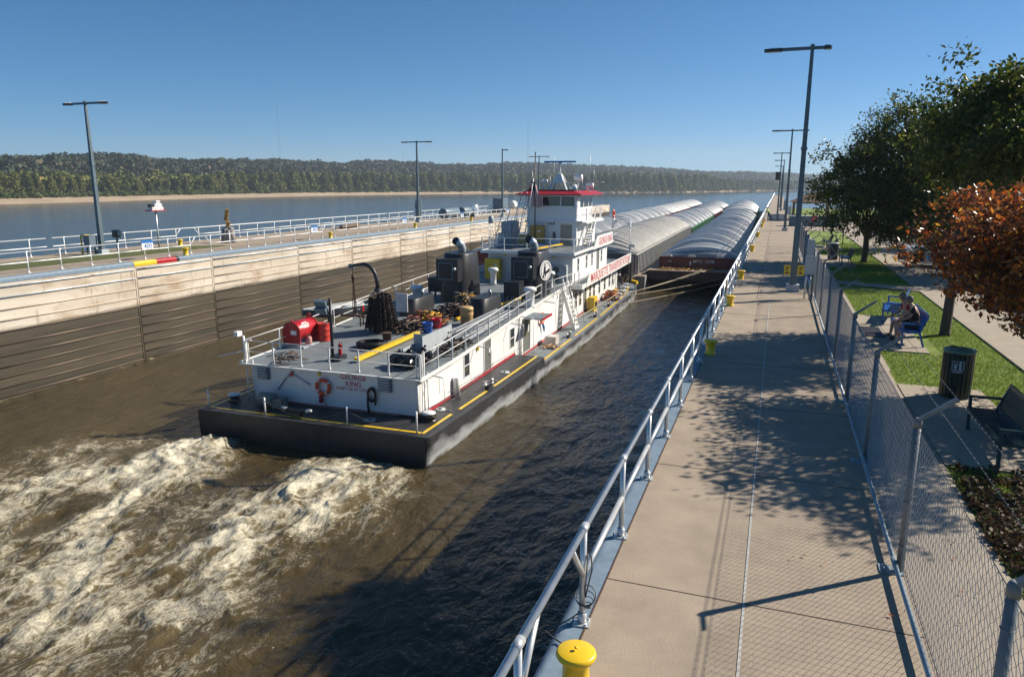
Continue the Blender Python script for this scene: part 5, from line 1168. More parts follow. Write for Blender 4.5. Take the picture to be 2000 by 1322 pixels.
# gear lying on the head deck of the right-hand barge, mooring wires
b=MB()
rk=random.Random(9)
for k in range(60): a=rk.uniform(-.4,.4); x=rk.uniform(-4.2,1.0); y=rk.uniform(.3,2.2); b.tube([(x,y,.05),(x+.5*math.cos(a),y+.5*math.sin(a),.07+.12*rk.random())],.035,5,k%3)
o=b.build('rigging_gear',[M['yelweb'],M['rust'],M['ochre']],None); o.matrix_world=BM@Matrix.Translation((CX,50.9,-4.06)); tag(o,'strewn yellow and rusty ratchets on the rusty head deck of the right string','gear')
def line_thing(p,q,s_,r_,label,m_=None):
    o=MB().tube(sag(p,q,s_,20),r_,6).build('mooring_wire',m_ or M['rope']); o.matrix_world=BM.copy(); return tag(o,label,'mooring line',group='lines from the towboat to the right string')
line_thing((5.25,38.0,-4.85),(11.0,51.0,-3.9),.12,.03,'uppermost pale line from the towboat bow to the barge head deck')
line_thing((5.25,38.3,-4.85),(11.4,51.0,-3.9),.12,.03,'second pale line, close beside and under the uppermost one')
line_thing((5.2,36.5,-4.8),(14.2,51.0,-4.3),.15,.03,'third line down, brownish, from the deck bitts toward the barge corner')
line_thing((5.75,33.8,-5.0),(15.4,50.9,-4.4),.15,.032,'lowest pale line slanting up toward the lock wall')
line_thing((4.85,22.5,-4.4),(5.2,36.8,-4.6),.1,.03,'pale line stretched along the starboard deck beside the stairs')
line_thing((4.4,46.8,-4.6),(6.0,51.2,-3.9),.02,.025,'short wire rising from the bow to the barge corner')
# ---------------------------------------------------------------- guard rails on the walls
def guard_rail(label, X, y0, k0, n_, sp, openings, m_, r_=.03, side=1, plate=True, braces=True, zt=1.07, zm=.55):
    root = empty('guard_rail', (X,y0,0), label, 'railing')
    ys_ = [y0+sp*k for k in range(n_)]
    pm = MB(); pm.tube([(0,0,.02),(0,0,zt)],r_*.92,10)
    if plate: pm.lathe([(r_*1.35,.012),(r_*1.35,.13)],(0,0,0),10); pm.cbox((0,0,.012),(.17,.17,.02),rz=.1); 
    if plate:
        for a in (-.055,.055):
            for c in (-.055,.055): pm.lathe([(.014,.02),(.014,.04)],(a,c,0),6)
    pmesh = pm.mesh('post', m_)
    for y in ys_:
        o = bpy.data.objects.new('post', pmesh); C.objects.link(o); o.parent = root; o.location = (0,y-y0,0)
    b = MB(); b.tube([(0,-1.0,zt),(0,ys_[-1]-y0,zt)],r_,12)
    for y in ys_: b.tube([(0,y-y0-.07,zt),(0,y-y0+.07,zt)],r_*1.18,12)
    b.build('top_rail', m_, root)
    b = MB(); br = MB(); op = set(openings)
    for k in range(n_-1):
        if k in op: 
            br.tube([(0,sp*k,zm),(0,sp*k+.48,zt)],r_*.85,8); br.tube([(0,sp*(k+1),zm),(0,sp*(k+1)-.48,zt)],r_*.85,8)
        else: b.tube([(0,sp*k,zm),(0,sp*(k+1),zm)],r_*.95,10)
    b.build('middle_rail', m_, root)
    if op: br.build('brace', m_, root)
    return root
gr = guard_rail('tubular metal guard rail along the near edge of the walkway, beside the lock water',-1.6,4.55,0,46,2.0,[0,7,11,15,23,31,39,43],M['alu'],.036)
b = MB()
for k in range(5): b.torus((.02,2.05,.16+.035*k),.06+.012*k,.006,18,4,M=Matrix.Rotation(.3*k-.5,4,'X'))
b.tube([(.03,2.0,.3),(.08,2.06,.6),(.07,2.05,.75),(.05,2.0,.8),(.04,1.97,.5),(.02,2,.25)],.008,5); b.tube(sag((.0,2.0,.15),(-.32,1.72,.03),.03),.008,5); b.tube(sag((-.32,1.72,.03),(0.,1.5,.06),.02),.008,5)
b.build('looped_cable', M['steel'], gr)
guard_rail('guard rail along the long upstream approach wall, far away and nearly end on',-1.6,98.5,0,46,5,[],M['alu'],.04,plate=False)
lr = guard_rail('white tubular guard rail along the lock edge of the far wall, carrying the distance signs',-35.73,26.06-1.836*7,0,62,1.836,[13,21,30,38,46,54],M['whiteclean'],.034)
guard_rail('white guard rail along the river side of the far wall, beyond the lawn',-43.3,6,0,50,2.35,[16],M['whiteclean'],.034)
# distance signs
for t_, y, wh_ in (('400',33.6,'beside the red and yellow coping marks'),('450',50.6,'between the letter sculpture and the timber stack'),('500',66.1,'just left of the middle lamp post'),('550',80.6,'in front of the grey cylinders'),('600',96.4,'near the pilothouse ladders')):
    r_ = empty('distance_sign', (-35.66,y,.56), 'blue banded white sign reading %s, %s'%(t_,wh_), 'sign')
    MB().box((-.012,-.42,0),(.012,.42,.56)).build('sign_plate', M['signwhite'], r_)
    MB().box((.013,-.42,.40),(.016,.42,.56)).build('sign_band', M['signblue'], r_)
    text(t_, .40, face_x(.017,0.04,.2), M['signblue'], 'sign_number', parent=r_)
# ---------------------------------------------------------------- bollards
def bollard_parts(b_=None):
    b=MB(); b.lathe([(.15,0),(.15,.02),(.125,.04),(.118,.27),(.145,.31),(.172,.335),(.182,.36),(.175,.385),(.16,.395),(.03,.398),(.001,.398)],(0,0,0),32); b.lathe([(.018,.42),(.018,.43),(.001,.432)],(0,0,0),8); return b
bm = bollard_parts().mesh('mooring_bollard', M['yellow'])
RB = [(-1.40,5.55,'yellow mooring bollard at the very bottom edge of the picture, seen from above'),(-1.42,19.55,'yellow bollard in the tree shade by the rail, second from the camera'),(-1.42,27.9,'yellow bollard past the tree shade, third from the camera along the walkway'),(-1.42,36.3,'yellow bollard beside the pale blue floor plate, fourth along the walkway'),(-1.42,52.,'yellow bollard fifth along the near wall, level with the end of the fence'),(-1.42,66.7,'yellow bollard sixth along the near wall'),(-1.42,82,'yellow bollard seventh along the near wall, short of the worker'),(-1.42,90,'yellow bollard nearest the worker, on the camera side of him'),(-.5,101.5,'yellow bollard just beyond the worker in the high visibility vest'),(-35.3,36.2,'yellow bollard on the far wall near the red and yellow coping marks'),(-40.9,41.5,'yellow bollard on the river side of the far wall lawn end'),(-35.35,52.4,'yellow bollard on the far wall between sculpture and timber stack'),(-35.4,67.9,'yellow bollard on the far wall left of the middle lamp post'),(-35.4,82.8,'small yellow bollard in front of the grey tank cylinders'),(-41.5,90,'faint yellow bollard on the river side of the far wall by the grey cylinders')]
for x,y,l in RB:
    o=bpy.data.objects.new('mooring_bollard',bm); C.objects.link(o); o.location=(x,y,.006); tag(o,l,'bollard','yellow mooring bollards'); 
    if y>30 and x>-3: o.scale=(1.12,1.12,1.05)
    if x<-10: o.scale=(1.25,1.25,1.2)
# ---------------------------------------------------------------- lamp posts
def lamp(x,y,h_,a0,a1,label,wd=.26):
    r_=empty('lamp_post',(x,y,0),label,'lamp post','lamp posts on the lock walls')
    p=MB(); q=wd/2
    V_=[(-q,-q,.3),(q,-q,.3),(q,q,.3),(-q,q,.3),(-q*.5,-q*.5,h_),(q*.5,-q*.5,h_),(q*.5,q*.5,h_),(-q*.5,q*.5,h_)]
    p.add(V_,[(3,2,1,0),(4,5,6,7),(0,1,5,4),(1,2,6,5),(2,3,7,6),(3,0,4,7)]); p.cbox((0,0,h_*.6),(wd*.95,wd*.95,.12)); p.build('pole',M['pole'],r_)
    MB().cbox((0,0,.16),(wd*2,wd*2,.3)).build('pole_base',M['lightgrey'],r_)
    a=MB(); a.bar((a0*.72,0,h_-.06),(a1*.62,0,h_-.06),.1,.12); a.cbox((0,0,h_-.02),(.15,.15,.2)); a.build('cross_arm',M['pole'],r_)
    for s_ in ((a0,1),(a1,1)):
        if abs(s_[0])<.3: continue
        g=1 if s_[0]>0 else -1; L_=abs(s_[0]); hb=MB(); hb.prism([(L_*.62,-.13),(L_*.93,-.13),(L_,-.06),(L_,.06),(L_*.93,.13),(L_*.62,.13)] if g>0 else [(-L_,-.06),(-L_*.93,-.13),(-L_*.62,-.13),(-L_*.62,.13),(-L_*.93,.13),(-L_,.06)],h_-.13,h_-.01); o=hb.build('lamp_head',M['black'],r_)
        fn=MB(); 
        for k in range(5): x0=g*L_*(.66+.05*k); fn.box((x0-.02,-.1,h_-.01),(x0+.02,.1,h_+.03))
        fn.build('cooling_fins',M['galv'],o); MB().box((min(g*L_*.68,g*L_*.92),-.09,h_-.145),(max(g*L_*.68,g*L_*.92),.09,h_-.131)).build('lens',M['signwhite'],o)
    return r_
lamp(.85,32.8,9.85,-1.82,.72,'tallest looking lamp post on the walkway, with small yellow plates on its sides')
lamp(.82,76.7,9.6,-1.85,1.5,'second lamp post along the walkway, in front of the blue grey cabinet')
lamp(.05,115,9.0,-1.2,1.2,'third lamp post along the walkway, carrying a black panel')
lamp(.55,136,8.6,-1.6,0,'fourth lamp post along the walkway, single arm, thin with distance')
lamp(.45,156,8.1,-1.5,0,'farthest lamp post of the walkway row, just beyond the fourth')
lamp(-41.0,35.0,9.4,-1.85,1.85,'leaning looking lamp post on the far wall at the left, beside a yellow framed cabinet',.27)
lamp(-40.4,78.4,9.35,-2.0,2.0,'lamp post in the middle of the far wall against the wooded hills',.28)
lamp(-35.95,95.1,9.1,0,.85,'single armed lamp post of the far wall just left of the pilothouse',.26)
lamp(-41.9,130,9.5,-2.,2.,'farthest lamp post of the far wall, rising behind the pilothouse mast',.3)
o=MB().cbox((-.3,114.9,5.7),(.62,.12,1.15)).build('signal_panel',M['black']); tag(o,'black rectangular panel hung on the third lamp post','panel')
lp_=empty('warning_plates',(.85,32.6,.72),'two small yellow warning plates either side of the nearest lamp post','sign')
for s_ in (-.27,.27): 
    MB().box((s_-.13,-.01,0),(s_+.13,.01,.42)).build('plate',M['yellow'],lp_)
    m2=MB(); m2.box((s_-.07,-.016,.28),(s_+.07,-.011,.33)); m2.box((s_-.07,-.016,.18),(s_+.03,-.011,.22)); m2.box((s_-.07,-.016,.06),(s_+.06,-.011,.12)); m2.build('plate_marking',M['black'],lp_)
# ---------------------------------------------------------------- chain link fence
FX=1.66
fn=empty('chain_link_fence',(FX,5.2,0),'galvanised chain link fence with barbed wire arms between walkway and lawn','fence')
fp=MB(); fp.tube([(0,0,.0),(0,0,1.80)],.042,12); fp.lathe([(.047,1.79),(.047,1.86),(.03,1.9),(.001,1.9)],(0,0,0),12); fp.torus((0,0,1.55),.046,.006,12,4); fp.torus((0,0,.9),.046,.006,12,4); fp.torus((0,0,.35),.046,.006,12,4)
fpl=MB(); fpl.cbox((-.09,0,.012),(.26,.2,.02)); fpl.lathe([(.014,.02),(.014,.045)],(-.17,.05,0),6); fpl.lathe([(.014,.02),(.014,.06)],(-.17,-.05,0),6)
fa=MB(); fa.bar((-.02,0,1.86),(.36,0,2.16),.07,.035)
M['fpost']=mat('weathered galvanised post',(.20,.21,.22),.6,.4,var=.18,scale=7); M['frail']=mat('galvanised rail',(.30,.38,.43),.45,.45,var=.15)
pmesh,plm,fam=fp.mesh('post',M['fpost']),fpl.mesh('base_plate',M['frail']),fa.mesh('barb_arm',M['fpost'])
yfp=[5.2+3.62*k for k in range(16)]
for y in yfp:
    for nm,me in (('post',pmesh),('base_plate',plm),('barb_arm',fam)):
        o=bpy.data.objects.new(nm,me); C.objects.link(o); o.parent=fn; o.location=(0,y-5.2,0)
b=MB(); b.tube([(-.06,-3,.11),(-.06,yfp[-1]-5.2,.11)],.028,10)
for y in yfp: b.tube([(-.06,y-5.2-.1,.11),(-.06,y-5.2+.1,.11)],.034,10)
b.build('bottom_rail',M['frail'],fn)
# diamonds: each wire of the weave is a zig-zag running upward
def weave(y0,y1,p,r_,z0=.07,z1=1.80):
    n_=int((y1-y0)/p); nz=int((z1-z0)/(p)); ys_=y0+np.arange(n_)*p; V=[];F=[]
    k=np.arange(nz+1); zz=z0+k*p; base=0
    
    tri=np.array([(0,1),(-.87,-.5),(.87,-.5)])*r_
    for j in range(n_):
        off=np.where((k+j)%2==0,0,1.)*p; x=(.004*np.where(k%2==0,1,-1)); y=ys_[j]+off-p*.5
        c=np.stack([x,y-5.2,zz],-1)
        # gentle knuckle: cross-section in x / normal-to-wire plane
        d=np.where(k%2==0,1.,-1.)
        ring=np.stack([np.stack([tri[q,0]+c[:,0],c[:,1]+tri[q,1]*.9,c[:,2]],-1) for q in range(3)],1)
        V.append(ring.reshape(-1,3)); m_=nz+1
        i=np.arange(nz)[:,None]*3; q=np.arange(3)[None,:]
        F.append(np.stack([base+i+q,base+i+(q+1)%3,base+i+3+(q+1)%3,base+i+3+q],-1).reshape(-1,4)); base+=m_*3
    return np.concatenate(V),np.concatenate(F)
M['wire']=mat('fence wire',(.42,.44,.46),.45,.5,var=.2)
Va,Fa=weave(2.5,24,.052,.0029); npmesh('chain_mesh',Va,Fa,M['wire'],fn)
Va,Fa=weave(24,59,.085,.0036); npmesh('chain_mesh',Va,Fa,M['wire'],fn)
b=MB()
for t_ in (.52,.97):
    b.tube([(.36*t_,-3,1.88+.29*t_),(.36*t_,yfp[-1]-5.2,1.88+.29*t_)],.0032,4)
    y=-2.9
    while y<30:
        for a in (.5,2.2): b.tube([(.36*t_-.010*math.cos(a),y,1.88+.29*t_-.010*math.sin(a)),(.36*t_+.010*math.cos(a),y+.010,1.88+.29*t_+.010*math.sin(a))],.002,3)
        y+=.13
b.tube([(0,-3,1.79),(0,yfp[-1]-5.2,1.79)],.005,4)
b.build('barbed_wire',M['fpost'],fn)
# electrical boxes by the fence
def thing_w(name,label,cat,loc,parts,rz=0.,group=None):
    r_=empty(name,loc,label,cat,group,rz)
    for nm,bb,mm in parts: bb.build(nm,mm,r_)
    return r_
thing_w('electrical_box','grey electrical box on two posts standing against the fence beyond the third bollard','electrical box',(1.38,30.8,0),[('box_body',MB().cbox((0,0,1.35),(.36,.25,.7)),M['lightgrey']),('upper_box',MB().cbox((-.02,0,2.05),(.26,.2,.62)),M['lightgrey']),('support_post',MB().tube([(-.12,0,0),(-.12,0,1.1)],.03,8),M['galv']),('support_post',MB().tube([(.14,0,0),(.14,0,1.9)],.045,8),M['pole']),('conduit',MB().tube([(0.05,-.1,0),(0.05,-.1,1.0)],.02,6),M['galv']),('yellow_strip',MB().box((.26,-.1,.5),(.31,-.08,1.8)),M['yellow'])])
thing_w('floor_plate','pale blue grey steel floor plate in the walkway shade','plate',(-.8,41.5,.012),[('plate_body',MB().box((-.4,-.28,0),(.4,.28,.012)),M['copblue']),('plate_rim',MB().box((-.43,-.31,0),(.43,.31,.006)),M['galv'])])
# machinery across the walkway near the worker
def hip(b,x0,y0,x1,y1,z0,z1,ov=.0,mi=0):
    cx,cy=(x0+x1)/2,(y0+y1)/2; b.add([(x0-ov,y0-ov,z0),(x1+ov,y0-ov,z0),(x1+ov,y1+ov,z0),(x0-ov,y1+ov,z0),(cx-.1,cy,z1),(cx+.1,cy,z1)],[(3,2,1,0),(0,1,5,4),(1,2,5),(2,3,4,5),(3,0,4)],mi)
thing_w('gate_machinery_cabinet','long low blue grey machinery cabinet beyond the end of the fence','cabinet',(3.9,86.5,0),[('cabinet_body',MB().box((-2.6,-.5,0),(2.4,.7,1.05)),M['greypaint']),('cabinet_lid',MB().box((-2.65,-.55,1.05),(2.45,.75,1.12)),M['lightgrey']),('louvre_panel',MB().box((-.2,-.53,.2),(.9,-.505,.85)),M['lightgrey'])])
thing_w('walkway_barrier','low dark blue barrier panel with pale squares crossing the walkway behind the worker','barrier',(.1,97.5,0),[('panel_body',MB().box((-.95,-.05,0),(1.05,.05,.82)),M['greypaint']),('pale_square',MB().box((-.65,-.07,.15),(-.15,-.052,.72)),M['lightgrey']),('pale_square',MB().box((.1,-.07,.15),(.7,-.052,.72)),M['lightgrey'])])
thing_w('lifebuoy_cabinet','red box on a thin post in front of the machinery cabinet','cabinet',(3.75,83.5,0),[('cabinet_body',MB().cbox((0,0,.95),(.5,.25,.62)),M['red']),('cabinet_mark',MB().box((-.12,-.13,.9),(.12,-.126,1.0)),M['signwhite']),('cabinet_post',MB().tube([(0,.05,0),(0,.05,.65)],.03,6),M['galv'])])
M['shingle']=mat('brown shingle roof',(.13,.075,.05),.85,var=.25,scale=5,bump=.3)
rb=MB(); hip(rb,-1.9,-1.9,2.6,2.6,2.25,3.5,.35); wd_=MB()
pv=thing_w('pavilion','open picnic pavilion with a brown hipped roof behind the second lamp post','pavilion',(3.7,103,0),[('roof',rb,M['shingle']),('beam',MB().box((-1.9,-1.9,2.08),(2.6,-1.75,2.25)).box((-1.9,2.45,2.08),(2.6,2.6,2.25)),M['wood']),('table',MB().box((-.6,0,.72),(1.2,.8,.78)).box((-.3,.2,0),(-.1,.6,.72)).box((.7,.2,0),(.9,.6,.72)),M['wood'])])
for x,y in ((-1.7,-1.7),(2.4,-1.7),(-1.7,2.4),(2.4,2.4)):
    MB().cbox((x,y,1.05),(.24,.24,2.1)).build('post',M['wood'],pv); MB().cbox((x,y,.3),(.55,.55,.6)).build('post_plinth',mat('stone plinth',(.22,.2,.18),.9),pv)
thing_w('bin','small dark bin beside the pavilion post','bin',(2.2,99.5,0),[('bin_body',MB().lathe([(.22,0),(.24,.75),(.001,.8)],(0,0,0),12),M['black'])])
for k,(x,y,l) in enumerate(((1.4,99,'grey upright control box left of the pavilion, behind the lamp posts'),(1.0,104,'taller pale control box between the distant lamp posts'))):
    thing_w('control_box',l,'control box',(x,y,0),[('box_body',MB().cbox((0,0,1.3+.5*k),(.55,.4,1.0+.3*k)),M['lightgrey']),('box_post',MB().tube([(0,0,0),(0,0,.9)],.05,6),M['galv'])])
b=MB(); 
for k in range(14): b.box((-.02,k*1.6-.02,0),(.02,k*1.6+.02,1.05))
b2=MB(); b2.bar((0,0,1.05),(0,21,1.05),.06,.05); b2.bar((0,0,.55),(0,21,.55),.04,.04)
r_=empty('park_railing',(5.2,148,0),'pale railing along the water behind the pavilion','railing',rz=rad(-90)); b.build('railing_post',M['whiteclean'],r_); b2.build('railing_bar',M['whiteclean'],r_)
M['grass2']=M['grass']
o=MB().box((-1,107,-.1),(60,150,.02)).build('far_lawn',M['grass']); o.location=(3,0,0); tag(o,kind='structure')
# ---------------------------------------------------------------- far wall furniture
thing_w('yellow_frame','yellow pipe frame beside the left lamp post on the far wall','frame',(-41.9,34.6,0),[('frame_tube',MB().tube([(0,-.3,.55),(0,-.3,1.2),(0,.3,1.2),(0,.3,.55)],.05,8),M['yellow']),('frame_leg',MB().tube([(0,-.3,0),(0,-.3,.55)],.05,8),M['yellow'])])
thing_w('control_cabinet','grey upright cabinet between the yellow frame and the left lamp post','cabinet',(-41.35,34.5,0),[('cabinet_body',MB().cbox((0,0,.85),(.5,.55,.75)),M['greypaint']),('cabinet_leg',MB().cbox((-.15,-.15,.24),(.07,.07,.48)),M['pole']),('cabinet_leg',MB().cbox((.15,.15,.24),(.07,.07,.48)),M['pole'])])
thing_w('telephone_box','small box with a pale hood on a post right of the left lamp post','box',(-41.9,37.0,0),[('box_body',MB().cbox((0,0,1.15),(.35,.4,.5)),M['black']),('box_hood',MB().lathe([(.001,-.05),(.18,0),(.2,.2),(.1,.3),(.001,.32)],(.15,.1,1.05),12),M['lightgrey']),('box_post',MB().cbox((0,0,.45),(.1,.1,.9)),M['pole'])])
hs=MB(); hs.cbox((0,0,2.72),(.5,1.05,.12)); bh=empty('birdhouse',(-39.6,38.3,0),'white towboat shaped birdhouse on a grey pole on the far wall lawn','birdhouse')
MB().tube([(0,0,0),(0,0,2.66)],.05,8).build('birdhouse_pole',M['galv'],bh); MB().box((-.3,-.62,2.66),(.3,.62,2.72)).build('birdhouse_base',M['redline'],bh)
for k,(wd2,y0,y1,z0) in enumerate(((.4,-.45,.5,2.72),(.34,-.2,.42,2.93),(.26,0,.32,3.14))):
    h1=MB().box((-wd2/2,y0,z0),(wd2/2,y1,z0+.2)).build('birdhouse_storey',M['whiteclean'],bh); hh=MB(); n2=5-k
    for j in range(n2): yy=y0+(y1-y0)*(j+.5)/n2; hh.box((wd2/2,yy-.03,z0+.06),(wd2/2+.004,yy+.03,z0+.13))
    hh.build('birdhouse_holes',M['black'],h1)
MB().box((-.15,-.5,2.93),(.15,-.25,3.1)).build('birdhouse_stack',M['black'],bh)
# LOCK letters sculpture on a cluster of piles
sc_=empty('letter_sculpture',(-39.8,45.3,0),'golden stacked letters on a cluster of weathered grey piles','sculpture')
b=MB(); rr_=random.Random(2)
for k in range(8): a=k*.785; b.tube([(.36*math.cos(a),.36*math.sin(a),0),(.27*math.cos(a),.27*math.sin(a),rr_.uniform(.9,1.2))],[.22,.15],8)
b.tube([(0,0,0),(0,0,1.2)],.25,8); b.build('pile_cluster',mat('weathered piles',(.24,.23,.22),.9,var=.35,scale=5,stretch=(1,1,.3),bump=.4),sc_)
M['gold']=mat('golden letter paint',(.42,.24,.06),.5,var=.2)
b=MB()
for ch,x,y,z in (('L',.05,.0,2.42),('O',-.02,.0,2.11),('C',-.1,-.02,1.8),('K',.05,.0,1.5)):
    o=text(ch,.42,Matrix.Rotation(rad(35),4,'Z')@Matrix.Translation((0,y,z))@Matrix(((0,0,1,0),(1,0,0,0),(0,1,0,0),(0,0,0,1))),M['gold'],'letter_'+'block',ext=.13,parent=sc_,bold=.03); o.location=(x,0,0)
o=text('16',.36,Matrix.Rotation(rad(35),4,'Z')@Matrix.Translation((0,0,1.25))@Matrix(((0,0,1,0),(1,0,0,0),(0,1,0,0),(0,0,0,1))),M['gold'],'number_block',ext=.12,parent=sc_,bold=.03)
# timber raft, grey valve cylinders, winch
thing_w('timber_stack','dark timber beams lying by the river rail of the far wall','timber',(-40.8,63.2,0),[('timber_beam',MB().bar((-.6,-1.8,.12),(.6,1.8,.18),.35,.25).bar((-.1,-1.2,.35),(.9,2.0,.38),.3,.22),M['wood'])],rz=.3)
thing_w('sluice_post','tall dark twin post beside the grey cylinders on the far wall','post',(-43.0,83.5,0),[('twin_post',MB().cbox((-.2,0,1.2),(.3,.3,2.4)).cbox((.25,0,1.3),(.28,.3,2.6)),M['greypaint']),('post_cap',MB().cbox((0,0,1.7),(.8,.45,.3)),M['pole'])])
for k,(y,l) in enumerate(((86.0,'left one of two big blue grey tank cylinders on the far wall'),(91.8,'right one of two big blue grey tank cylinders on the far wall'))):
    thing_w('hydraulic_cylinder',l,'cylinder',(-39.8,y,0),[('cylinder_body',MB().lathe([(.001,-2.2),(.55,-2.15),(.62,-2.0),(.62,2.0),(.55,2.15),(.001,2.2)],(0,0,.85),18,M=Matrix.Rotation(rad(90),4,'X')),M['greypaint']),('cylinder_saddle',MB().box((-.5,-1.5,0),(.5,-1.1,.5)).box((-.5,1.1,0),(.5,1.5,.5)),M['pole'])])
thing_w('winch_house','grey winch with a white drum near the end of the far wall','winch',(-41.5,112,0),[('winch_case',MB().cbox((-.6,-1.5,1.4),(1.6,2.6,1.7)),M['greypaint']),('winch_drum',MB().lathe([(.6,-.8),(.6,.8)],(.4,1.4,1.2),14,M=Matrix.Rotation(rad(90),4,'X')),M['whiteclean']),('winch_base',MB().box((-1.5,-3.5,0),(1.5,3.5,.5)),M['concrete'])])
thing_w('valve_stand','low grey stand with a white top near the far wall 550 sign','stand',(-42.2,99,0),[('stand_body',MB().cbox((0,0,.6),(.8,3.0,1.2)),M['lightgrey']),('stand_top',MB().cbox((0,1.2,1.35),(.5,.9,.3)),M['whiteclean'])])
# ---------------------------------------------------------------- benches, bins
def bench(label,x,y,L_,m_,rz=0.,group='park benches facing the lock'):
    r_=empty('park_bench',(x,y,.03),label,'bench',group,rz)
    s_=MB()
    for k in range(7): s_.box((.04+.066*k,.03,.42-.004*k),(.04+.066*k+.05,L_-.03,.445-.004*k))
    s_.box((.0,.02,.36),(.03,L_-.02,.44)); s_.build('seat',m_,r_)
    b=MB(); T=Matrix.Translation((.50,0,.46))@Matrix.Rotation(rad(-16),4,'X')@Matrix.Identity(4); n2=int((L_-.1)/.062)
    for k in range(n2): yy=.05+(L_-.1)*(k+.5)/n2; b.bar((.5,yy,.46),(.63,yy,.86),.018,.022)
    b.bar((.635,.02,.88),(.635,L_-.02,.88),.03,.10); b.bar((.5,.02,.46),(.5,L_-.02,.46),.03,.07); b.build('backrest',m_,r_)
    for yy in (.0,L_-.05):
        a=MB(); a.box((.0,yy,.62),(.60,yy+.05,.66)); a.build('armrest',m_,r_)
        l1=MB(); l1.bar((.06,yy+.025,0),(.04,yy+.025,.62),.05,.05); l1.build('leg',m_,r_)
        l2=MB(); l2.bar((.60,yy+.025,0),(.47,yy+.025,.40),.05,.05); l2.bar((.47,yy+.025,.40),(.64,yy+.025,.86),.05,.05); l2.bar((.05,yy+.025,.40),(.5,yy+.025,.40),.04,.05); l2.build('leg',m_,r_)
    return r_
M['benchblue']=mat('bright blue bench paint',(.012,.10,.38),.35,var=.1); M['benchteal']=mat('dark teal bench paint',(.012,.05,.065),.35,var=.15); M['benchblack']=mat('charcoal bench paint',(.03,.035,.042),.4,var=.15)
B1=bench('blue bench with two people on it beside the orange leaved tree',3.5,22.3,2.1,M['benchblue'])
b2_=bench('empty blue bench just beyond the seated couple',3.45,26.0,1.9,M['benchblue'],rad(-12))
bench('dark teal slatted bench at the right edge in dappled shade',3.55,12.8,2.05,M['benchteal'])
bench('black bench close behind the fence, beside the farther dark bin',3.55,44.2,1.8,M['benchblack'])
bench('black bench farther along, nearer of the pair beyond the farther bin',3.3,52.3,1.8,M['benchblack'])
bench('farthest black bench of the lawn, behind another black bench',3.3,56.8,1.8,M['benchblack'])
def bin_(label,x,y,m_,lidm,sign=False,s=1.0):
    r_=empty('litter_bin',(x,y,.03),label,'litter bin'); b=MB(); b.lathe([(.24,.03),(.24,.9)],(0,0,0),28)
    b.build('bin_liner',M['black'],r_); sl_=MB(); n2=20
    for k in range(n2):
        a=2*math.pi*k/n2; sl_.box((.255,-.034,.02),(.272,.034,.92),0,Matrix.Rotation(a,4,'Z'))
    sl_.build('bin_slats',m_,r_); l=MB(); l.lathe([(.275,.90),(.285,.93),(.28,.96),(.15,.985),(.001,.99)],(0,0,0),32); lo=l.build('bin_lid',lidm,r_)
    MB().cbox((-.1,.08,.992),(.12,.09,.012)).build('lid_opening',M['black'],lo); MB().tube([(.0,-.1,.985),(.04,-.12,1.02),(.1,-.06,.985)],.008,5).build('lid_handle',M['steel'],lo)
    if sign:
        T=Matrix.Rotation(rad(-8),4,'Z')@Matrix.Translation((-.02,-.276,.66)); sgn=MB(); sgn.box((-.11,-.004,-.13),(.11,.0,.13),0,T); so_=sgn.build('bin_sign',M['black'],r_)
        w2=MB()
        for a,c in (((-.1,.10),(.1,.11)),((-.1,-.075),(.1,-.065)),((-.1,-.07),(-.09,.105)),((.09,-.07),(.1,.105)),((-.09,-.1),(.09,-.09)),((-.08,-.12),(.07,-.11))): w2.box((a[0],-.008,a[1]),(c[0],-.0045,c[1]),0,T)
        FM=T@Matrix(((1,0,0,0),(0,0,-1,0),(0,1,0,0),(0,0,0,1))); w2.prism([(-.07,.04),(-.055,-.05),(-.025,-.05),(-.01,.04)],.0045,.008,0,FM); w2.prism([(.02,.06),(.02,-.06),(.06,-.06),(.06,.06)],.0045,.008,0,FM); w2.lathe([(.016,.0045),(.016,.008)],(0,0,0),10,M=FM@Matrix.Translation((.04,.08,0))); w2.prism([(-.02,.055),(.02,.04),(.02,.055),(-.01,.07)],.0045,.008,0,FM); w2.prism([(-.07,.055),(-.03,.085),(-.025,.075),(-.06,.05)],.0045,.008,0,FM)
        w2.build('bin_pictogram',M['lightgrey'],so_)
    r_.scale=(s,s,s); return r_
M['bingreen']=mat('dark green bin slats',(.005,.014,.009),.4,var=.2); M['binlid']=mat('green bin lid',(.10,.18,.14),.45,var=.1)
bin_('dark green slatted litter bin with a pale green lid and a pictogram sticker',3.85,17.2,M['bingreen'],M['binlid'],True,1.08)
bin_('darker litter bin behind the fence, next to the black bench',3.35,47.6,M['benchblack'],M['lightgrey'],False,1.05)
thing_w('door_mat','black slotted steel mat on the pad in front of the blue bench','mat',(3.0,24.2,.035),[('mat_body',MB().box((-.28,-.8,0),(.28,.8,.02)),M['black']),('mat_slots',(lambda q:[q.box((-.2,-.7+.1*k,.02),(.2,-.66+.1*k,.024)) for k in range(15)] and q)(MB()),M['steel'])])
thing_w('sign_post','thin dark post standing in the lawn beyond the trees','post',(4.85,60.4,0),[('post_body',MB().tube([(0,0,0),(0,0,1.1)],.04,6),M['black'])])
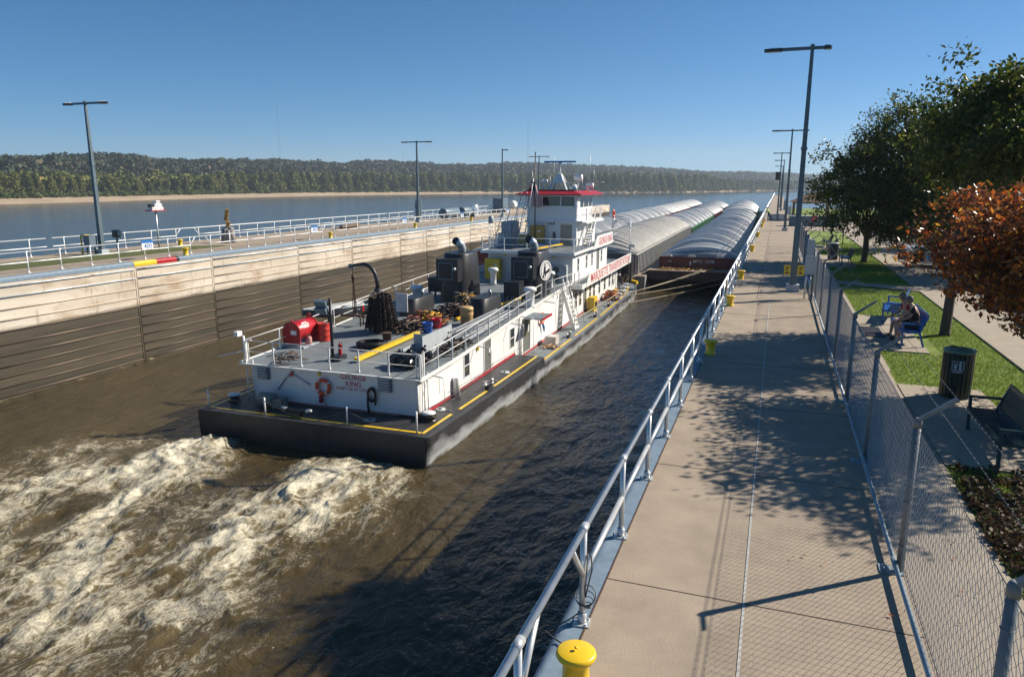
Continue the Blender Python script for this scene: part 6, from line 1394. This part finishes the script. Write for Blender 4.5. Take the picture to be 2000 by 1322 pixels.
# ---------------------------------------------------------------- cars
def car(label,x,y,paint,rz,kind='sedan'):
    r_=empty('parked_car',(x,y,.02),label,'car','cars parked beside the sidewalk',rz)
    L_,W_=4.6,1.8; suv=kind=='suv'; h1=.82 if not suv else 1.0; h2=1.42 if not suv else 1.72
    # side profile (x forward 0..L), lofted across the width with tumblehome
    prof=[(0,.35),(.02,.62),(.18,.74),(1.1,h1),(1.9,h2-.04),(2.4,h2),(3.3,h2-.02),(4.1,h1+.1 if not suv else h2-.1),(4.5,h1),(4.6,.6),(4.58,.35)]
    b=MB(); secs=[(-.9,.0),(-.88,.6),(-.72,1.0),(0,1.03),(.72,1.0),(.88,.6),(.9,0)]
    vs=[]
    for w2,k in ((-1,.0),(-.97,.5),(-.8,1.),(.8,1.),(.97,.5),(1,0.)):
        for px_,pz in prof:
            zz=.35+(pz-.35)*(1 if k==1 else (.0 if k==0 else (min(pz,h1)-.35)/(max(pz-.35,.01))*.96 if pz>h1 else .92))
            xx=px_+ (0 if k==1 else (2.3-px_)*.03*(1-k)); vs.append((xx,w2*W_/2*(1 if not(k==1 and pz>h1+.05) else .82),zz))
    n_=len(prof); b.add(vs,[(i*n_+j,i*n_+j+1,(i+1)*n_+j+1,(i+1)*n_+j) for i in range(5) for j in range(n_-1)]+[tuple(range(n_)),tuple(5*n_+j for j in range(n_))[::-1]],0,True)
    b.build('car_body',paint,r_)
    g=MB(); g.add([(1.18,-.60,h1+.03),(1.18,.60,h1+.03),(1.86,.56,h2-.03),(1.86,-.56,h2-.03)],[(0,1,2,3)]); o=g.build('windscreen',M['glass'],r_); o.location=(-.03,0,.03)
    for s_ in (-1,1):
        g=MB(); g.add([(1.35,s_*.80,h1+.05),(3.95,s_*.80,h1+.08),(3.3,s_*.755,h2-.08),(2.0,s_*.755,h2-.08)],[(0,1,2,3) if s_<0 else (3,2,1,0)]); g.build('side_window',M['glass'],r_)
        hl=MB(); hl.lathe([(.001,0),(.12,.02),(.13,.08)],(.03,s_*.66,.64),12,M=Matrix.Rotation(rad(90),4,'Y')); hl.build('headlight',M['signwhite'],r_)
        for xw in (.85,3.75):
            t_=MB(); t_.lathe([(.18,-.1),(.32,-.1),(.34,-.06),(.34,.06),(.32,.1),(.18,.1)],(xw,s_*.82,.34),22,M=Matrix.Rotation(rad(90),4,'X')); wo=t_.build('wheel',M['rubber'],r_)
            ri=MB(); ri.lathe([(.2,-.05),(.2,.105),(.06,.09),(.001,.09)],(xw,s_*.82,.34),14,M=Matrix.Rotation(rad(90 if s_<0 else -90),4,'X')); ri.build('rim',M['galv'],wo)
    gr_=MB(); gr_.box((-.02,-.45,.42),(.03,.45,.58)); gr_.build('grille',M['black'],r_)
    return r_
def paint(n_,c): return mat(n_,c,.22,.1,var=.03,spec=.7)
car('white car parked nose to the sidewalk, farthest one seen under the green tree',7.6,50.3,paint('white car paint',(.72,.74,.76)),0)
car('silver blue car parked second from the far end, half hidden by leaves',7.9,45.6,paint('blue silver paint',(.20,.30,.42)),0)
car('pale silver car in the middle of the row behind the orange foliage',7.8,41.2,paint('silver paint',(.45,.48,.50)),0)
car('dark sport utility car with a visible front wheel behind the orange tree',7.9,36.6,paint('dark paint',(.035,.038,.045)),0,'suv')
car('red car behind the orange tree, nearest of the row in view',8.0,31.4,paint('red car paint',(.30,.02,.03)),0)
car('grey car at the right edge, mostly hidden by the orange tree',8.1,27,paint('grey car paint',(.12,.15,.17)),0)
# ---------------------------------------------------------------- far things
def mast_(x,y,h_,label,r_=.9):
    b=MB(); n2=6
    for k in range(3): a=k*2.09; b.tube([(r_*math.cos(a),r_*math.sin(a),0),(r_*math.cos(a),r_*math.sin(a),h_)],.07,3)
    for k in range(int(h_/6)): b.tube([(r_,0,6*k),(-r_*.5,r_*.87,6*k+3),(-r_*.5,-r_*.87,6*k+6)],.05,3)
    tag(b.build('radio_mast',mat('mast steel',(.25,.25,.27),.6),None,(x,y,-5)),label,'radio mast','thin radio masts on the hills')
mast_(-686,900,144,'tallest thin radio mast rising over the left hills'); mast_(-339,1000,99,'thin radio mast standing behind the pilothouse antennas',1.1); mast_(-700,1300,76,'short faint radio mast left of the middle lamp post',1.2)
thing_w('shore_house','small white house at the tree line on the far shore','house',(-462,424,WZ+2.9),[('wall',MB().box((-3,-3,0),(3,3,3)),M['whiteclean']),('roof',MB().prism([(-3.4,2.9),(3.4,2.9),(0,4.6)],-3.3,3.3,0,Matrix.Rotation(rad(90),4,'X')),M['galv']),('porch',MB().box((-4,-5,0),(4,-3.1,1.0)),M['wood'])])
for k,(px_,l) in enumerate(((1553,'left one of two small white sailboats moored at the far shore'),(1587,'right one of two small white sailboats moored at the far shore'))):
    v=ray(px_,370); d_=1180; hl=math.hypot(v.x,v.y); x,y=v.x/hl*d_,v.y/hl*d_
    h3=MB(); h3.prism([(-1.2,-3),(1.2,-3),(1.3,1.5),(0,4.5),(-1.3,1.5)],0,2.4); thing_w('sailboat',l,'sailboat',(x,y,WZ),[('sailboat_hull',h3,M['whiteclean']),('sailboat_mast',MB().tube([(0,0,2),(.2,0,11)],.22,5),M['whiteclean']),('furled_sail',MB().tube([(0,0,3.5),(0,-3,3.7)],.35,6),M['signwhite'])],group='sailboats far away')
o=MB().lathe([(.3,0),(.4,.5),(.1,1.6),(.001,1.7)],(-30,420,WZ-.1),8).build('channel_buoy',M['black']); tag(o,'tiny dark buoy floating beyond the barges','buoy')
# ---------------------------------------------------------------- trees on the lawn
def leaf_mesh(rng,n,cent,size,spread,droop=.3,up=.6):
    """n leaves round twig centres cent[(x,y,z)]: pointed four-corner leaves with a fold"""
    c=cent[rng.randint(len(cent),size=n)]+rng.normal(size=(n,3))*np.array((spread,spread,spread*.75))
    a=rng.normal(size=(n,3)); a[:,2]-=droop; a/=np.linalg.norm(a,axis=1)[:,None]
    nn=rng.normal(size=(n,3)); nn[:,2]+=up; b=np.cross(a,nn); b/=np.linalg.norm(b,axis=1)[:,None]; u=np.cross(b,a)
    s=(size*(.6+.7*rng.rand(n)))[:,None]
    return np.stack([c-a*s*.5,c+b*s*.30+u*s*.06,c+a*s*.62,c-b*s*.30+u*s*.06],1)
def big_tree(label,x,y,trunk_h,tr,lobes,nleaf,lsize,leafm,ntwig,spread,seed,limbs=9,barkm=None,name='tree',cut=None):
    rng_=np.random.RandomState(seed); r_=empty(name,(x,y,0),label,'tree')
    tw=[]
    wts=np.array([l[3]*l[4]*l[5] for l in lobes]); wts=wts/wts.sum()
    for l,wt in zip(lobes,wts):
        k=max(3,int(ntwig*wt)); u=rng_.normal(size=(k,3)); u/=np.linalg.norm(u,axis=1)[:,None]; rr2=(.35+.65*rng_.rand(k)**.6)[:,None]
        q=u*rr2; q*= (1+.26*rng_.normal(size=(k,1))); tw.append(q*np.array(l[3:6])+np.array(l[0:3]))
    tw=np.concatenate(tw)
    if cut is not None: tw=tw[cut(tw)]
    V=leaf_mesh(rng_,nleaf,tw,lsize,spread)
    if cut is not None: V=V[cut(V.mean(1))]
    V=V-np.array((x,y,0)); V=V.reshape(-1,3); npmesh('crown',V,np.arange(len(V)).reshape(-1,4),leafm,r_)
    b=MB(); bm_=barkm or M['bark']
    b.tube([(0,0,-.1),(.0,0,.08),(.03,.02,trunk_h*.5),(.0,.05,trunk_h),(.1,.05,trunk_h*1.7)],[tr*1.6,tr*1.15,tr,tr*.85,tr*.5],10); b.build('trunk',bm_,r_)
    lb=MB()
    for l in lobes:
        c=Vector(l[0:3])-Vector((x,y,0)); s0=Vector((0,.03,trunk_h*rng_.uniform(.8,1.3))); m1=s0.lerp(c,.5)+Vector((0,0,.25)); lb.tube([s0,m1,c],[tr*.55,tr*.35,tr*.12],6)
        for k in range(limbs):
            t=tw[rng_.randint(len(tw))]-np.array((x,y,0)); t=Vector(t)
            if (t-c).length<max(l[3:6])*1.1: lb.tube([m1.lerp(c,rng_.rand()),m1.lerp(t,.55)+Vector((0,0,.1)),t],[tr*.2,tr*.1,.008],4)
    lb.build('limbs',bm_,r_); return r_
M['leafgreen']=foliage('green tree leaves',(.024,.046,.007),(.085,.115,.014),(.26,.25,.035),.40,.42,p3=.82)
M['leaforange']=foliage('autumn leaves',(.06,.028,.022),(.40,.13,.022),(.62,.34,.05),.32,.45,p3=.62)
_e=M['leaforange'].node_tree.nodes['Color Ramp'].color_ramp.elements; x_=_e.new(.38); x_.color=(.20,.075,.035,1); x_=_e.new(.52); x_.color=(.16,.12,.02,1); x_=_e.new(.9); x_.color=(.48,.10,.02,1)
big_tree('broad green tree with trunk at the sidewalk edge, crown reaching toward the lamp post',5.02,47,1.5,.17,
    [(4.6,46.5,5.3,2.3,2.6,2.2),(6.6,47.5,6.8,2.6,2.6,2.3),(6.0,46,3.2,3.0,2.8,1.8),(3.6,47,3.9,1.7,2.2,1.2),(7.6,46.5,4.6,2.6,2.8,2.4),(3.0,44.5,2.6,1.3,1.5,.55),(7.4,44.5,2.4,2.4,2.2,1.2),(2.6,45.5,4.5,.9,1.2,.9),(7.3,47,7.6,1.7,1.8,1.4),(8.4,46.5,3.0,1.8,2,1.4)],52000,.17,M['leafgreen'],900,.26,1,10,name='green_tree')
big_tree('near green tree with its trunk behind the blue bench',5.05,24.6,2.9,.13,
    [(5.3,25.2,6.2,1.35,1.7,1.2),(6.3,25.2,6.9,1.3,1.6,.8),(6.9,26.2,5.6,1.4,1.6,1.2),(5.6,26.2,4.9,1.2,1.3,.8),(7.5,26,6.6,1.1,1.5,1.0),(4.5,25.0,5.2,.8,1.1,.6),(6.2,23,5.7,1.3,1.4,.9),(5.2,22.8,5.1,1.1,1.2,.7),(7.4,23.8,6.2,1.3,1.4,.9)],32000,.145,M['leafgreen'],420,.24,2,8,name='green_tree')
big_tree('green tree beyond the parked cars, between the broad tree and the right edge',10.2,42.5,2.0,.2,
    [(8.6,42,6.2,2.2,2.2,2.1),(10.4,42.5,7.4,2.4,2.2,1.8),(12,42.5,6,2.4,2.4,2.6),(8.2,42,3.9,1.9,2,1.6),(10.5,42.5,3.6,2.2,2,1.7),(7.4,42.4,5.6,1.2,1.4,1.2)],40000,.16,M['leafgreen'],760,.25,12,8,name='green_tree')
big_tree('bushy green tree beyond the parked cars, low at the right edge',9.8,58,1.2,.14,[(9.5,58,3.4,2.6,2.6,2.4),(12,59,3.8,2.8,2.6,2.6),(15.5,60,4,3,3,3)],16000,.2,M['leafgreen'],300,.32,5,4,name='green_tree')
def cut_o(P_):
    x,y,z=P_[:,0],P_[:,1],P_[:,2]; return z>np.maximum(2.55-(x-2.6)*.5,1.15)
big_tree('small orange leaved tree at the right edge, branches reaching toward the bench',6.9,17.2,1.9,.11,
    [(4.7,17,3.4,1.3,1.6,.8),(3.7,17.2,3.05,1.0,1.3,.5),(5.6,17.5,2.9,1.5,1.8,1.2),(4.6,17.5,2.35,.95,1.2,.5),(5.3,16.8,1.85,.8,1.1,.5),(6.6,17,3.2,1.5,1.8,1.2),(5.5,16.6,4.0,1.1,1.4,.5),(4.2,16.4,2.8,.9,1.0,.5),(5.1,15.2,4.1,1.2,1.3,.5),(4.4,18.8,4.0,1.0,1.2,.4),(6.4,15,4.3,1.3,1.5,.7)],34000,.115,M['leaforange'],620,.17,3,12,name='orange_tree',cut=cut_o)
# grass tufts on the near lawn, ground cover at the fence foot
rng_=np.random.RandomState(8)
def tufts(n,fx,fy,hh,wd):
    x=fx(rng_.rand(n)); y=fy(rng_.rand(n)); a=rng_.rand(n)*6.28; h_=hh*(.5+rng_.rand(n)); dx=np.cos(a)*wd; dy=np.sin(a)*wd; tx=rng_.normal(size=n)*h_*.4; ty=rng_.normal(size=n)*h_*.4
    return np.stack([np.stack([x-dx,y-dy,np.zeros(n)],-1),np.stack([x+dx,y+dy,np.zeros(n)],-1),np.stack([x+tx,y+ty,h_],-1)],1),x,y
V,x,y=tufts(150000,lambda u:2.3+3.6*u,lambda u:7+55*u**1.6,.035,.010)
keep=~(((x<2.9))|((x<4.55)&(y>12.7)&(y<18))|((x<4.45)&(y>21.5)&(y<27.5))|((y>9.4)&(y<11.4)&(x<4.5))|((x>2.5)&(x<4.3)&(y>43.4)&(y<50.5))|((y>34.2)&(y<37.1)))
V=V[keep].reshape(-1,3); M['blade']=foliage('grass blades',(.12,.19,.018),(.21,.32,.035),(.26,.27,.10),.6,.3,p3=.85)
o=npmesh('grass',V,np.arange(len(V)).reshape(-1,3),M['blade']); tag(o,'short sunlit grass blades on the lawn between fence and sidewalk','grass',kind='stuff')
cl=[]
for k in range(900):
    xx_=rng_.uniform(2.9,4.8); yy_=rng_.choice([rng_.uniform(9.2,11.6),rng_.uniform(9.2,11.6),rng_.uniform(7,12.7)])
    cl.append(clumps(rng_,26,(.12,.12,.06),.026)+np.array((xx_,yy_,.05)))
V=np.concatenate(cl).reshape(-1,3); M['cover_g']=foliage('ground cover',(.055,.032,.018),(.13,.075,.04),(.09,.15,.03),.6,.2,p3=.75)
o=npmesh('ground_cover',V,np.arange(len(V)).reshape(-1,4),M['cover_g']); tag(o,'low leafy ground cover and dry leaves between the fence and the teal bench','ground cover',kind='stuff')
# fallen leaves on walk
V=leaf_mesh(rng_,260,np.array([(2.9,9,.02),(3.4,12,.03),(2.0,14,.03),(3.6,22,.05),(4.6,24,.03),(1.9,20,.03)]),.06,.9,0,4); V[:,:,2]=np.clip(V[:,:,2],.035,.05); V=V.reshape(-1,3)
o=npmesh('fallen_leaves',V,np.arange(len(V)).reshape(-1,4),M['leaforange']); tag(o,'scattered fallen leaves by the fence and benches','fallen leaves',kind='stuff')
# ---------------------------------------------------------------- people
M['skin']=mat('skin',(.42,.24,.17),.55,var=.06); M['hairgrey']=mat('grey hair',(.16,.14,.12),.7,var=.4,scale=40); M['shirtred']=mat('red shirt',(.38,.012,.03),.8,var=.1); M['shirtblack']=mat('black shirt',(.012,.012,.018),.85); M['shorts']=mat('dark shorts',(.03,.028,.03),.85); M['jeans']=mat('blue jeans',(.025,.045,.10),.85); M['hivis']=mat('lime safety vest',(.50,.80,.03),.6); M['shoe']=mat('dark shoe',(.03,.03,.035),.6); M['cap']=mat('dark cap',(.02,.02,.03),.7)
def skinmesh(name,nodes,edges,mat_,parent,root=0,sub=2):
    me=bpy.data.meshes.new(name); me.from_pydata([n_[0] for n_ in nodes],edges,[]); me.materials.append(mat_); o=bpy.data.objects.new(name,me); C.objects.link(o); o.parent=parent
    sm=o.modifiers.new('skin','SKIN'); sm.use_smooth_shade=True
    for i,n_ in enumerate(nodes):
        r_=n_[1]; me.skin_vertices[0].data[i].radius=(r_,r_) if not isinstance(r_,tuple) else r_
        me.skin_vertices[0].data[i].use_root=(i==root)
    s_=o.modifiers.new('sub','SUBSURF'); s_.levels=sub; s_.render_levels=sub; return o
def person(label,loc,rz,J,cloth,scale=1.0,hair=None):
    """J: joints dict with l/r suffix; facing +x"""
    r_=empty('person',loc,label,'person',None,rz); r_.scale=(scale,)*3
    nodes=[];edges=[];ix={}
    def add(k,p,rd,par=None):
        ix[k]=len(nodes); nodes.append((tuple(p),rd)); 
        if par: edges.append((ix[par],ix[k]))
    add('pel',J['pel'],(.12,.15)); add('sp1',J['sp1'],(.11,.14),'pel'); add('sp2',J['sp2'],(.12,.16),'sp1'); add('neck',J['neck'],.055,'sp2'); hv=Vector(J['head'])
    add('jaw',hv+Vector((.015,0,-.07)),.062,'neck'); add('head',hv,(.088,.08),'jaw'); add('top',hv+Vector((-.01,0,.07)),.07,'head'); add('nose',hv+Vector((.10,0,-.02)),.012,'head'); 
    for s_ in 'lr':
        g=1 if s_=='l' else -1
        add('ear'+s_,hv+Vector((-.01,g*.09,-.01)),.014,'head')
        add('sh'+s_,J['sh'+s_],.055,'sp2'); add('el'+s_,J['el'+s_],.042,'sh'+s_); add('wr'+s_,J['wr'+s_],.027,'el'+s_)
        w_=Vector(J['wr'+s_]); d=(Vector(J['ha'+s_])-w_).normalized(); sd_=Vector((-d.y,d.x,0)); sd_=sd_.normalized() if sd_.length>.1 else Vector((0,g,0))
        add('pa'+s_,w_+d*.07,(.036,.02),'wr'+s_)
        for q,(of,ln) in enumerate(((-.027,.075),(-.009,.085),(.009,.08),(.027,.065))):
            add('f%d%s'%(q,s_),w_+d*.11+sd_*of,.010,'pa'+s_); add('g%d%s'%(q,s_),w_+d*(.11+ln*.5)+sd_*of*1.1+Vector((0,0,-.006)),.009,'f%d%s'%(q,s_)); add('h%d%s'%(q,s_),w_+d*(.11+ln*.9)+sd_*of*1.1+Vector((0,0,-.028)),.008,'g%d%s'%(q,s_))
        add('th'+s_,w_+d*.06-sd_*.04,.011,'pa'+s_); add('tj'+s_,w_+d*.10-sd_*.055+Vector((0,0,-.01)),.009,'th'+s_)
        add('hi'+s_,J['hi'+s_],.085,'pel'); add('kn'+s_,J['kn'+s_],.06,'hi'+s_); add('cf'+s_,Vector(J['kn'+s_]).lerp(Vector(J['an'+s_]),.35),.058,'kn'+s_); add('an'+s_,J['an'+s_],.038,'cf'+s_); add('to'+s_,J['to'+s_],.035,'an'+s_)
    body=skinmesh('body',nodes,edges,M['skin'],r_)
    for nm,keys,mm,gr in cloth:
        nn=[];ee=[];jx={}
        for k,par,rd,*t in keys:
            p=Vector(nodes[ix[k]][0]) if k in ix else None
            if t: p=Vector(nodes[ix[par]][0]).lerp(Vector(nodes[ix[k]][0]),t[0])
            kk=k+('_' if t else ''); jx[kk]=len(nn); nn.append((tuple(p),rd)); 
            if par: ee.append((jx[par],jx[kk]))
        skinmesh(nm,nn,ee,mm,r_)
    if hair:
        h=MB(); h.lathe([(.001,.112),(.05,.10),(.085,.06),(.098,.01),(.092,-.05),(.07,-.08)],(hv.x-.015,hv.y,hv.z+.01),14); h.build(hair[0],hair[1],r_)
        if hair[0]=='cap': MB().cbox((hv.x+.12,hv.y,hv.z+.04),(.1,.14,.012)).build('cap_brim',hair[1],r_)
    fc=MB()
    for g in (-1,1): fc.lathe([(.001,-.012),(.012,0),(.001,.012)],(hv.x+.082,hv.y+g*.032,hv.z+.005),8)
    fc.box((hv.x+.078,hv.y-.025,hv.z-.062),(hv.x+.086,hv.y+.025,hv.z-.055)); fc.build('face_features',M['cap'],body)
    return r_
def sit(lean=.1,arm=.0):
    return dict(pel=(0,0,.52),sp1=(.02+lean*.3,0,.72),sp2=(.04+lean,0,.96),neck=(.07+lean*1.3,0,1.13),head=(.12+lean*1.5,0,1.27),shl=(.04+lean,.19,1.04),shr=(.04+lean,-.19,1.04),ell=(.14+lean,.26,.80),elr=(.14+lean,-.26,.80),wrl=(.36+lean,.13,.68),wrr=(.36+lean,-.12,.68),hal=(.46+lean,.06,.66),har=(.46+lean,-.05,.66),hil=(.03,.1,.50),hir=(.03,-.1,.50),knl=(.46,.14,.52),knr=(.46,-.14,.52),anl=(.42,.14,.11),anr=(.50,-.14,.11),tol=(.60,.15,.05),tor=(.68,-.15,.05))
def shirt(m_): return ('shirt',[('pel',None,(.135,.165)),('sp1','pel',(.125,.155)),('sp2','sp1',(.135,.175)),('shl','sp2',.072),('ell','shl',.058,.6),('shr','sp2',.072),('elr','shr',.058,.6)],m_,0)
shorts_=('shorts',[('pel',None,(.135,.165)),('hil','pel',.105),('knl','hil',.09,.8),('hir','pel',.105),('knr','hir',.09,.8)],M['shorts'],0)
shoes_l=('shoe',[('anl',None,.05),('tol','anl',.05)],M['shoe'],0); shoes_r=('shoe',[('anr',None,.05),('tor','anr',.05)],M['shoe'],0)
def fx(cl): # lerp keys refer to original parent names in clothing graph
    return cl
person('seated person in a red shirt and dark shorts, farther along the blue bench',(3.95,23.55,-.0),rad(180+8),sit(.14),[shirt(M['shirtred']),shorts_,shoes_l,shoes_r],1.0,('hair',M['hairgrey']))
person('seated grey haired person in a black shirt at the near end of the blue bench',(3.98,22.85,-.0),rad(180-4),sit(.10),[shirt(M['shirtblack']),shorts_,shoes_l,shoes_r],1.0,('hair',M['hairgrey']))
std=dict(pel=(-.05,0,.95),sp1=(.02,0,1.12),sp2=(.12,0,1.33),neck=(.19,0,1.48),head=(.25,0,1.60),shl=(.13,.19,1.42),shr=(.13,-.19,1.42),ell=(.25,.27,1.16),elr=(.25,-.24,1.16),wrl=(.46,.24,1.10),wrr=(.46,-.2,1.10),hal=(.56,.23,1.08),har=(.56,-.19,1.08),hil=(-.05,.1,.92),hir=(-.05,-.1,.92),knl=(.02,.12,.5),knr=(-.1,-.12,.5),anl=(-.02,.13,.09),anr=(-.24,-.13,.09),tol=(.13,.15,.04),tor=(-.08,-.15,.04))
person('worker in a lime safety vest, jeans and dark cap leaning on the walkway rail',(-1.0,96.7,.0),rad(165),std,[shirt(M['hivis']),('jeans',[('pel',None,(.13,.16)),('hil','pel',.1),('knl','hil',.075),('anl','knl',.062),('hir','pel',.1),('knr','hir',.075),('anr','knr',.062)],M['jeans'],0),shoes_l,shoes_r],1.0,('cap',M['cap']))
b=MB(); b.lathe([(.16,0),(.18,.3),(.12,.34),(.001,.36)],(0,0,0),12); thing_w('fuel_can','small red can standing at the rail beside the worker','can',(-1.45,95.3,.01),[('can_body',b,M['red'])])
# ---------------------------------------------------------------- haze
hz=MB().box((-3200,-80,-9.95),(3200,4000,156)).build('haze',[]); tag(hz,'thin blue haze over the river valley','haze',kind='stuff')
hm=bpy.data.materials.new('haze air'); hm.use_nodes=True; hn=hm.node_tree.nodes; hn.remove(hn['Principled BSDF']); pv_=hn.new('ShaderNodeVolumePrincipled'); pv_.inputs['Color'].default_value=(.72,.86,1.0,1); pv_.inputs['Density'].default_value=.00022; pv_.inputs['Anisotropy'].default_value=.2
hm.node_tree.links.new(pv_.outputs[0],hn['Material Output'].inputs['Volume']); hz.data.materials.append(hm); hz.display_type='WIRE'
# ---------------------------------------------------------------- pieces that are separate in the place become parts of their own
def split_pieces(o, gap=.03, most=100):
    me = o.data; nv = len(me.vertices); par = list(range(nv))
    def find(a):
        while par[a] != a: par[a] = par[par[a]]; a = par[a]
        return a
    for e in me.edges:
        a, b_ = find(e.vertices[0]), find(e.vertices[1])
        if a != b_: par[a] = b_
    isl = {}
    for i in range(nv): isl.setdefault(find(i), []).append(i)
    P = np.empty(nv*3); me.vertices.foreach_get('co', P); P = P.reshape(-1,3)
    cl = [[v, P[v].min(0)-gap/2, P[v].max(0)+gap/2] for v in isl.values()]
    ch = True
    while ch:
        ch = False; out = []
        for c in cl:
            for k in out:
                if (c[1] <= k[2]).all() and (k[1] <= c[2]).all():
                    k[0] = k[0]+c[0]; k[1] = np.minimum(k[1],c[1]); k[2] = np.maximum(k[2],c[2]); ch = True; break
            else: out.append(c)
        cl = out
    if len(cl) < 2 or len(cl) > most: return
    which = {}
    for q, c in enumerate(cl):
        for v in c[0]: which[v] = q
    faces = [[] for _ in cl]
    for p in me.polygons: faces[which[p.vertices[0]]].append(p)
    mats_ = list(me.materials); base = o.name.split('.')[0]
    for q, c in enumerate(cl):
        vs = sorted(c[0]); ix = {v:i for i,v in enumerate(vs)}; m2 = bpy.data.meshes.new(base)
        m2.from_pydata([tuple(P[v]) for v in vs], [], [tuple(ix[v] for v in p.vertices) for p in faces[q]])
        for m_ in mats_: m2.materials.append(m_)
        m2.polygons.foreach_set('material_index', [p.material_index for p in faces[q]]); m2.polygons.foreach_set('use_smooth', [p.use_smooth for p in faces[q]]); m2.update()
        if q == 0: o.data = m2
        else:
            n_ = bpy.data.objects.new(base, m2); C.objects.link(n_); n_.parent = o.parent; n_.matrix_local = o.matrix_local.copy()
            if 'label' in o and o.parent: n_['label'] = o['label']
SPL = {'vent_pipe','middle_rail','brace','guard_cable','yellow_beam','stern_louvre','coaming_stiffener','deck_hatch','stanchion','davit_bracket','deck_lamp','tow_knee','jack_staff','antenna','end_stiffener','lifting_lug','door_notice','floodlight','floodlight_lens','gear_hook','radome','stern_rail_hoop','end_plate','filler_pipe','beam','sluice_post','face_features','yellow_stripe','red_base_stripe','skiff_cradle','ladder_frame','name_board','deck_edge','twin_post','cylinder_saddle','railing_post','railing_bar','tank_marking','ring_band','thwart','side_stripe','louvre_panel','joint_guard','plate_marking','timber_beam'}
for o in [x for x in bpy.data.objects if x.type == 'MESH' and x.parent and x.name.split('.')[0] in SPL and len(x.data.vertices) < 20000]:
    split_pieces(o, most=60)
